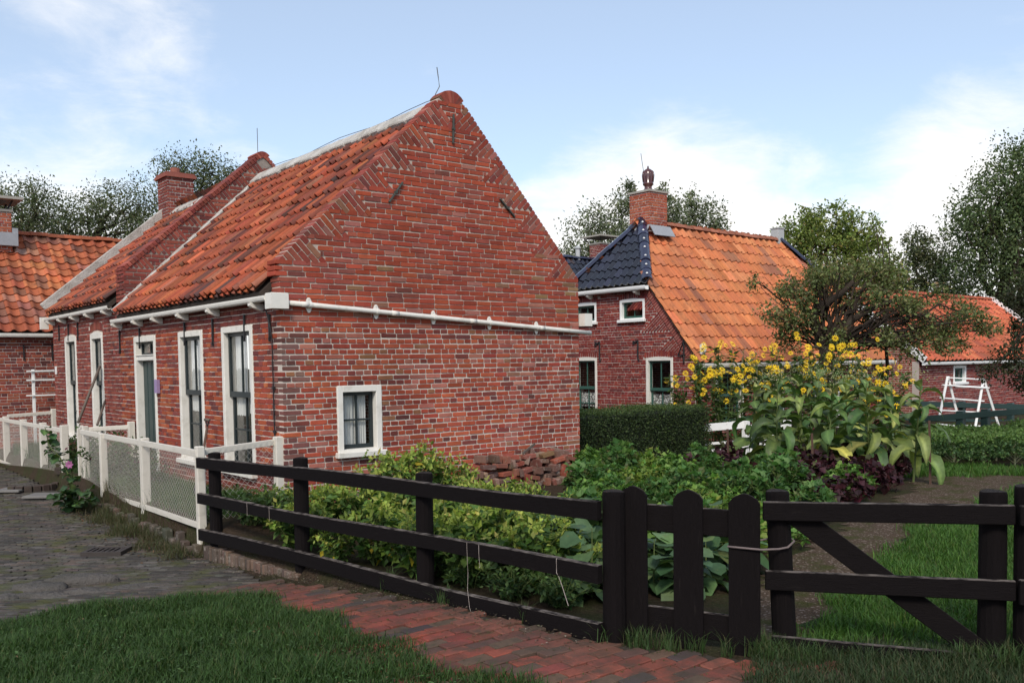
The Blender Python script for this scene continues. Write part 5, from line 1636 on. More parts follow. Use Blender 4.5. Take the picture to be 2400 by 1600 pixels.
# ------------------------------------------------------------------ white wire fence along the street
def wires(mb, a, b, za, zb, sp=0.055, r=0.0016):
    """diamond netting between two posts; za, zb: (bottom, top) at both ends"""
    a, b = np.asarray(a), np.asarray(b); Lw = np.linalg.norm(b - a); d = (b - a) / Lw
    H = za[1] - za[0]
    k = int((Lw + H) / sp)
    V, T = [], []
    nrm = np.array([-d[1], d[0], 0])
    for s in (-1, 1):
        for i in range(k):
            x0 = i * sp - (H if s > 0 else 0); x1 = x0 + s * H if s > 0 else x0 - H
            pts = []
            for x, h in ((x0, 0.0), (x1, H)):
                pts.append([x, h])
            (xa, ha), (xb, hb) = pts
            if xa < 0: ha += (0 - xa) / (xb - xa) * (hb - ha); xa = 0
            if xb < 0: hb = ha + (0 - xa) / (xb - xa) * (hb - ha) if xb != xa else hb; xb = 0
            if xa > Lw: ha = ha + (Lw - xa) / (xb - xa) * (hb - ha); xa = Lw
            if xb > Lw: hb = ha + (Lw - xa) / (xb - xa) * (hb - ha); xb = Lw
            if abs(xb - xa) < 0.02: continue
            pa = np.array([*(a + d * xa), za[0] + (zb[0] - za[0]) * xa / Lw + ha]); pb_ = np.array([*(a + d * xb), za[0] + (zb[0] - za[0]) * xb / Lw + hb])
            q = pb_ - pa; q /= np.linalg.norm(q); o1 = nrm * r; o2 = np.cross(q, nrm) * r
            pa = pa + nrm * s * r * .6; pb_ = pb_ + nrm * s * r * .6
            V.append([pa + o1, pa - .5 * o1 + .87 * o2, pa - .5 * o1 - .87 * o2, pb_ + o1, pb_ - .5 * o1 + .87 * o2, pb_ - .5 * o1 - .87 * o2])
    mb.many(np.array(V), [(0, 1, 4, 3), (1, 2, 5, 4), (2, 0, 3, 5)], np.ones((len(V), 3)))


def wire_fence(name, label, pts, tops, bots, posts, sp=0.06, top_rail=True, ph=0.09, r=0.0010, bottom=True, side=None):
    """pts: line of the fence; tops, bots: heights of the rails there; posts: list of (t along, extra height)"""
    pts = [np.asarray(p, float) for p in pts]
    t_ = thing(name, label, 'fence', (*pts[0], bots[0] - 0.1))
    for i in range(len(pts) - 1):
        a, b = pts[i], pts[i + 1]
        mb = MB(); mb.beam(P3(a, tops[i] - .035), P3(b, tops[i + 1] - .035), 0.035, 0.07, bev=.005); mb.build('top_rail', 'white_wood', t_)
        if bottom:
            mb = MB(); mb.beam(P3(a, bots[i] + .03), P3(b, bots[i + 1] + .03), 0.034, 0.06, bev=.005); mb.build('bottom_rail', 'white_wood', t_)
        mb = MB(); d = (b - a) / np.linalg.norm(b - a); nr = np.array([-d[1], d[0]]); sd = nr if nr[0] < 0 else -nr
        if side is not None: sd = nr if nr @ np.asarray(side) > 0 else -nr
        wires(mb, a + sd * .024, b + sd * .024, (bots[i] + .01, tops[i] - .015), (bots[i + 1] + .01, tops[i + 1] - .015), sp, r)
        mb.build('wire_netting', 'wire_white', t_)
    for (p, z0, z1, w) in posts:
        mb = MB(); mb.obox((p[0], p[1], (z0 + z1) / 2), np.array([(0, 0, 1), (1, 0, 0), (0, 1, 0)]), (z1 - z0) / 2, w / 2, w / 2, .008); mb.build('post', 'white_wood', t_)
    return t_


plain('wire_white', (0.60, 0.56, 0.50), 0.5, 0.1)
cn = np.array([3.40, 9.28])
gA = np.array([3.60, 14.6]); gB = np.array([3.60, 15.7])
wire_fence('white_wire_fence', 'white fence with wire netting beside the street, near section reaching the black fence', [cn, gA], (0.655, 0.605), (-0.165, -0.27),
           [((cn[0] + .03, cn[1] + .02), -0.45, 0.69, 0.085), ((3.48 + .03, 11.35), -0.45, 0.66, 0.10), ((gA[0] + .03, gA[1] - .1), -0.45, 0.66, .085), ((3.53, 13.2), -.45, .62, .09)])
wire_fence('white_wire_fence', 'white fence with wire netting at far left of the street', [gB, (3.58, 21.0)], (0.575, 0.56), (-0.33, -0.36),
           [((3.63, 15.75), -.5, .62, .11), ((3.63, 17.2), -.5, .60, .11), ((3.62, 18.7), -.5, .60, .11), ((3.62, 20.3), -.5, .60, .11)], r=0.0009)
hc = on(655, 1030, 'y', HY + 0.12)
wire_fence('white_wire_fence', 'short white netted fence from the street corner to the house corner', [cn + (.06, .06), (HX - 0.05, HY + 0.10)], (0.655, 0.69), (-0.16, -0.12),
           [((HX - 0.03, HY + 0.07), -0.35, 0.72, 0.095)], sp=0.075, r=0.0014, bottom=False, side=(0, -1))
rp = on(306, 1000, 'x', HX - 0.08)
wire_fence('white_wire_fence', 'short white netted fence reaching the cottage wall left of the door', [gB + (.1, -0.55), (rp[0], rp[1])], (0.60, 0.63), (-0.12, -0.1),
           [((rp[0] + .01, rp[1]), -0.35, 0.68, 0.095)], sp=0.075, r=0.0014, bottom=False, side=(0, -1))
fe_ = on(127, 980, 'y', 20.6)
wire_fence('white_wire_fence', 'farthest short white netted fence in front of the clothes rack', [(3.7, 20.6), (fe_[0], 20.6)], (0.62, 0.66), (-0.12, -0.1),
           [((fe_[0], 20.6), -0.35, 0.70, 0.11)], sp=0.075, r=0.0014, bottom=False, side=(0, -1))
# the little garden gate standing ajar
gt = thing('white_garden_gate', 'small white wooden gate with netting standing ajar behind the pink mallow', 'gate', (3.6, 14.7, -0.3))
ga, gb = np.array([3.60, 14.72]), np.array([3.82, 15.45])
for z in (0.575, -0.14):
    mb = MB(); mb.beam(P3(ga, z), P3(gb, z), .035, .07, bev=.004); mb.build('rail', 'white_wood', gt)
for q in (ga, gb):
    mb = MB(); mb.beam(P3(q, -.2), P3(q, .62), .05, .05, up=(1, 0, 0), bev=.004); mb.build('stile', 'white_wood', gt)
mb = MB(); mb.beam(P3(ga, -.12) + (.02, 0, 0), P3(gb, .55) + (.02, 0, 0), .02, .07, bev=.004); mb.build('brace', 'white_wood', gt)
mb = MB(); wires(mb, ga - (.03, 0), gb - (.03, 0), (-.13, .57), (-.13, .57), .06); mb.build('wire_netting', 'wire_white', gt)

# ------------------------------------------------------------------ clothes rack behind the white fence (left)
rk = thing('clothes_rack', 'white clothes rack with cross arms in front of the far brick wall', 'rack', (*on(77, 1000, 'y', 20.95)[:2], -0.3))
ra, rb_ = on(77, 870, 'y', 20.95), on(79, 1018, 'y', 20.95)
mb = MB(); mb.beam(P3(ra[:2], ra[2] + .04), P3(ra[:2], -0.3), .055, .055, up=(0, 1, 0), bev=.004); mb.build('post', 'bright_white', rk)
for py in (870, 891, 927):
    l, r_ = on(62, py, 'y', 20.90), on(126, py - 2, 'y', 20.90)
    mb = MB(); mb.beam(l, r_ + (0.25, 0, 0), .03, .03, bev=.003); mb.build('arm', 'bright_white', rk)

# tool handles leaning at the rear window, spade by the front window
def pole(label, a, b, r, mat='wood_grey', name='tool_handle'):
    mb = MB(); mb.tube([a, (np.asarray(a) + b) / 2, b], r, 8); return tag(mb.build(name, mat, None, smooth=True), label, 'tool')


pole('long grey wooden tool handle leaning across the rear window', on(183, 990, 'x', HX - 0.55), on(234, 858, 'x', HX - 0.06), 0.022)
pole('short pale tool handle leaning in front of the rear window', on(228, 995, 'x', HX - 0.42), on(246, 940, 'x', HX - 0.06), 0.020)
sp0 = on(486, 1000, 'x', HX - 0.16); sp1 = on(466, 1120, 'x', HX - 0.42)
spade = thing('garden_spade', 'garden spade with round handle grip leaning on the wall between two windows', 'spade', tuple(sp1))
mb = MB(); mb.tube([sp1, sp0], 0.016, 7); mb.build('shaft', 'wood_brown', spade)
mb = MB(); g0 = sp0 + np.array([0, 0, .09]); mb.tube([sp0, sp0 + (0, -.04, .05), g0 + (0, -.055, 0)], .009, 6); mb.tube([sp0, sp0 + (0, .04, .05), g0 + (0, .055, 0)], .009, 6); mb.build('yoke', 'iron', spade)
mb = MB(); mb.tube([g0 + (0, -.065, 0), g0 + (0, .065, 0)], .02, 8); mb.build('grip', 'wood_grey', spade, smooth=True)
mb = MB(); dd = (sp1 - sp0) / np.linalg.norm(sp1 - sp0)
mb.obox(sp1 + dd * .12, np.array([dd, (0, 1, 0), np.cross(dd, (0, 1, 0))]), .14, .09, .004); mb.build('blade', 'iron', spade)

# ------------------------------------------------------------------ white fence and gate in the garden
wfen = thing('white_rail_fence', 'low white garden fence with rails and little gate behind the tobacco plants', 'fence', (*at(1750, 1060, 16)[:2], -0.4))
def wr(p0, p1, d0, d1, hh, w=.03, name='rail'):
    mb = MB(); mb.beam(at(*p0, d0), at(*p1, d1), w, hh, bev=.004); return mb.build(name, 'bright_white', wfen)
wr((1640, 1003), (1752, 994), 16.2, 16.4, .135); wr((1640, 1041), (1752, 1033), 16.2, 16.4, .045); wr((1640, 1063), (1752, 1054), 16.2, 16.4, .12)
for px in (1748, 1845):
    c = at(px, 1000, 16.4)[:2]; mb = MB(); mb.obox((*c, 0.0), np.array([(0, 0, 1), (1, 0, 0), (0, 1, 0)]), 0.4, .055, .055, .008); mb.build('post', 'bright_white', wfen)
for py, hh in ((1030, .09), (1052, .11), (1000, .07)): wr((1756, py), (1838, py - 4), 16.42, 16.42, hh, .025, 'gate_rail')
for px in (1768, 1783, 1797, 1811, 1826):
    mb = MB(); c = at(px, 1020, 16.46); mb.obox(c, np.array([(0, 0, 1), (1, 0, 0), (0, 1, 0)]), .30, .03, .012, .003); mb.build('picket', 'bright_white', wfen)
wr((1785, 1055), (1815, 1012), 16.38, 16.38, .05, .02, 'brace')

# ------------------------------------------------------------------ green fences and drying frame (right)
def green_fence(label, p0, p1, hh, posts, lower):
    t_ = thing('green_rail_fence', label, 'fence', (p1[0], p1[1], -0.4))
    mb = MB(); mb.beam(p0, p1, .045, hh, bev=.006); mb.build('rail', 'green_paint', t_)
    mb = MB(); mb.beam(p0 - (0, 0, lower), p1 - (0, 0, lower), .03, hh * .6, bev=.005); mb.build('lower_rail', 'green_paint', t_)
    d = (p1 - p0); 
    for t in posts:
        c = p0 + d * t + (0.06, 0.08, 0)
        mb = MB(); mb.obox((c[0], c[1], (c[2] + .10 - .5) / 2), np.array([(0, 0, 1), (1, 0, 0), (0, 1, 0)]), (c[2] + .10 + .5) / 2, .075, .075, .012); mb.build('post', 'green_paint', t_)
    return t_


green_fence('dark green rail fence directly behind the kale bed', at(2130, 984, 19.6), at(2420, 962, 18.2), .125, (0.13, 0.46, 0.66, 1.0), .38)
green_fence('dark green rail fence nearest to the small brick house', at(2080, 944, 23.6), at(2420, 954, 24.4), .14, (0.05, 0.52, 0.86), .4)
df = thing('drying_frame', 'white wooden folding drying frame with two A-shaped ends', 'rack', (*at(2270, 1000, 21.5)[:2], -0.2))
d0 = 21.3
def dfb(p, q, da, db, w=.055, name='leg'):
    mb = MB(); mb.beam(at(*p, da), at(*q, db), .03, w, up=tuple(RT), bev=.004); mb.build(name, 'bright_white', df)
dfb((2221, 882), (2200, 985), d0, d0 - .25); dfb((2222, 882), (2253, 1010), d0 + .03, d0 + .35)
dfb((2305, 886), (2284, 1010), d0 + .3, d0 + .05); dfb((2305, 886), (2342, 1002), d0 + .33, d0 + .65)
for (p, q, w) in (((2224, 885), (2306, 889), .02), ((2208, 902), (2312, 908), .05), ((2202, 932), (2306, 940), .045), ((2196, 961), (2300, 966), .04), ((2196, 993), (2253, 1000), .045), ((2262, 997), (2344, 999), .035), ((2240, 905), (2318, 909), .04)):
    dfb(p, q, d0 - .05, d0 + .28, w, 'slat')

# ------------------------------------------------------------------ street details
drain = thing('street_drain', 'rusty cast iron street drain grate sunk in the old brick street', 'grate', tuple(on(250, 1292, 'z', -0.42)))
dc = on(250, 1292, 'z', -0.425); dc[2] = float(gz(dc[0], dc[1])) + 0.035
ux = np.array([0.78, -0.62, 0]); uy = np.array([0.62, 0.78, 0])
mb = MB()
for s in (-1, 1):
    mb.obox(dc + uy * s * .13, np.array([ux, uy, (0, 0, 1)]), .21, .022, .025); mb.obox(dc + ux * s * .188, np.array([ux, uy, (0, 0, 1)]), .022, .108, .025)
mb.build('frame', 'castiron', drain)
for i in range(6):
    mb = MB(); mb.obox(dc + ux * (-.14 + i * .056), np.array([ux, uy, (0, 0, 1)]), .012, .108, .02); mb.build('bar', 'castiron', drain)
mb = MB(); mb.obox(dc - (0, 0, .024), np.array([ux, uy, (0, 0, 1)]), .18, .11, .002); mb.build('sump', 'roof_deck', drain)


def boulder(label, px, py, sx, sy, sz, seed, rz=0.0, name='stone', mat='stone'):
    r = np.random.default_rng(seed)
    c = on(px, py, 'z', -0.33); c[2] = float(gz(c[0], c[1]))
    n, mrows = 16, 7
    V = [(0, 0, sz * .7)]
    for k in range(1, mrows):
        ph = PI / 2 * (1 - k / (mrows - 1)); 
        for i in range(n):
            a = 2 * PI * i / n
            rr = (1 + .14 * math.sin(2 * a + seed) + .08 * math.sin(5 * a + seed * 2)) * math.cos(ph) ** .55
            V.append((sx * rr * math.cos(a), sy * rr * math.sin(a), sz * .7 * math.sin(ph) ** .6 + r.normal(0, .006) - (.06 if k == mrows - 1 else 0)))
    F = [(0, 1 + (i + 1) % n, 1 + i) for i in range(n)] + [(1 + k * n + i, 1 + k * n + (i + 1) % n, 1 + (k + 1) * n + (i + 1) % n, 1 + (k + 1) * n + i) for k in range(mrows - 2) for i in range(n)]
    R_ = np.array([[math.cos(rz), math.sin(rz), 0], [-math.sin(rz), math.cos(rz), 0], [0, 0, 1]])
    mb = MB(); mb.add(np.array(V) @ R_ + c, [f[::-1] for f in F]); tag(mb.build(name, mat, None, smooth=True), label, 'stone', 'kerb stones along the lawn edge')


rzs = -0.67
boulder('raised worn boulder next to the drain, highest of the kerb stones', 190, 1338, .30, .13, .13, 1, rzs)
boulder('flat grey kerb stone directly left of the raised boulder', 95, 1352, .22, .16, .09, 2, rzs)
boulder('long low kerb stone in front of the raised boulder', 215, 1364, .24, .08, .05, 3, rzs)
boulder('dark kerb stone nearest the lawn at the left', 95, 1372, .26, .08, .06, 4, rzs)
boulder('small dark kerb stone at the picture edge', 14, 1376, .14, .09, .07, 5, rzs)
boulder('flat bluish stone at the end of the kerb row', 320, 1352, .22, .10, .03, 6, rzs)
for px, py, lab in ((30, 1158, 'pale flat paving slab near the mallow, left one'), (98, 1170, 'pale flat paving slab near the mallow, right one')):
    c = on(px, py, 'z', -.42); mb = MB(); mb.obox(np.array([c[0], c[1], float(gz(c[0], c[1])) + .05]), np.array([ux, uy, (0, 0, 1)]), .2, .2, .02, .01)
    tag(mb.build('paving_slab', 'slab', None), lab, 'slab')
# half round of bricks in the street by the mallow
hr = thing('curved_edging', 'low curved rim of dark bricks in the street beside the mallow', 'edging', tuple(on(75, 1158, 'z', -.42)))
c = on(72, 1150, 'z', -.42)
for i in range(9):
    a = -2.4 + i * .28; p = c + np.array([.42 * math.cos(a), .42 * math.sin(a), 0]); z = float(gz(p[0], p[1]))
    mb = MB(); mb.obox((p[0], p[1], z + .05), np.array([(math.cos(a), math.sin(a), 0), (-math.sin(a), math.cos(a), 0), (0, 0, 1)]), .05, .055, .06, .008, (0.07, 0.05, 0.042)); mb.build('brick', 'cobble_attr', hr)

# ------------------------------------------------------------------ red brick path, street bricks, edging
plain('bed_soil', (0.055, 0.045, 0.036), 0.95, 0.5, dirt=(0.16, 0.14, 0.12, 1), scale=12, bump=(1.0, 0.01), spec=0.1, dirt_amt=(.62, .75))
PATH = [(2.55, 7.35), (3.30, 7.35), (3.62, 5.2), (3.76, 4.0), (3.86, 3.70), (4.30, 2.95), (4.66, 2.35), (3.9, 1.9), (2.45, 3.0), (2.45, 5.2)]
pave = sheet('brick_path', PATH, 'bed_soil', 0.006, 0.06, 'red brick path between the lawn and the black fence', wob=0.0)
rng = np.random.default_rng(51)
PAL_P = ([(0.225, 0.060, 0.042), (0.185, 0.050, 0.040), (0.25, 0.075, 0.052), (0.11, 0.055, 0.045), (0.070, 0.050, 0.050), (0.12, 0.075, 0.052)], [5, 4, 2, 2.4, 1.3, 2])


def moss_mix(x, y, c):
    """bricks along the fence are dirtier and browner than those in the middle"""
    d = fence_x(y) - x
    t = float(np.clip(1 - d / 0.55, 0, 1)) if y > 3.6 else 0.25
    t = max(t, float(sstep(5.6, 7.2, y)) * .7)
    return c * (1 - .7 * t) + np.array((0.085, 0.066, 0.048)) * .7 * t


pit = []
bw, bl_ = 0.106, 0.214
k = 0; y = 1.9
while y < 7.4:
    off = (0.0, 0.5)[k % 2] * bl_ + rng.normal(0, .01)
    x = 2.3 + off
    while x < 4.8:
        cxp, cyp = x + bl_ / 2, y + bw / 2 + .012 * math.sin(x * 2.2)
        if inside(PATH, np.array([cxp]), np.array([cyp]))[0]:
            c_ = moss_mix(cxp, cyp, pick(rng, *PAL_P))
            pit.append((cxp, cyp, bl_ - .008 + rng.normal(0, .003), bw - .008 + rng.normal(0, .002), rng.normal(-.03, .018), .05, *c_))
        x += bl_
    y += bw; k += 1
pa = np.array(pit); zz = gz(pa[:, 0], pa[:, 1])
# lay them on the ground plane: one frame, bricks follow the gentle slope through their own height
PV = []
for q, z in zip(pit, zz): PV.append((q, float(z)))


def lay(parent, rows, matname, nmax, name, rest, lift):
    it = np.array([q for q, z in rows]); zz = np.array([z for q, z in rows]) + lift
    P = np.stack([it[:, 0], it[:, 1], zz + rng.normal(0, .0035, len(it))], 1)
    sc = view_score(P, np.array([0, 0, 1.0]), it[:, 2] * it[:, 3])
    order = np.argsort(-sc); ind = set(order[:nmax][sc[order[:nmax]] > 0].tolist())
    tilt = rng.normal(0, .014, (len(it), 2)); var = rng.integers(0, 4, len(it))
    ca, sa = np.cos(it[:, 4]), np.sin(it[:, 4])
    sl_y = (gz(it[:, 0], it[:, 1] + .05) - gz(it[:, 0], it[:, 1] - .05)) / .1
    U = np.stack([ca, sa, tilt[:, 0]], 1); V = np.stack([-sa, ca, sl_y + tilt[:, 1]], 1)
    U /= np.linalg.norm(U, axis=1, keepdims=True); Nn = np.cross(U, V); Nn /= np.linalg.norm(Nn, axis=1, keepdims=True); V = np.cross(Nn, U)
    for i in ind:
        tv, tf = BT[var[i]]; me = template_mesh((int(var[i]), matname), tv, tf, matname + '_obj')
        o = bpy.data.objects.new(name, me); COL.objects.link(o); o.parent = parent
        mt = Matrix.Identity(4)
        for r in range(3): mt[r][0] = U[i][r] * it[i, 2]; mt[r][1] = -Nn[i][r] * it[i, 5]; mt[r][2] = V[i][r] * it[i, 3]; mt[r][3] = P[i][r]
        o.matrix_basis = mt; o.color = (*it[i, 6:9], 1)
    mb = MB()
    for kk in range(4):
        sel = np.array([i for i in range(len(it)) if i not in ind and var[i] == kk], int)
        if not len(sel): continue
        tv, tf = BT[kk]
        v = P[sel][:, None] + tv[None, :, 0, None] * (U[sel] * it[sel, 2:3])[:, None] - tv[None, :, 1, None] * (Nn[sel] * it[sel, 5:6])[:, None] + tv[None, :, 2, None] * (V[sel] * it[sel, 3:4])[:, None]
        mb.many(v, tf, it[sel, 6:9])
    if mb.n: tag(mb.build(rest, matname + '_attr', parent), kind='stuff')


lay(pave, PV, 'paver', 300, 'paving_brick', 'paving_bricks', 0.022)

# the old street: dark bricks on edge, too many to pick apart
STREET = [(-6, 6.9), (1.0, 7.75), (2.4, 7.15), (3.2, 7.25), (3.42, 8.6), (3.30, 9.4), (3.36, 14), (3.45, 21), (-9, 21), (-9, 6.9)]
street = sheet('street', STREET, 'bed_soil', 0.004, 0.12, 'old dark brick street with moss in the joints', wob=0.0)
rows = []
th_s = math.radians(-41); cs, sn = math.cos(th_s), math.sin(th_s)
PAL_S = ([(0.088, 0.076, 0.066), (0.066, 0.058, 0.050), (0.105, 0.080, 0.066), (0.05, 0.046, 0.042), (0.11, 0.100, 0.088)], [4, 4, 2, 2, 1.5])
cand = []
v_ = -6.0
kk = 0
while v_ < 20:
    u_ = -16 + (kk % 2) * .1
    us = np.arange(u_, 12, 0.202)
    X = us * cs - v_ * sn; Y = us * sn + v_ * cs
    dd_ = (X * FW[0] + Y * FW[1]); pxs = 1200 + FPX * (X * RT[0] + Y * RT[1]) / np.maximum(dd_, .1)
    ok = inside(STREET, X, Y) & (dd_ > 3) & (dd_ < 19) & (pxs > -150) & (pxs < 2500)
    for x, y in zip(X[ok], Y[ok]): cand.append((x, y))
    v_ += 0.056; kk += 1
rs = np.random.default_rng(5)
for x, y in cand:
    c_ = pick(rs, *PAL_S)
    rows.append(((x, y, .198 + rs.normal(0, .003), .050 + rs.normal(0, .002), th_s + rs.normal(0, .012), .05, *c_), float(gz(x, y))))
lay(street, rows, 'cobble', 0, 'cobble', 'street_bricks', 0.016)
# brick edging standing on end under the black fence
ed = thing('brick_edging', 'row of weathered bricks on end along the foot of the black fence', 'edging', (*fA, -0.45))
n = 38
for i in range(n):
    t = 0.02 + 0.34 * i / n; q = fA + (fB - fA) * t; z = float(gz(q[0] - .25, q[1]))
    mb = MB(); hgt = .15 - .11 * (i / n) + rng.normal(0, .006)
    tn_ = pick(rng, [(0.12, 0.085, 0.066), (0.15, 0.095, 0.075), (0.09, 0.068, 0.055)], [1, 1, 1])
    mb.obox(P3(q, z + hgt / 2 - .01) + fside * (.035 + rng.normal(0, .006)), np.array([fdir, fside, (0, 0, 1)]), .023, .05, hgt / 2 + .02, .006, tn_); mb.build('brick', 'rubble_attr', ed)
# earth bank with bricks under the white fence
bank_ = thing('retaining_edging', 'mossy low edge of half-buried bricks under the white fence', 'edging', (3.38, 11.5, -0.45))
for i in range(40):
    y = 9.3 + i * .125; x = 3.36 + .012 * i / 4 + rng.normal(0, .012); z = float(gz(x - .25, y))
    mb = MB(); tn_ = pick(rng, [(0.085, 0.066, 0.05), (0.11, 0.075, 0.06), (0.06, 0.055, 0.04)], [1, 1, 1])
    hgt = .13 + rng.normal(0, .03)
    mb.obox((x, y, z + hgt / 2 - .02), np.array([(0.05, 1, 0), (-1, 0.05, 0), (0, 0, 1)]), .055, .04, max(hgt, .05) / 2 + .02, .008, tn_); mb.build('brick', 'rubble_attr', bank_)

# ------------------------------------------------------------------ pile of old bricks against the gable
pile = thing('brick_pile', 'pile of broken old bricks stacked against the cottage gable', 'bricks', (*on(1230, 1120, 'z', -.12)[:2], -.12))
rng = np.random.default_rng(61)
PAL_PILE = ([(0.22, 0.085, 0.06), (0.27, 0.075, 0.05), (0.16, 0.09, 0.07), (0.26, 0.17, 0.13), (0.12, 0.07, 0.055), (0.20, 0.12, 0.06)], [4, 3, 3, 1.5, 2, 1])
me_p = [template_mesh(('pile', k), np.stack([BT[k][0][:, 0], BT[k][0][:, 1] - .5, BT[k][0][:, 2]], 1), BT[k][1] + [(16, 17, 18, 19, 20, 21, 22, 23)][::1], 'rubble_obj') for k in range(4)]
for row in range(5):
    z = -.14 + row * .088
    x0, x1 = 6.45 + row * .16, 8.72 - row * .06
    x = x0
    while x < x1:
        up = rng.random() < .62
        w = .058 if up else .2
        for dy in (0.0, .13):
            h = .1
            if row == 4 and rng.random() < .35: continue
            o = bpy.data.objects.new('brick', me_p[rng.integers(0, 4)]); COL.objects.link(o); o.parent = pile
            o.matrix_parent_inverse = Matrix.Translation(-Vector(ROOTLOC[pile.as_pointer()]))
            ang = rng.normal(0, .16)
            loc = Vector((x + w / 2, HY - .42 + dy + row * .035 + rng.normal(0, .03), z + h / 2 + rng.normal(0, .012)))
            o.matrix_basis = Matrix.Translation(loc) @ Matrix.Rotation(rng.normal(0, .2), 4, 'Z') @ Matrix.Rotation(ang, 4, 'Y') @ Matrix.Diagonal((w * .95, .2 if up else .1, h * (.95 if up else .55), 1))
            o.color = (*pick(rng, *PAL_PILE), 1)
        x += w + .012 + abs(rng.normal(0, .012))
mb = MB(); mb.beam(on(1225, 1062, 'y', HY - .25), on(1253, 1040, 'y', HY - .08), .02, .03); tag(mb.build('wooden_stick', 'wood_grey', None), 'grey stick leaning on the wall at top of the brick pile', 'stick')


# ------------------------------------------------------------------ plants
LEAF4 = (np.array([(0, 0, 0), (.45, .5, .10), (1, 0, -.12), (.45, -.5, .10), (.5, 0, 0)]), [(0, 4, 1), (1, 4, 2), (0, 3, 4), (3, 2, 4)])
LEAF2 = (np.array([(0, 0, 0), (.42, .5, .08), (1, 0, -.06), (.42, -.5, .08)]), [(0, 1, 2), (0, 2, 3)])
LOBE = (np.array([(0, 0, 0), (.12, .42, .03), (.5, .5, .08), (.62, .24, .03), (1, 0, -.1), (.62, -.24, .03), (.5, -.5, .08), (.12, -.42, .03)]), [(0, 3, 2, 1), (0, 4, 3), (0, 5, 4), (0, 7, 6, 5)])
ROUND = (np.array([(0, 0, 0), (.05, .40, .04), (.40, .55, .10), (.80, .40, .03), (1, 0, -.10), (.80, -.40, .03), (.40, -.55, .10), (.05, -.40, .04), (.45, 0, 0)]),
         [(0, 8, 1), (1, 8, 2), (2, 8, 3), (3, 8, 4), (4, 8, 5), (5, 8, 6), (6, 8, 7), (7, 8, 0)])


def unit(v):
    return v / np.maximum(np.linalg.norm(v, axis=-1, keepdims=True), 1e-9)


def leaves(mb, P, D, Nn, Ln, Wd, tint, tmpl=LEAF2):
    P = np.asarray(P, float); D = unit(np.asarray(D, float)); S = unit(np.cross(Nn, D)); Nn = np.cross(D, S)
    tv, tf = tmpl
    Ln = np.broadcast_to(np.asarray(Ln, float), (len(P),)); Wd = np.broadcast_to(np.asarray(Wd, float), (len(P),))
    v = P[:, None] + (tv[None, :, 0] * Ln[:, None])[..., None] * D[:, None] + (tv[None, :, 1] * Wd[:, None])[..., None] * S[:, None] + (tv[None, :, 2] * Ln[:, None])[..., None] * Nn[:, None]
    mb.many(v, tf, tint)


def tints(r, n, pal, w, jit=.18):
    pal = np.array(pal, float); k = r.choice(len(pal), n, p=np.array(w, float) / sum(w))
    return pal[k] * (1 + r.normal(0, jit, (n, 1))).clip(.45, 1.7) * (1 + r.normal(0, jit * .3, (n, 3)))


def crown_leaves(mb, r, blobs, n, size, pal, w, spread=.16, per=26, tmpl=LEAF2, aspect=.55, shell=.55, droop=.3):
    tot = sum(b[3] for b in blobs)
    for (c, rad, _, wt) in blobs:
        c = np.asarray(c, float); rad = np.asarray(rad, float)
        m_ = max(int(n * wt / tot), per); k = max(m_ // per, 1)
        d = unit(r.normal(0, 1, (k, 3))); rr = (shell + (1 - shell) * r.random(k) ** .6) * (1 + .12 * r.normal(0, 1, k))
        cc = c + d * rr[:, None] * rad
        ctone = 1 + r.normal(0, .16, (k, 1))
        idx = np.repeat(np.arange(k), per)
        off = r.normal(0, spread, (len(idx), 3)) * rad.mean()
        P = cc[idx] + off
        out = unit(P - c); D = unit(out * .6 + r.normal(0, .8, P.shape) - np.array([0, 0, droop]))
        Nn = unit(r.normal(0, .8, P.shape) + out * .5 + np.array([0, 0, .8]))
        L_ = size * r.uniform(.6, 1.35, len(P))
        leaves(mb, P, D, Nn, L_, L_ * aspect, tints(r, len(P), pal, w) * ctone[idx], tmpl)


def limb(mb, r, a, b, r0, r1, wig=.06, n=6):
    a, b = np.asarray(a, float), np.asarray(b, float); ln = np.linalg.norm(b - a)
    t = np.linspace(0, 1, n)[:, None]
    p = a + (b - a) * t + np.concatenate([np.zeros((1, 3)), r.normal(0, wig * ln, (n - 2, 3)), np.zeros((1, 3))])
    p[:, 2] += .06 * ln * np.sin(PI * t[:, 0])
    mb.tube(p, np.linspace(r0, r1, n), 7, cap=False)
    return p


def tree(label, base, fork, blobs, n, size, pal, w, seed, r0=.18, group=None, name='tree', extra=(), **kw):
    """blobs: (centre, radii, _, weight)"""
    r = np.random.default_rng(seed)
    t = thing(name, label, 'tree', tuple(base), group)
    mb = MB()
    limb(mb, r, base, fork, r0, r0 * .7, .02, 7)
    for i, (c, rad, _, wt) in enumerate(blobs):
        c = np.asarray(c, float)
        p = limb(mb, r, np.asarray(fork, float) - (0, 0, .1), c, r0 * .6, r0 * .16, .06)
        for _k in range(5):
            q = c + unit(r.normal(0, 1, 3)) * np.asarray(rad) * .8
            limb(mb, r, p[r.integers(2, 6)], q, r0 * .17, r0 * .05, .07, 5)
    for pts, ra, rb2 in extra:
        mb.tube(pts, np.linspace(ra, rb2, len(pts)), 8, cap=False)
    mb.build('trunk', 'bark', t, smooth=True)
    mb = MB(); crown_leaves(mb, r, blobs, n, size, pal, w, **kw); mb.build('crown', 'leaf_attr', t)
    return t


def blob_px(px, py, d, rpx, rpy, wt=None):
    s = d / FPX
    return (at(px, py, d), (rpx * s, rpx * s, rpy * s), 0, wt if wt else rpx * rpy)


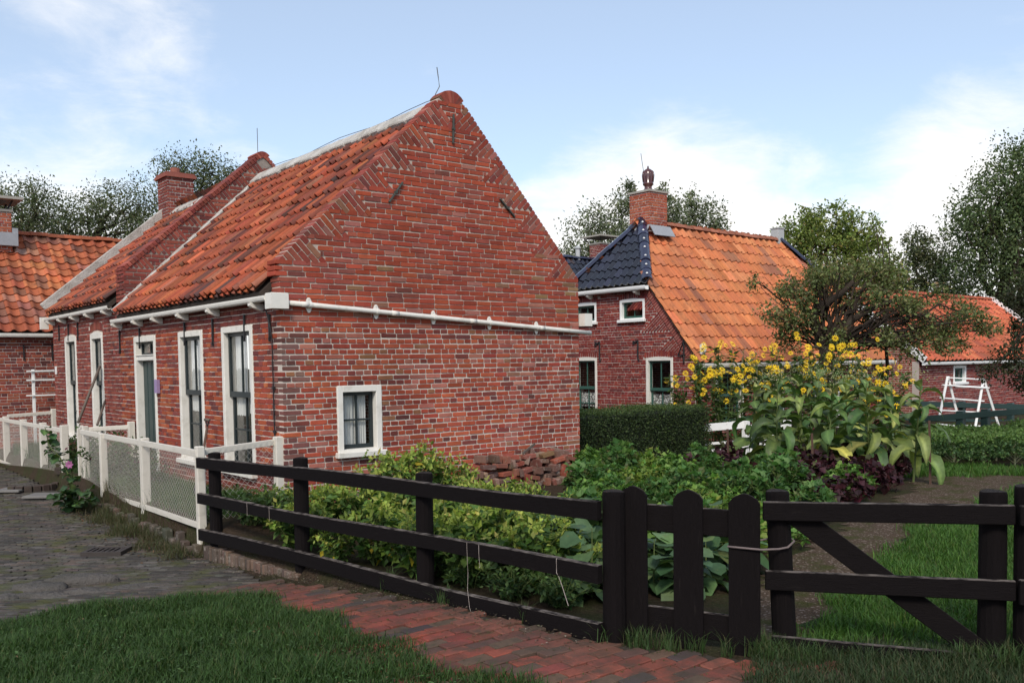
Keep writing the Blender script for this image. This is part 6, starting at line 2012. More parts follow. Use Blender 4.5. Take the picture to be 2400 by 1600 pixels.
def tree_px(label, d, trunk_px, fork_py, bl, n, size, pal, w, seed, r0=.18, **kw):
    b = at(trunk_px, 900, d); base = (b[0], b[1], float(gz(b[0], b[1])) - .05)
    f = at(trunk_px, fork_py, d)
    return tree(label, base, f, [blob_px(*q) for q in bl], n, size, pal, w, seed, r0, **kw)


DK = ([(0.075, 0.092, 0.046), (0.056, 0.072, 0.037), (0.10, 0.115, 0.057), (0.13, 0.13, 0.068)], [4, 4, 3, 1.2])
MIDG = ([(0.13, 0.17, 0.042), (0.095, 0.135, 0.036), (0.18, 0.21, 0.055), (0.16, 0.13, 0.045)], [4, 3, 3, .6])
G_FAR = 'trees beyond the houses'
# left, beyond the cottages
tree_px('dark tree at the left edge behind the chimney with the slab cap', 44, 60, 560, [(40, 470, 44, 70, 55), (100, 490, 43, 55, 60), (20, 520, 45, 60, 60), (85, 550, 44, 60, 50), (-60, 500, 44, 70, 80)], 10500, .135, *DK, 101, .22, group=G_FAR, spread=.22, shell=.4)
tree_px('low grey-green tree behind the mottled tiled roof', 46, 220, 570, [(190, 500, 46, 70, 50), (260, 490, 46, 65, 55), (330, 480, 46, 60, 60), (250, 550, 46, 110, 50), (150, 540, 46, 70, 50), (350, 540, 46, 70, 60)], 12500, .135, *DK, 102, .22, group=G_FAR, spread=.22, shell=.4)
tree_px('dark tree behind the cottage chimney and parapet', 48, 450, 470, [(430, 400, 48, 60, 45), (500, 405, 48, 60, 45), (560, 430, 48, 50, 45), (460, 450, 48, 90, 45), (400, 430, 48, 40, 50)], 8500, .135, *DK, 103, .20, group=G_FAR, spread=.22, shell=.4)
# behind the farmhouse: loose birches
BIR = ([(0.12, 0.14, 0.085), (0.095, 0.115, 0.07), (0.16, 0.17, 0.105)], [4, 3, 2])
tree_px('loose birch left of the farmhouse chimney', 42, 1390, 640, [(1370, 560, 42, 55, 60), (1400, 520, 42, 40, 50), (1345, 600, 42, 60, 40), (1430, 580, 42, 45, 60)], 4200, .14, *BIR, 104, .14, group=G_FAR, shell=.25, spread=.24)
tree_px('birch top directly behind the clay chimney pot', 43, 1475, 600, [(1462, 470, 43, 26, 40), (1450, 520, 43, 36, 50), (1475, 440, 43, 14, 22)], 2200, .14, *BIR, 105, .12, group=G_FAR, shell=.25, spread=.24)
tree_px('birch top just right of the farmhouse chimney', 43, 1560, 600, [(1565, 490, 43, 38, 46), (1555, 455, 43, 20, 24), (1585, 520, 43, 40, 36)], 2600, .14, *BIR, 106, .12, group=G_FAR, shell=.25, spread=.24)
tree_px('birch with two tops above the orange roof ridge', 44, 1640, 620, [(1622, 490, 44, 24, 46), (1670, 505, 44, 36, 40), (1618, 465, 44, 12, 16), (1645, 530, 44, 50, 26)], 2800, .14, *BIR, 107, .12, group=G_FAR, shell=.25, spread=.24)
# right
tree_px('rounded yellow-green tree directly behind the orange roof', 34, 1960, 720, [(1880, 540, 34, 55, 45), (1950, 520, 34, 60, 40), (2010, 550, 34, 60, 50), (1930, 600, 34, 90, 60), (2030, 620, 34, 70, 70), (1980, 680, 34, 110, 60), (1850, 580, 34, 40, 40)], 19000, .13, *MIDG, 108, .24, group=G_FAR, spread=.15)
tree_px('tall dark ash tree at the right edge', 37, 2370, 780, [(2390, 420, 37, 90, 90), (2330, 480, 37, 90, 75), (2270, 520, 37, 60, 45), (2380, 560, 37, 110, 80), (2300, 610, 37, 80, 60), (2440, 500, 37, 90, 120), (2350, 670, 37, 90, 50), (2430, 360, 37, 60, 50)], 25000, .135, [(0.080, 0.11, 0.048), (0.058, 0.085, 0.038), (0.115, 0.145, 0.06)], [4, 4, 2], 109, .3, group=G_FAR, spread=.17, shell=.45)
tree_px('grey-green tree between the orange roof and the ash', 41, 2190, 760, [(2150, 580, 41, 40, 40), (2200, 590, 41, 50, 45), (2150, 640, 41, 50, 50), (2230, 650, 41, 60, 55), (2180, 690, 41, 80, 40), (2130, 690, 41, 40, 40)], 10500, .135, *DK, 110, .2, group=G_FAR, spread=.18)
# apple tree in the garden
APP = ([(0.11, 0.135, 0.05), (0.085, 0.105, 0.04), (0.155, 0.17, 0.07), (0.15, 0.11, 0.055), (0.20, 0.14, 0.09)], [4, 4, 2, 1.4, .5])
ad = 18.0
ab = at(1936, 900, ad); abase = (ab[0], ab[1], float(gz(ab[0], ab[1])) - .05)
A_ = lambda px, py, dd=0: at(px, py, ad + dd)
ra_ = np.random.default_rng(77); AB = []
for (cx, cy, wx, wy, k) in ((1845, 700, 62, 62, 9), (1920, 655, 70, 42, 8), (2000, 645, 60, 40, 8), (2075, 680, 60, 50, 9), (2150, 730, 70, 50, 9), (2235, 745, 62, 48, 8), (2300, 735, 30, 36, 3), (1850, 780, 52, 30, 5), (2110, 800, 70, 32, 6), (2210, 800, 50, 26, 3), (2010, 770, 60, 30, 3), (1965, 715, 55, 30, 3), (1900, 735, 30, 24, 2)):
    for _ in range(k):
        AB.append((cx + ra_.normal(0, .55) * wx, cy + ra_.normal(0, .55) * wy, ad + ra_.normal(0.1, .55), ra_.uniform(16, 34), ra_.uniform(12, 24)))
tree('old apple tree with dark forked trunk in front of the orange roof', abase, A_(1936, 806), [blob_px(*q) for q in AB],
     15000, .075, *APP, 111, .055, spread=.42, shell=.1, name='apple_tree', droop=.1,
     extra=[([abase, A_(1937, 880), A_(1937, 840), A_(1936, 806)], .17, .135), ([A_(1937, 815), A_(1925, 790), A_(1910, 760), A_(1906, 738), A_(1918, 720), A_(1945, 705), A_(1975, 685), A_(2000, 660)], .13, .05),
            ([A_(1938, 812), A_(1962, 785), A_(1990, 755), A_(2020, 735), A_(2060, 715), A_(2110, 700)], .105, .04), ([A_(1985, 760), A_(2010, 700), A_(2030, 660)], .05, .02)])
# tall whips of leaves above it
pw = at(2075, 900, 18.8)
tw = thing('young_pear_tree', 'slender young tree with upright leafy whips behind the apple crown', 'tree', (pw[0], pw[1], -0.4))
r = np.random.default_rng(112); mb = MB(); ml = MB()
for px, top, lean in ((2050, 525, -8), (2030, 560, -14), (2085, 555, 6), (2066, 540, -2), (2098, 600, 10), (2015, 610, -16)):
    a, b = at(2075, 760, 18.8), at(px, top, 18.8); pp = limb(mb, r, a, b, .022, .006, .01, 8)
    for k in range(46):
        t = .2 + .8 * r.random(); q = a + (b - a) * t
        leaves(ml, [q], [unit(np.array([r.normal(), r.normal(), -.2]))], [unit(r.normal(0, 1, 3) + (0, 0, 1))], .085, .04, tints(r, 1, *DK))
limb(mb, r, (pw[0], pw[1], -.4), at(2075, 755, 18.8), .05, .03, .01, 6)
mb.build('trunk', 'bark', tw, smooth=True); ml.build('crown', 'leaf_attr', tw)
# dark drooping branches entering from the right
nb = at(2490, 900, 15.5); nbase = (nb[0], nb[1], float(gz(*nb[:2])))
tree('dark tree whose drooping branches enter at the right edge', nbase, at(2470, 720, 15.5), [blob_px(*q) for q in [(2385, 690, 15.5, 34, 40), (2370, 830, 15.2, 40, 40), (2320, 870, 15.3, 26, 20), (2400, 880, 15.4, 40, 40), (2430, 760, 15.5, 50, 60), (2390, 770, 15.5, 20, 20), (2460, 680, 15.5, 60, 70)]],
     5200, .062, [(0.024, 0.028, 0.014), (0.034, 0.040, 0.018), (0.055, 0.045, 0.022)], [4, 3, 1], 113, .06, spread=.26, shell=.3)

# clipped hedge
r = np.random.default_rng(120)
hY = 10.0; hz1 = .69
hx1 = on(1662, 958, 'y', hY)[0]; hx0 = 9.12
hedge = thing('clipped_hedge', 'clipped dark green box hedge beside the cottage corner', 'hedge', ((hx0 + hx1) / 2, hY + .5, -.3))
mb = MB(); mb.box((hx0 + .06, hY + .06, -.4), (hx1 - .06, hY + .9, hz1 - .06)); 
plain('hedge_core', (0.010, 0.014, 0.007), 0.95, 0.4)
mb.build('core', 'hedge_core', hedge)
ml = MB()
HP = [(0.030, 0.048, 0.018), (0.040, 0.062, 0.022), (0.065, 0.095, 0.030), (0.020, 0.033, 0.014)]
for face, n in (('f', 15000), ('t', 9000), ('r', 5000)):
    if face == 'f': P = np.stack([r.uniform(hx0, hx1, n), np.full(n, hY), r.uniform(-.4, hz1, n)], 1); nn = np.array([0, -1.0, .1])
    elif face == 't': P = np.stack([r.uniform(hx0, hx1, n), r.uniform(hY, hY + .95, n), np.full(n, hz1)], 1); nn = np.array([0, 0, 1.0])
    else: P = np.stack([np.full(n, hx1), r.uniform(hY, hY + .95, n), r.uniform(-.4, hz1, n)], 1); nn = np.array([1.0, 0, .1])
    P += nn * (r.normal(0, .022, (n, 1)) + .02 * np.sin(P[:, :1] * 3.1 + P[:, 2:] * 5)) ; P += r.normal(0, .012, P.shape)
    tn_ = tints(r, n, HP if face != 't' else [(0.055, 0.085, 0.028), (0.04, 0.065, 0.022), (0.075, 0.105, 0.035)], [3, 3, 1.2, 3] if face != 't' else [3, 2, 2])
    leaves(ml, P, unit(nn * .5 + r.normal(0, .7, P.shape)), unit(nn + r.normal(0, .55, P.shape)), r.uniform(.022, .042, n), r.uniform(.016, .026, n), tn_)
ml.build('foliage', 'leaf_attr', hedge)


# --- bushy plants with pale green tips along the fence
def bushy(name, label, cat, seed, h, rad, nst, pal, tip, leaf=.095, tipn=11):
    r = np.random.default_rng(seed); t = thing(name, label, cat)
    ms, ml, mt_ = MB(), MB(), MB()
    for i in range(nst):
        a = r.uniform(0, 2 * PI); rr = rad * math.sqrt(r.random()); hh = h * (1 - .35 * (rr / rad) ** 2) * r.uniform(.8, 1.08)
        b = np.array([rr * math.cos(a), rr * math.sin(a), hh]); m_ = b * np.array([.55, .55, .62]) + r.normal(0, .02, 3)
        pts = np.array([(b[0] * .15, b[1] * .15, 0), m_, b]); ms.tube(pts, [.006, .0045, .003], 5, cap=False)
        n = 15
        tt = r.uniform(.22, 1, n); P = np.where(tt[:, None] < .62, pts[0] + (m_ - pts[0]) * (tt[:, None] / .62), m_ + (b - m_) * ((tt[:, None] - .62) / .38))
        D = unit(r.normal(0, 1, (n, 3)) * (1, 1, .3) + np.array([0, 0, -.15])); P = P + D * .02
        L_ = leaf * r.uniform(.7, 1.4, n); leaves(ml, P, D, unit(r.normal(0, .35, (n, 3)) + (0, 0, 1)), L_, L_ * .62, tints(r, n, *pal), LEAF4)
        n = tipn; P = b + r.normal(0, .04, (n, 3)) * (1, 1, .7); D = unit(r.normal(0, 1, (n, 3)) + (0, 0, .5)); L_ = .06 * r.uniform(.7, 1.4, n)
        leaves(mt_, P, D, unit(r.normal(0, .8, (n, 3)) + (0, 0, .8)), L_, L_ * .55, tints(r, n, *tip))
    tag(ms.build('stems', 'stem', t), kind='stuff'); tag(ml.build('foliage', 'leaf_attr', t), kind='stuff'); tag(mt_.build('bracts', 'leaf_attr', t), kind='stuff')
    return t


BP = ([(0.060, 0.115, 0.026), (0.045, 0.09, 0.022), (0.10, 0.15, 0.030), (0.28, 0.22, 0.02)], [5, 4, 3, .35])
TP = ([(0.18, 0.235, 0.045), (0.24, 0.28, 0.06), (0.12, 0.18, 0.035), (0.30, 0.29, 0.08)], [4, 3, 3, .8])
bA = bushy('leafy_bush', 'yellow-green bushy plant growing behind the black fence', 'plant', 131, .62, .36, 26, *[BP, TP])
bB = bushy('leafy_bush', 'yellow-green bushy plant growing behind the black fence', 'plant', 132, .80, .42, 32, *[BP, TP])
bC = bushy('leafy_bush', 'low dark leafy plant behind the lowest fence rail', 'plant', 133, .40, .34, 26, ([(0.030, 0.060, 0.018), (0.045, 0.080, 0.022), (0.022, 0.045, 0.015)], [3, 2, 2]), ([(0.06, 0.10, 0.03), (0.05, 0.085, 0.025)], [1, 1]), .06, 5)
G_B = 'bushy plants behind the black fence'
spots = [(bB, 985, 9.9, 1.0, 'tallest yellow-green bush, under the small gable window'), (bB, 905, 9.7, .92, None), (bB, 1050, 10.2, .80, None), (bA, 870, 8.9, 1.0, None), (bA, 960, 8.4, 1.05, None), (bA, 790, 9.2, .85, None), (bB, 1120, 8.4, .78, None),
         (bA, 1050, 7.9, .98, None), (bB, 1180, 7.3, .86, None), (bB, 1240, 6.7, .80, None), (bA, 1110, 7.0, .98, None), (bA, 885, 7.75, .9, None), (bA, 985, 7.2, .85, None), (bA, 1310, 8.2, .85, None), (bA, 1215, 9.4, .8, None), (bA, 700, 8.35, .80, 'yellow-green bush pushing through the fence rails beside the second post'),
         (bA, 668, 9.6, .62, 'small yellow-green plant at the cottage corner'), (bA, 790, 7.72, .62, None), (bA, 1330, 6.7, .72, None), (bA, 1100, 9.6, .8, None), (bA, 760, 9.7, .6, None)]
used = set()
for i, (pr, px, d, s, lab) in enumerate(spots):
    q = xy(px, d); loc = (q[0], q[1], float(gz(*q)) - .02); rz = i * 2.4
    tl = (.25 * fside[1] * -1, .25 * fside[0]) if lab and 'pushing' in lab else (0, 0)
    if pr.name not in used: used.add(pr.name); kids(pr); [kids(c) for c in kids(pr)]; o = pr; place(o, loc, rz, s)
    else: o = dup(pr, loc, rz, s)
    o['group'] = G_B
    o['label'] = lab or 'yellow-green bushy plant growing behind the black fence'
    if lab: del o['group']
for i, (px, d, s) in enumerate([(545, 9.15, 1.0), (600, 9.0, .95), (650, 8.75, .9), (1000, 6.95, .7), (1160, 6.2, .65), (1270, 6.0, .7), (1380, 6.5, .7), (1060, 6.6, .6)]):
    q = xy(px, d) + np.array([.25, .1]); loc = (q[0], q[1], float(gz(*q)) - .02)
    o = bC if i == 0 else dup(bC, loc, i * 1.9, s)
    if i == 0: kids(bC); place(o, loc, 0, s)
    o['group'] = 'low dark plants at the fence foot'
# dark plants in the strip behind the white fence
bD = bushy('border_plant', 'dark leafy border plant between white fence and cottage wall', 'plant', 134, .62, .40, 30, ([(0.028, 0.058, 0.020), (0.040, 0.078, 0.026), (0.07, 0.05, 0.03)], [3, 3, .5]), ([(0.05, 0.085, 0.03), (0.10, 0.05, 0.06)], [3, .5]), .075, 5)
for i, (x, y, s) in enumerate([(3.95, 13.3, 1.0), (3.85, 14.1, 1.05), (4.0, 15.4, 1.1), (3.95, 16.2, .9), (3.9, 12.6, .75)]):
    loc = (x, y, float(gz(x, y)) - .02)
    o = bD if i == 0 else dup(bD, loc, i * 2.2, s)
    if i == 0: kids(bD); place(o, loc, 0, s)
    o['group'] = 'plants behind the white fence'


# --- plants with big single leaves
def blade_mesh(ln, wd, droop, fold, wave, seed, n=9, mat='bigleaf_obj', narrow=1.0):
    r = np.random.default_rng(seed); V = []
    ang = .55; p = np.array([0.0, 0.0]); step = ln / (n - 1)
    for i in range(n):
        t = i / (n - 1); w = wd * (math.sin(PI * min(t * .93 + .04, 1)) ** .75) * (1 - .25 * t) * .5
        if i in (0,): w = wd * .05
        if i == n - 1: w = .002
        z = p[1]; y = p[0]
        V += [(-w, y, z + fold * w + wave * math.sin(i * 1.9 + seed)), (-w * .5, y, z + fold * w * .35 + wave * .4 * math.sin(i * 2.3)), (0, y, z - .004), (w * .5, y, z + fold * w * .35 - wave * .4 * math.sin(i * 2.1)), (w, y, z + fold * w + wave * math.cos(i * 2.2 + seed))]
        a = ang - droop * t; p = p + step * np.array([math.cos(a), math.sin(a)])
    F = [(i * 5 + j, i * 5 + j + 1, (i + 1) * 5 + j + 1, (i + 1) * 5 + j) for i in range(n - 1) for j in range(4)]
    mb = MB(); mb.add(V, F); mb.t[-1][:] = [(1, 1, 1) if k % 5 != 2 else (1.7, 1.6, 1.5) for k in range(len(V))]; mb.t[-1][0::5] *= .88; mb.t[-1][4::5] *= .92; return mb.mesh('leaf_blade', mat, True)


def leaf_plant(name, label, cat, seed, h, nl, meshes, pal, w, lo=.12, hi=.95, pitch=(-.5, .3), stemr=.012, scale=(.7, 1.15), crown=False, stem='stem'):
    r = np.random.default_rng(seed); t = thing(name, label, cat)
    ms = MB(); lean = r.normal(0, .03, 2)
    ms.tube([(0, 0, 0), (lean[0] * .5, lean[1] * .5, h * .5), (lean[0], lean[1], h)], [stemr, stemr * .85, stemr * .4], 7); ms.build('stem', stem, t)
    for i in range(nl):
        f = (i + .5) / nl; z = h * (lo + (hi - lo) * f); az = i * 2.39996 + r.normal(0, .25)
        o = bpy.data.objects.new('leaf', meshes[r.integers(0, len(meshes))]); COL.objects.link(o); o.parent = t
        s = r.uniform(*scale) * (1.1 - .55 * f if crown else 1.0)
        o.location = (lean[0] * z / h, lean[1] * z / h, z); o.rotation_euler = (pitch[0] + (pitch[1] - pitch[0]) * f + r.normal(0, .18), r.normal(0, .25), az); o.scale = (s, s, s)
        o.color = (*tints(r, 1, pal, w)[0], 1)
    return t


TOB = [blade_mesh(.62 * q_, .27 * w_, d_, f_, .02, i, n=10) for i, (d_, q_, w_, f_) in enumerate(((1.9, 1, 1, .25), (2.3, 1.05, .9, .5), (1.5, .9, 1.1, .1), (2.7, 1.1, .8, .7), (1.1, .85, 1, .3), (2.1, .95, 1.15, -.2), (2.5, 1.0, .7, .9)))]
TPAL = ([(0.085, 0.135, 0.042), (0.062, 0.11, 0.040), (0.14, 0.18, 0.055), (0.23, 0.26, 0.085), (0.34, 0.33, 0.08)], [5, 5, 3, 1.6, .5])


def panicle(parent, base, r, pal, w, n=90, spread=.13, size=.035):
    mb = MB(); P = np.asarray(base) + r.normal(0, 1, (n, 3)) * (spread, spread, spread * .45)
    leaves(mb, P, unit(r.normal(0, 1, (n, 3)) + (0, 0, .8)), unit(r.normal(0, 1, (n, 3))), r.uniform(.6, 1.3, n) * size, r.uniform(.5, 1, n) * size * .45, tints(r, n, pal, w))
    mb.build('flower_head', 'leaf_attr', parent)


FP = ([(0.33, 0.33, 0.19), (0.24, 0.27, 0.12), (0.40, 0.31, 0.28), (0.16, 0.13, 0.09)], [3, 3, 1.5, 1])
tob_spots = [(1772, 13.8, 1.32, 'tobacco plant with drooping leaves nearest the hedge'), (1820, 13.2, 1.40, None), (1875, 13.9, 1.45, None), (1935, 12.9, 1.38, None), (1985, 13.6, 1.42, None), (2040, 13.0, 1.40, None), (2085, 13.8, 1.30, None), (2140, 12.6, 1.42, 'tobacco plant at the end of its row beside the gravel path'), (1830, 14.6, 1.45, None), (1905, 14.6, 1.5, None), (2010, 14.5, 1.5, None)]
for i, (px, d, h, lab) in enumerate(tob_spots):
    q = xy(px, d); t = leaf_plant('tobacco_plant', lab or 'tobacco plant with big drooping leaves in the middle of the row', 'plant', 140 + i, h, 19, TOB, *TPAL, lo=.25, hi=.97, pitch=(-.45, .45), stemr=.016, crown=True, scale=(.75, 1.2))
    if not lab: t['group'] = 'tobacco plants in the row'
    r = np.random.default_rng(170 + i); panicle(t, (0, 0, h + .08), r, *FP)
    place(t, (q[0], q[1], float(gz(*q)) - .02), i * 1.3, 1.0, tilt=(r.normal(0, .03), r.normal(0, .03)))
# stakes
for i, (px, py0, py1, d) in enumerate([(1705, 1005, 1075, 13.2), (1903, 1015, 1080, 12.6), (2178, 985, 1120, 12.3)]):
    a = at(px, py0, d); q = at(px + 3, py1, d); mb = MB(); mb.beam((q[0], q[1], float(gz(*q[:2])) - .05), a, .022, .022, up=(1, 0, 0))
    tag(mb.build('wooden_stake', 'wood_brown', None), ('brown stake under the tobacco leaves nearest the hedge', 'brown stake in the middle of the tobacco row', 'brown stake beside the last tobacco plant')[i], 'stake')

# --- tall yellow flowers
r = np.random.default_rng(200)
def blossom_mesh():
    mb = MB(); n = 11; V = [(0, 0, .004)]; F = []
    for i in range(n):
        a = 2 * PI * i / n; a0, a1 = a - .2, a + .2
        b = len(V)
        V += [(.012 * math.cos(a), .012 * math.sin(a), 0), (.032 * math.cos(a0), .032 * math.sin(a0), .004), (.052 * math.cos(a), .052 * math.sin(a), -.004), (.032 * math.cos(a1), .032 * math.sin(a1), .004)]
        F.append((b, b + 1, b + 2, b + 3))
    mb.add(V, F); return mb.mesh('blossom', 'petal')
BM = blossom_mesh()
mbd = MB(); mbd.lathe((0, 0, 0), [(.011, 0), (.010, .007), (.004, .011)], 8); DM = mbd.mesh('disc', 'flower_disc')
fl_spots = [(1600, 17.0, 1.40), (1640, 16.7, 1.82), (1668, 17.2, 1.92), (1700, 16.6, 1.87), (1735, 17.3, 2.08), (1768, 16.7, 1.98), (1800, 17.2, 2.08), (1835, 16.6, 1.98), (1865, 17.3, 2.08), (1898, 16.7, 1.92), (1930, 17.2, 2.08), (1962, 16.6, 1.92), (1995, 17.3, 2.08), (2025, 16.8, 1.92), (2058, 17.2, 1.82), (2080, 16.8, 1.66)]
for i, (px, d, h) in enumerate(fl_spots):
    q = xy(px, d)
    lab = 'tall plant with yellow daisy flowers beside the hedge' if i == 0 else ('last tall yellow-flowered plant before the apple trunk gap' if i == len(fl_spots) - 1 else 'tall stem plant with many yellow daisy flowers behind the tobacco')
    t = thing('yellow_flower_plant', lab, 'flower', group=None if i in (0, len(fl_spots) - 1) else 'tall yellow flowers')
    ms, ml = MB(), MB()
    for k in range(5):
        a = r.uniform(0, 2 * PI); rr = r.uniform(.05, .34); hh = h * r.uniform(.75, 1.06)
        top = np.array([rr * math.cos(a), rr * math.sin(a), hh]); ms.tube([(rr * .3 * math.cos(a), rr * .3 * math.sin(a), 0), top * (.6, .6, .5), top], [.008, .007, .004], 5, cap=False)
        n = 60; tt = r.uniform(.12, .97, n)[:, None]; P = np.array([top[0] * .3, top[1] * .3, 0]) + (top - np.array([top[0] * .3, top[1] * .3, 0])) * tt
        D = unit(r.normal(0, 1, (n, 3)) * (1, 1, .5)); L_ = r.uniform(.10, .20, n)
        leaves(ml, P, D, unit(r.normal(0, .5, (n, 3)) + (0, 0, 1)), L_, L_ * .34, tints(r, n, [(0.045, 0.080, 0.026), (0.062, 0.10, 0.03), (0.08, 0.075, 0.035)], [4, 3, .8]), LEAF2)
        for _b in range(4 if i % 4 else 3):
            o = bpy.data.objects.new('blossom', BM); COL.objects.link(o); o.parent = t
            off = r.normal(0, .11, 3) * (1, 1, 0) + (0, 0, -.62 * r.random() ** 1.5 + .05); o.location = top + off; s = r.uniform(1.0, 1.5)
            vx = Vector((-.63 + r.normal(0, .5), -.77 + r.normal(0, .5), .45 + r.normal(0, .35))); o.rotation_euler = vx.to_track_quat('Z', 'Y').to_euler(); o.scale = (s, s, s)
            c = bpy.data.objects.new('flower_disc', DM); COL.objects.link(c); c.parent = o; c.location = (0, 0, .002)
            mb_ = top + off
            ms.tube([top * (.8, .8, 1) * (1, 1, (mb_[2] - .12) / top[2]), mb_], .0025, 3, cap=False)
    ms.build('stems', 'stem', t); ml.build('foliage', 'leaf_attr', t)
    panicle(t, (0, 0, h * .93), r, *FP, n=30, spread=.13, size=.03)
    place(t, (q[0], q[1], float(gz(*q)) - .02), 0)

# --- squash-like big round leaves near the gate
SQ = []
for i in range(3):
    V, F = ROUND; mb = MB(); v = V.copy(); v[:, 2] *= (1, 1.6, .5)[i]; v[:, 2] -= .18 * v[:, 0] ** 2
    mb.add(np.stack([v[:, 1], v[:, 0], v[:, 2]], 1) * .17, F); SQ.append(mb.mesh('leaf_blade', 'bigleaf_obj', True))
SQP = ([(0.060, 0.110, 0.050), (0.085, 0.145, 0.065), (0.045, 0.090, 0.038), (0.12, 0.17, 0.07)], [4, 3, 3, 1])
sq_spots = [(1385, 6.5, .52, 'leafy plant with rounded blue-green leaves directly left of the gate post'), (1340, 7.2, .5, None), (1545, 7.0, .52, 'blue-green leafy plant seen between first and second gate picket'), (1500, 7.5, .5, None), (1600, 7.3, .5, None), (1660, 7.6, .45, 'blue-green leafy plant seen between second and third gate picket'), (1430, 7.6, .55, None), (1290, 7.6, .5, None), (1560, 8.0, .5, None), (1010, 7.5, .25, None), (1120, 7.0, .25, None), (1700, 8.2, .4, None), (1480, 8.3, .5, None), (1400, 8.3, .5, None), (1340, 6.5, .25, None), (1530, 6.6, .42, None), (1655, 6.7, .38, None), (1590, 6.5, .36, None), (1500, 6.9, .45, None), (1625, 7.1, .45, None), (1710, 7.2, .4, None)]
for i, (px, d, h, lab) in enumerate(sq_spots):
    q = xy(px, d); t = leaf_plant('round_leaf_plant', lab or 'plant with rounded blue-green leaves in the bed behind the gate', 'plant', 230 + i, h, 22, SQ, *SQP, lo=.15, hi=1.0, pitch=(-.5, .1), stemr=.007, scale=(.55, 1.15))
    if not lab: t['group'] = 'round-leaved plants behind the gate'
    r = np.random.default_rng(260 + i)
    for c in t.children:
        if c.name.startswith('leaf'):
            a = c.rotation_euler[2]; rr = r.uniform(.02, .20); c.location = (c.location[0] - rr * math.sin(a), c.location[1] + rr * math.cos(a), c.location[2])
    place(t, (q[0], q[1], float(gz(*q)) - .02), i * 1.1)


# --- celery / parsley bed
def clump(name, label, cat, seed, h, rad, n, pal, w, tmpl, size, stems=None, up=.5):
    r = np.random.default_rng(seed); t = thing(name, label, cat); ml = MB(); ms = MB()
    k = n // 7
    for i in range(k):
        a = r.uniform(0, 2 * PI); rr = rad * math.sqrt(r.random()); hh = h * (1 - .4 * (rr / rad) ** 2) * r.uniform(.6, 1.1)
        top = np.array([rr * math.cos(a), rr * math.sin(a), hh]); ms.tube([(top[0] * .1, top[1] * .1, 0), top * (.5, .5, .6), top], [.004, .0035, .002], 4, cap=False)
        m_ = 7; D = unit(r.normal(0, 1, (m_, 3)) + (math.cos(a) * .6, math.sin(a) * .6, .1)); L_ = size * r.uniform(.7, 1.3, m_)
        leaves(ml, top + r.normal(0, .018, (m_, 3)), D, unit(r.normal(0, .45, (m_, 3)) + (0, 0, 1)), L_, L_ * r.uniform(.7, 1, m_), tints(r, m_, pal, w) * (1 + r.normal(0, .12)), tmpl)
    tag(ms.build('stems', stems or 'stem', t), kind='stuff'); tag(ml.build('foliage', 'leaf_attr', t), kind='stuff'); return t


CEL = [clump('celery_plant', 'bright green leafy celery plant in the bed behind the gate', 'plant', 300 + i, (.36, .42, .30)[i], (.24, .20, .27)[i], 330, [[(0.085, 0.165, 0.034), (0.065, 0.135, 0.028), (0.12, 0.20, 0.045), (0.05, 0.11, 0.025)], [(0.055, 0.12, 0.032), (0.045, 0.10, 0.03), (0.08, 0.14, 0.04), (0.07, 0.09, 0.03)], [(0.11, 0.19, 0.035), (0.14, 0.20, 0.04), (0.08, 0.15, 0.03), (0.17, 0.19, 0.04)]][i], [4, 4, 2, 2], LOBE, (.062, .07, .056)[i]) for i in range(3)]
plain('beet_stem', (0.14, 0.02, 0.04), .6, .3)
BEET = [clump('beetroot_plant', 'dark purple beetroot plant among the celery', 'plant', 310 + i, .34, .20, 190, [(0.040, 0.014, 0.020), (0.060, 0.018, 0.028), (0.028, 0.012, 0.015), (0.05, 0.05, 0.02)], [4, 3, 3, .6], LEAF4, .085, 'beet_stem') for i in range(2)]


def scatter(protos, spots, label, group, seed, sc=(.85, 1.2)):
    r = np.random.default_rng(seed); first = set()
    for p in protos:
        kids(p)
    for i, (px, d) in enumerate(spots):
        p = protos[i % len(protos)]; q = xy(px, d); loc = (q[0], q[1], float(gz(*q)) - .02)
        if i < len(protos): o = p; place(o, loc, r.uniform(0, 6), r.uniform(*sc))
        else: o = dup(p, loc, r.uniform(0, 6), r.uniform(*sc))
        o['label'] = label; o['group'] = group


r = np.random.default_rng(320); cs_, bs_ = [], []
for d in np.arange(7.5, 13.6, .42):
    pl = 1370 + (d - 8.4) * 4 if d > 8.2 else 1520; prt = 1850 + (d - 8.0) * 68
    for px in np.arange(pl, min(prt, 2090), 900 / d * .9):
        p_ = px + r.normal(0, 12); dd_ = d + r.normal(0, .08)
        t = (p_ - 1500) / 600
        beet = (p_ > 1880 and d > 9.9 and d < 12.2 and r.random() < .8) or (d > 11.9 and p_ > 1580 and r.random() < .42)
        (bs_ if beet else cs_).append((p_, dd_))
scatter(CEL, cs_, 'bright green leafy celery plant in the bed behind the gate', 'celery plants in the bed', 321, (.6, 1.25))
scatter(BEET, bs_, 'dark purple beetroot plant among the celery', 'beetroot plants', 322, (.9, 1.3))

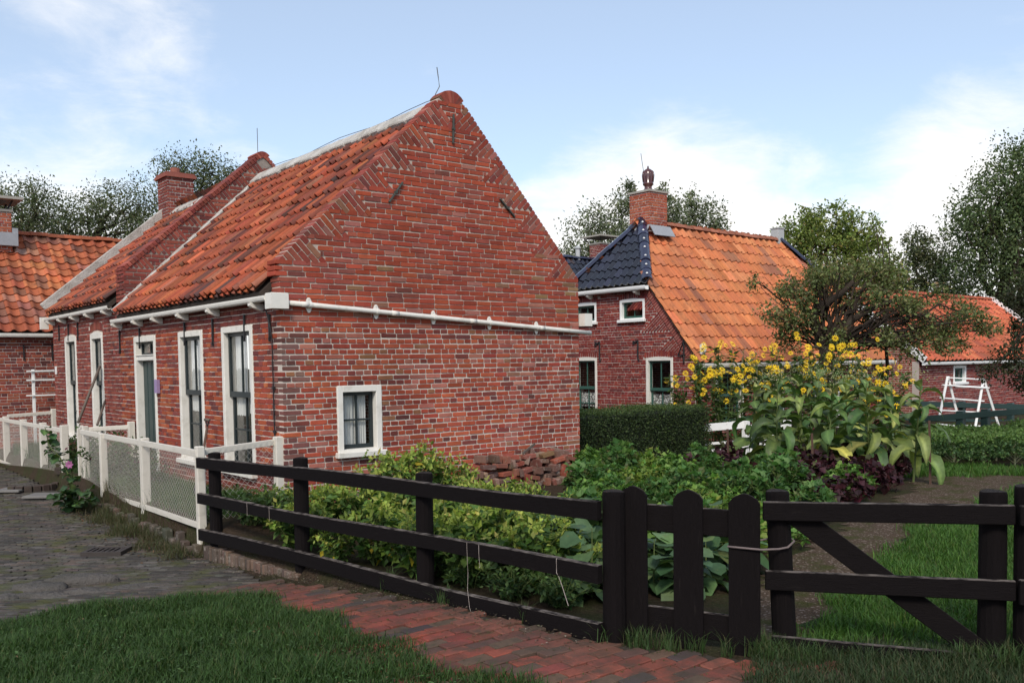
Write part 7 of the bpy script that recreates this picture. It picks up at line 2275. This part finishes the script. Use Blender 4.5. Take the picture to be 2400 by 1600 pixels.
# --- kale
def kale_proto(seed):
    r = np.random.default_rng(seed); t = thing('kale_plant', 'curly green kale plant in the bed by the green fence', 'plant'); ms, ml = MB(), MB()
    h = .42; ms.tube([(0, 0, 0), (.01, 0, h)], [.018, .014], 7)
    for i in range(20):
        a = i * 2.4; e = .15 + .8 * (i / 20); rr = .30 * (1 - .55 * (i / 20)); z0 = h * (.35 + .6 * i / 20)
        tip = np.array([rr * math.cos(a), rr * math.sin(a), z0 + .05 + .10 * (i / 20)]); ms.tube([(0, 0, z0 - .08), tip * (.6, .6, 1) , tip], [.006, .005, .003], 4, cap=False)
        n = 130; P = tip + r.normal(0, 1, (n, 3)) * (.078, .078, .026); D = unit(r.normal(0, 1, (n, 3)) + (0, 0, .3)); L_ = r.uniform(.026, .05, n)
        leaves(ml, P, D, unit(r.normal(0, .9, (n, 3)) + (0, 0, .7)), L_, L_ * .9, tints(r, n, [(0.058, 0.105, 0.040), (0.045, 0.088, 0.034), (0.09, 0.145, 0.045)] if i < 13 else [(0.10, 0.165, 0.045), (0.075, 0.13, 0.04)], [4, 4, 2] if i < 13 else [1, 1]))
    ms.build('stems', 'stem_pale', t); ml.build('foliage', 'leaf_attr', t); return t


KA = [kale_proto(330), kale_proto(331)]
ks = []
r = np.random.default_rng(332)
for d, l in ((14.9, 2235), (15.8, 2190), (16.7, 2165), (17.6, 2150)):
    for px in np.arange(l, 2440, 72 * 15 / d): ks.append((px + r.normal(0, 8), d + (2400 - px) * -.0004 + r.normal(0, .08)))
scatter(KA, ks, 'curly green kale plant in the bed by the green fence', 'kale plants', 333, (.85, 1.08))

# --- mallow at the white fence
MA = [blade_mesh(.12, .13, 1.2, .2, .006, 340 + i, n=6) for i in range(3)]
mp = on(165, 1192, 'z', -.40); mp[2] = float(gz(mp[0], mp[1]))
mal = thing('mallow_plant', 'tall leaning mallow plant with one pink flower in front of the white fence', 'plant', tuple(mp))
r = np.random.default_rng(341); dm = np.linalg.norm(mp - CAM)
def mstem(pts, n, pal, sz):
    ms = MB(); ms.tube(pts, np.linspace(.011, .005, len(pts)), 6, cap=False); o = ms.build('stem', 'stem', mal)
    P = np.array(pts)
    for i in range(n):
        f = (i + .5) / n * (len(P) - 1); k = min(int(f), len(P) - 2); q = P[k] + (P[k + 1] - P[k]) * (f - k)
        o = bpy.data.objects.new('leaf', MA[r.integers(0, 3)]); COL.objects.link(o); o.parent = mal; o.matrix_parent_inverse = Matrix.Translation(-Vector(ROOTLOC[mal.as_pointer()]))
        s = sz * r.uniform(.7, 1.3); a = r.uniform(0, 6.28); o.location = q + np.array([-math.sin(a), math.cos(a), 0]) * .03; o.rotation_euler = (r.normal(-.3, .3), r.normal(0, .3), a); o.scale = (s, s, s)
        o.color = (*tints(r, 1, *pal)[0], 1)
MP_ = ([(0.034, 0.070, 0.026), (0.025, 0.055, 0.020), (0.055, 0.10, 0.03)], [4, 4, 1.5])
mstem([mp, at(165, 1120, 12.0), at(140, 1070, 12.0), at(115, 1045, 12.0), at(105, 1000, 12.0)], 40, MP_, 1.0)
for q in ((205, 1150), (130, 1165), (185, 1180), (215, 1175), (150, 1150), (170, 1110)):
    mstem([mp, (mp + at(*q, 11.9)) / 2 + (0, 0, .08), at(*q, 11.8)], 15, MP_, 1.15)
mb = MB(); c = at(163, 1088, 11.9)
for i in range(7):
    a = 2 * PI * i / 7; d3 = RT * math.cos(a) + UP * math.sin(a)
    leaves(mb, [c], [d3 - FW * .35], [-FW], .06, .05, [(1, 1, 1)], LEAF4)
mb.build('flower', 'mallow_petal', mal)


# ------------------------------------------------------------------ grass
def grass(name, label, poly, dens, h, w, pal, pw, seed, lift=0.0, soft=.12, clump_=.5, base=True):
    r = np.random.default_rng(seed); P = np.array(poly); lo, hi = P.min(0) - .1, P.max(0) + .1
    n = int(dens * (hi[0] - lo[0]) * (hi[1] - lo[1]))
    x = r.uniform(lo[0], hi[0], n); y = r.uniform(lo[1], hi[1], n)
    wx = x + soft * np.sin(y * 6.3 + 1) * np.cos(x * 4.1) + r.normal(0, soft * .35, n); wy = y + soft * np.sin(x * 5.7) * np.cos(y * 3.9 + 2) + r.normal(0, soft * .35, n)
    k = inside(poly, wx, wy)
    d = x * FW[0] + y * FW[1]; px = 1200 + FPX * (x * RT[0] + y * RT[1]) / np.maximum(d, .1)
    k &= (d > 2.5) & (px > -250) & (px < 2650)
    x, y = x[k], y[k]; n = len(x)
    if n == 0: return
    cl = (np.sin(x * 3.7 + 1.3 * np.sin(y * 2.9)) * np.cos(y * 4.3 + np.sin(x * 2.1)) + .6 * np.sin(x * 9.1) * np.cos(y * 8.3)) * .5
    hh = h * r.uniform(.5, 1.25, n) * (1 + clump_ * cl); a = r.uniform(0, 2 * PI, n); ln = hh * r.uniform(.2, .95, n)
    b = np.stack([x, y, gz(x, y) + lift - .004], 1); dr = np.stack([np.cos(a), np.sin(a), np.zeros(n)], 1); sd = np.stack([-np.sin(a), np.cos(a), np.zeros(n)], 1) * (w * r.uniform(.6, 1.3, n))[:, None] / 2
    tw = r.uniform(-.6, .6, n)[:, None]; sd2 = sd + dr * tw * w * .4
    mid = b + dr * (ln * .35)[:, None] + np.array([0, 0, 1]) * (hh * .62)[:, None]; tip = b + dr * ln[:, None] + np.array([0, 0, 1]) * (hh * .95)[:, None]
    V = np.stack([b - sd, b + sd, mid + sd2 * .8, mid - sd2 * .8, tip], 1)
    mb = MB(); tn_ = tints(r, n, pal, pw, .16) * (1 + .13 * cl)[:, None]; mb.many(V, [(0, 1, 2, 3), (3, 2, 4)], tn_)
    return tag(mb.build(name, 'blade', None), label, 'grass', kind='stuff')


GP = [(0.036, 0.075, 0.017), (0.028, 0.060, 0.014), (0.052, 0.098, 0.024), (0.078, 0.088, 0.030)]
LAWN = [(-2.0, 7.3), (0.6, 7.75), (1.6, 7.55), (2.45, 7.15), (2.85, 6.65), (2.86, 5.3), (2.82, 4.45), (2.90, 3.77), (3.0, 3.1), (2.6, 2.2), (-2.0, 2.2)]
sheet('lawn', [(p[0] - (.06 if p[0] > 2.3 else 0), p[1]) for p in LAWN], 'turf', 0.010, .1, 'dark green lawn in the foreground left of the brick path', wob=.05)
grass('lawn_grass', 'short dark green grass of the foreground lawn', LAWN, 8500, .075, .0055, GP, [4, 4, 2, .5], 401, .01)
INNER = [(4.70, 3.02), (5.4, 3.28), (6.24, 3.57), (9.04, 4.34), (12.56, 4.81), (15, 4.75), (20, 4.0), (20, -2), (9, -1), (5.45, 2.1)]
sheet('inner_lawn', INNER, 'turf', 0.010, .15, 'green lawn behind the braced gate', wob=.05)
GI = [(0.055, 0.125, 0.020), (0.044, 0.105, 0.017), (0.080, 0.155, 0.028), (0.10, 0.115, 0.03)]
grass('inner_lawn_grass', 'fresh green grass of the lawn behind the braced gate', [(4.70, 3.02), (5.4, 3.28), (6.24, 3.57), (7.6, 3.95), (9.04, 4.34), (9.0, -1), (5.45, 2.1)], 4200, .085, .0065, GI, [4, 4, 2, .4], 402, .01)
grass('inner_lawn_far_grass', 'fresh green grass of the far part of the inner lawn', [(9.0, 4.34), (12.56, 4.81), (15, 4.75), (20, 4.0), (20, 1.5), (9.0, 0.0)], 900, .10, .013, GI, [4, 4, 2, .4], 403, .01)
VERGE = [(4.36, 3.06), (4.80, 2.80), (5.45, 2.12), (6.3, 1.2), (5.2, .6), (4.2, 2.0), (3.80, 2.72)]
sheet('verge', VERGE, 'turf', 0.012, .08, 'rough grass verge in front of the braced gate', wob=.04)
grass('verge_grass', 'rough olive grass on the verge in front of the gate', VERGE, 8500, .085, .005, [(0.034, 0.060, 0.022), (0.028, 0.048, 0.018), (0.060, 0.070, 0.032), (0.085, 0.075, 0.040)], [4, 4, 2, 1], 404, .012)
STRIP = [(12.6, 6.55), (13.9, 7.2), (14.9, 6.9), (15.8, 5.4), (17, 3.6), (15.0, 4.2), (14.2, 5.6)]
grass('strip_grass', 'strip of grass between gravel path and kale bed', STRIP, 1700, .09, .011, GI, [4, 4, 2, .4], 405, .005)
FRONTG = [(3.50, 9.45), (4.40, 9.6), (4.40, 13.5), (3.62, 13.7)]
grass('front_garden_grass', 'tufted grass in the strip between white fence and cottage', FRONTG, 3200, .16, .007, [(0.040, 0.090, 0.022), (0.055, 0.11, 0.028), (0.085, 0.12, 0.03)], [4, 3, 1.5], 406, 0)
grass('far_front_grass', 'long grass behind the far white fence', [(3.66, 13.8), (4.38, 13.8), (4.38, 20.4), (3.66, 20.4)], 900, .22, .010, [(0.035, 0.075, 0.022), (0.05, 0.095, 0.028)], [1, 1], 407, 0)
BANKG = [(3.05, 9.1), (3.42, 9.1), (3.50, 13.6), (3.30, 14.0), (3.12, 11.5)]
grass('bank_grass', 'dry brown-green grass tufts under the white fence', BANKG, 3600, .13, .005, [(0.075, 0.070, 0.035), (0.10, 0.085, 0.05), (0.05, 0.065, 0.024)], [3, 2, 3], 408, .0, clump_=.9)
tf_ = [(*xy(px, d), s) for px, d, s in ((1500, 5.35, .10), (1625, 5.25, .06), (1795, 5.2, .16), (1410, 5.4, .05), (1560, 5.3, .07), (1700, 5.15, .05), (1850, 5.1, .2), (2330, 4.95, .2), (1230, 5.9, .06), (1040, 6.4, .06), (900, 7.0, .06))]
for i, (x, y, s) in enumerate(tf_):
    a = np.linspace(0, 2 * PI, 9)[:-1]; grass('grass_tuft', ('long grass tuft at the foot of the first gate picket', 'thin grass tuft at the foot of second gate picket', 'grass tuft between third picket and braced gate', 'tiny grass tuft at the corner fence post', 'grass tuft between first and second picket', 'grass tuft between second and third picket', 'grass tuft at the left end of the braced gate', 'long grass tuft at the right end of the braced gate', 'tiny weed tuft at the fence foot nearest the gate', 'tiny weed tuft at the middle of the fence foot', 'tiny weed tuft at the far end of the red bricks')[i],
        [(x + s * math.cos(q), y + s * math.sin(q)) for q in a], 5200, .13, .0045, [(0.045, 0.085, 0.026), (0.075, 0.085, 0.036)], [3, 1], 420 + i, .01, soft=.02, clump_=.2)
GR = [(4.42, 3.35), (5.6, 4.0), (7.03, 4.55), (9.2, 5.1), (11.22, 5.61), (13.0, 6.5), (13.9, 6.6), (14.4, 5.4), (15.5, 4.1), (15.5, 3.9), (12.56, 4.71), (9.04, 4.24), (6.24, 3.47), (4.70, 2.92)]
sheet('gravel_path', GR, 'gravel', 0.006, .12, 'brown mossy gravel path leading from the gate into the garden', wob=.06)
# fallen leaves and crumbs near the fence
r = np.random.default_rng(450); mb = MB(); n = 1600
t = r.random(n); x = fA[0] + (fB[0] - fA[0]) * t - np.abs(r.normal(0, .16, n)) - .02; y = fA[1] + (fB[1] - fA[1]) * t + r.normal(0, .05, n)
leaves(mb, np.stack([x, y, gz(x, y) + .028], 1), unit(r.normal(0, 1, (n, 3)) * (1, 1, .15)), unit(r.normal(0, .3, (n, 3)) + (0, 0, 1)), r.uniform(.008, .026, n), r.uniform(.006, .014, n), tints(r, n, [(0.07, 0.05, 0.032), (0.12, 0.10, 0.07), (0.05, 0.042, 0.03), (0.22, 0.20, 0.17)], [4, 3, 4, .8]))
n = 900; y = r.uniform(9.1, 14, n); x = 3.30 - np.abs(r.normal(0, .2, n))
leaves(mb, np.stack([x, y, gz(x, y) + .03], 1), unit(r.normal(0, 1, (n, 3)) * (1, 1, .2)), unit(r.normal(0, .35, (n, 3)) + (0, 0, 1)), r.uniform(.02, .05, n), r.uniform(.012, .03, n), tints(r, n, [(0.075, 0.045, 0.028), (0.05, 0.036, 0.024), (0.12, 0.075, 0.045)], [3, 3, 1]))
n = 2600; y = r.uniform(3, 7.3, n); x = r.uniform(2.5, 4.4, n); k = inside(PATH, x, y); x, y = x[k], np.round(y[k] / .106) * .106 - .03 + r.normal(0, .006, k.sum()); n = len(x)
leaves(mb, np.stack([x, y, gz(x, y) + .020], 1), unit(r.normal(0, 1, (n, 3)) + (0, 0, .4)), unit(r.normal(0, .5, (n, 3)) + (0, 0, 1)), r.uniform(.008, .02, n), r.uniform(.004, .008, n), tints(r, n, [(0.05, 0.065, 0.02), (0.075, 0.06, 0.035), (0.035, 0.05, 0.015)], [3, 2, 2]))
n = 700; P_ = np.stack([r.uniform(-.5, 2.8, n), r.uniform(3, 7.4, n)], 1); P_ = P_[inside(LAWN, P_[:, 0], P_[:, 1])]; P_ = np.repeat(P_, 5, 0) + r.normal(0, .03, (len(P_) * 5, 2)); n = len(P_)
leaves(mb, np.stack([P_[:, 0], P_[:, 1], gz(P_[:, 0], P_[:, 1]) + r.uniform(.03, .075, n)], 1), unit(r.normal(0, 1, (n, 3)) * (1, 1, .3)), unit(r.normal(0, .4, (n, 3)) + (0, 0, 1)), r.uniform(.014, .03, n), r.uniform(.01, .02, n), tints(r, n, [(0.05, 0.10, 0.03), (0.04, 0.075, 0.025), (0.12, 0.08, 0.04)], [5, 4, .3]))
tag(mb.build('leaf_litter', 'leaf_attr', None), 'brown leaf litter and crumbs along the foot of the fences', 'litter', kind='stuff')


# ------------------------------------------------------------------ labels that tell the row plants apart by their order
ORD = 'first second third fourth fifth sixth seventh eighth ninth tenth eleventh twelfth thirteenth fourteenth fifteenth sixteenth seventeenth eighteenth nineteenth twentieth'.split()


def number(group, text):
    it = [o for o in SC.objects if o.parent is None and o.get('group') == group]
    def px(o):
        d = np.array(o.location) - CAM
        return (d @ RT) / (d @ FW)
    for w_, o in zip(ORD, sorted(it, key=px)): o['label'] = text % w_


number('bushy plants behind the black fence', '%s yellow-green bush behind the black fence, counted from the white fence')
number('tobacco plants in the row', '%s big-leaved tobacco plant of the row, counted from the hedge end')
number('tall yellow flowers', '%s tall yellow-flowered plant behind the tobacco, counted from the hedge')
number('round-leaved plants behind the gate', '%s rounded blue-green leafed plant in the bed, counted from the left')
number('low dark plants at the fence foot', '%s low dark leafy plant behind the lowest rail, counted from the white fence')
number('plants behind the white fence', '%s dark leafy border plant behind the white fence, counted from the left')
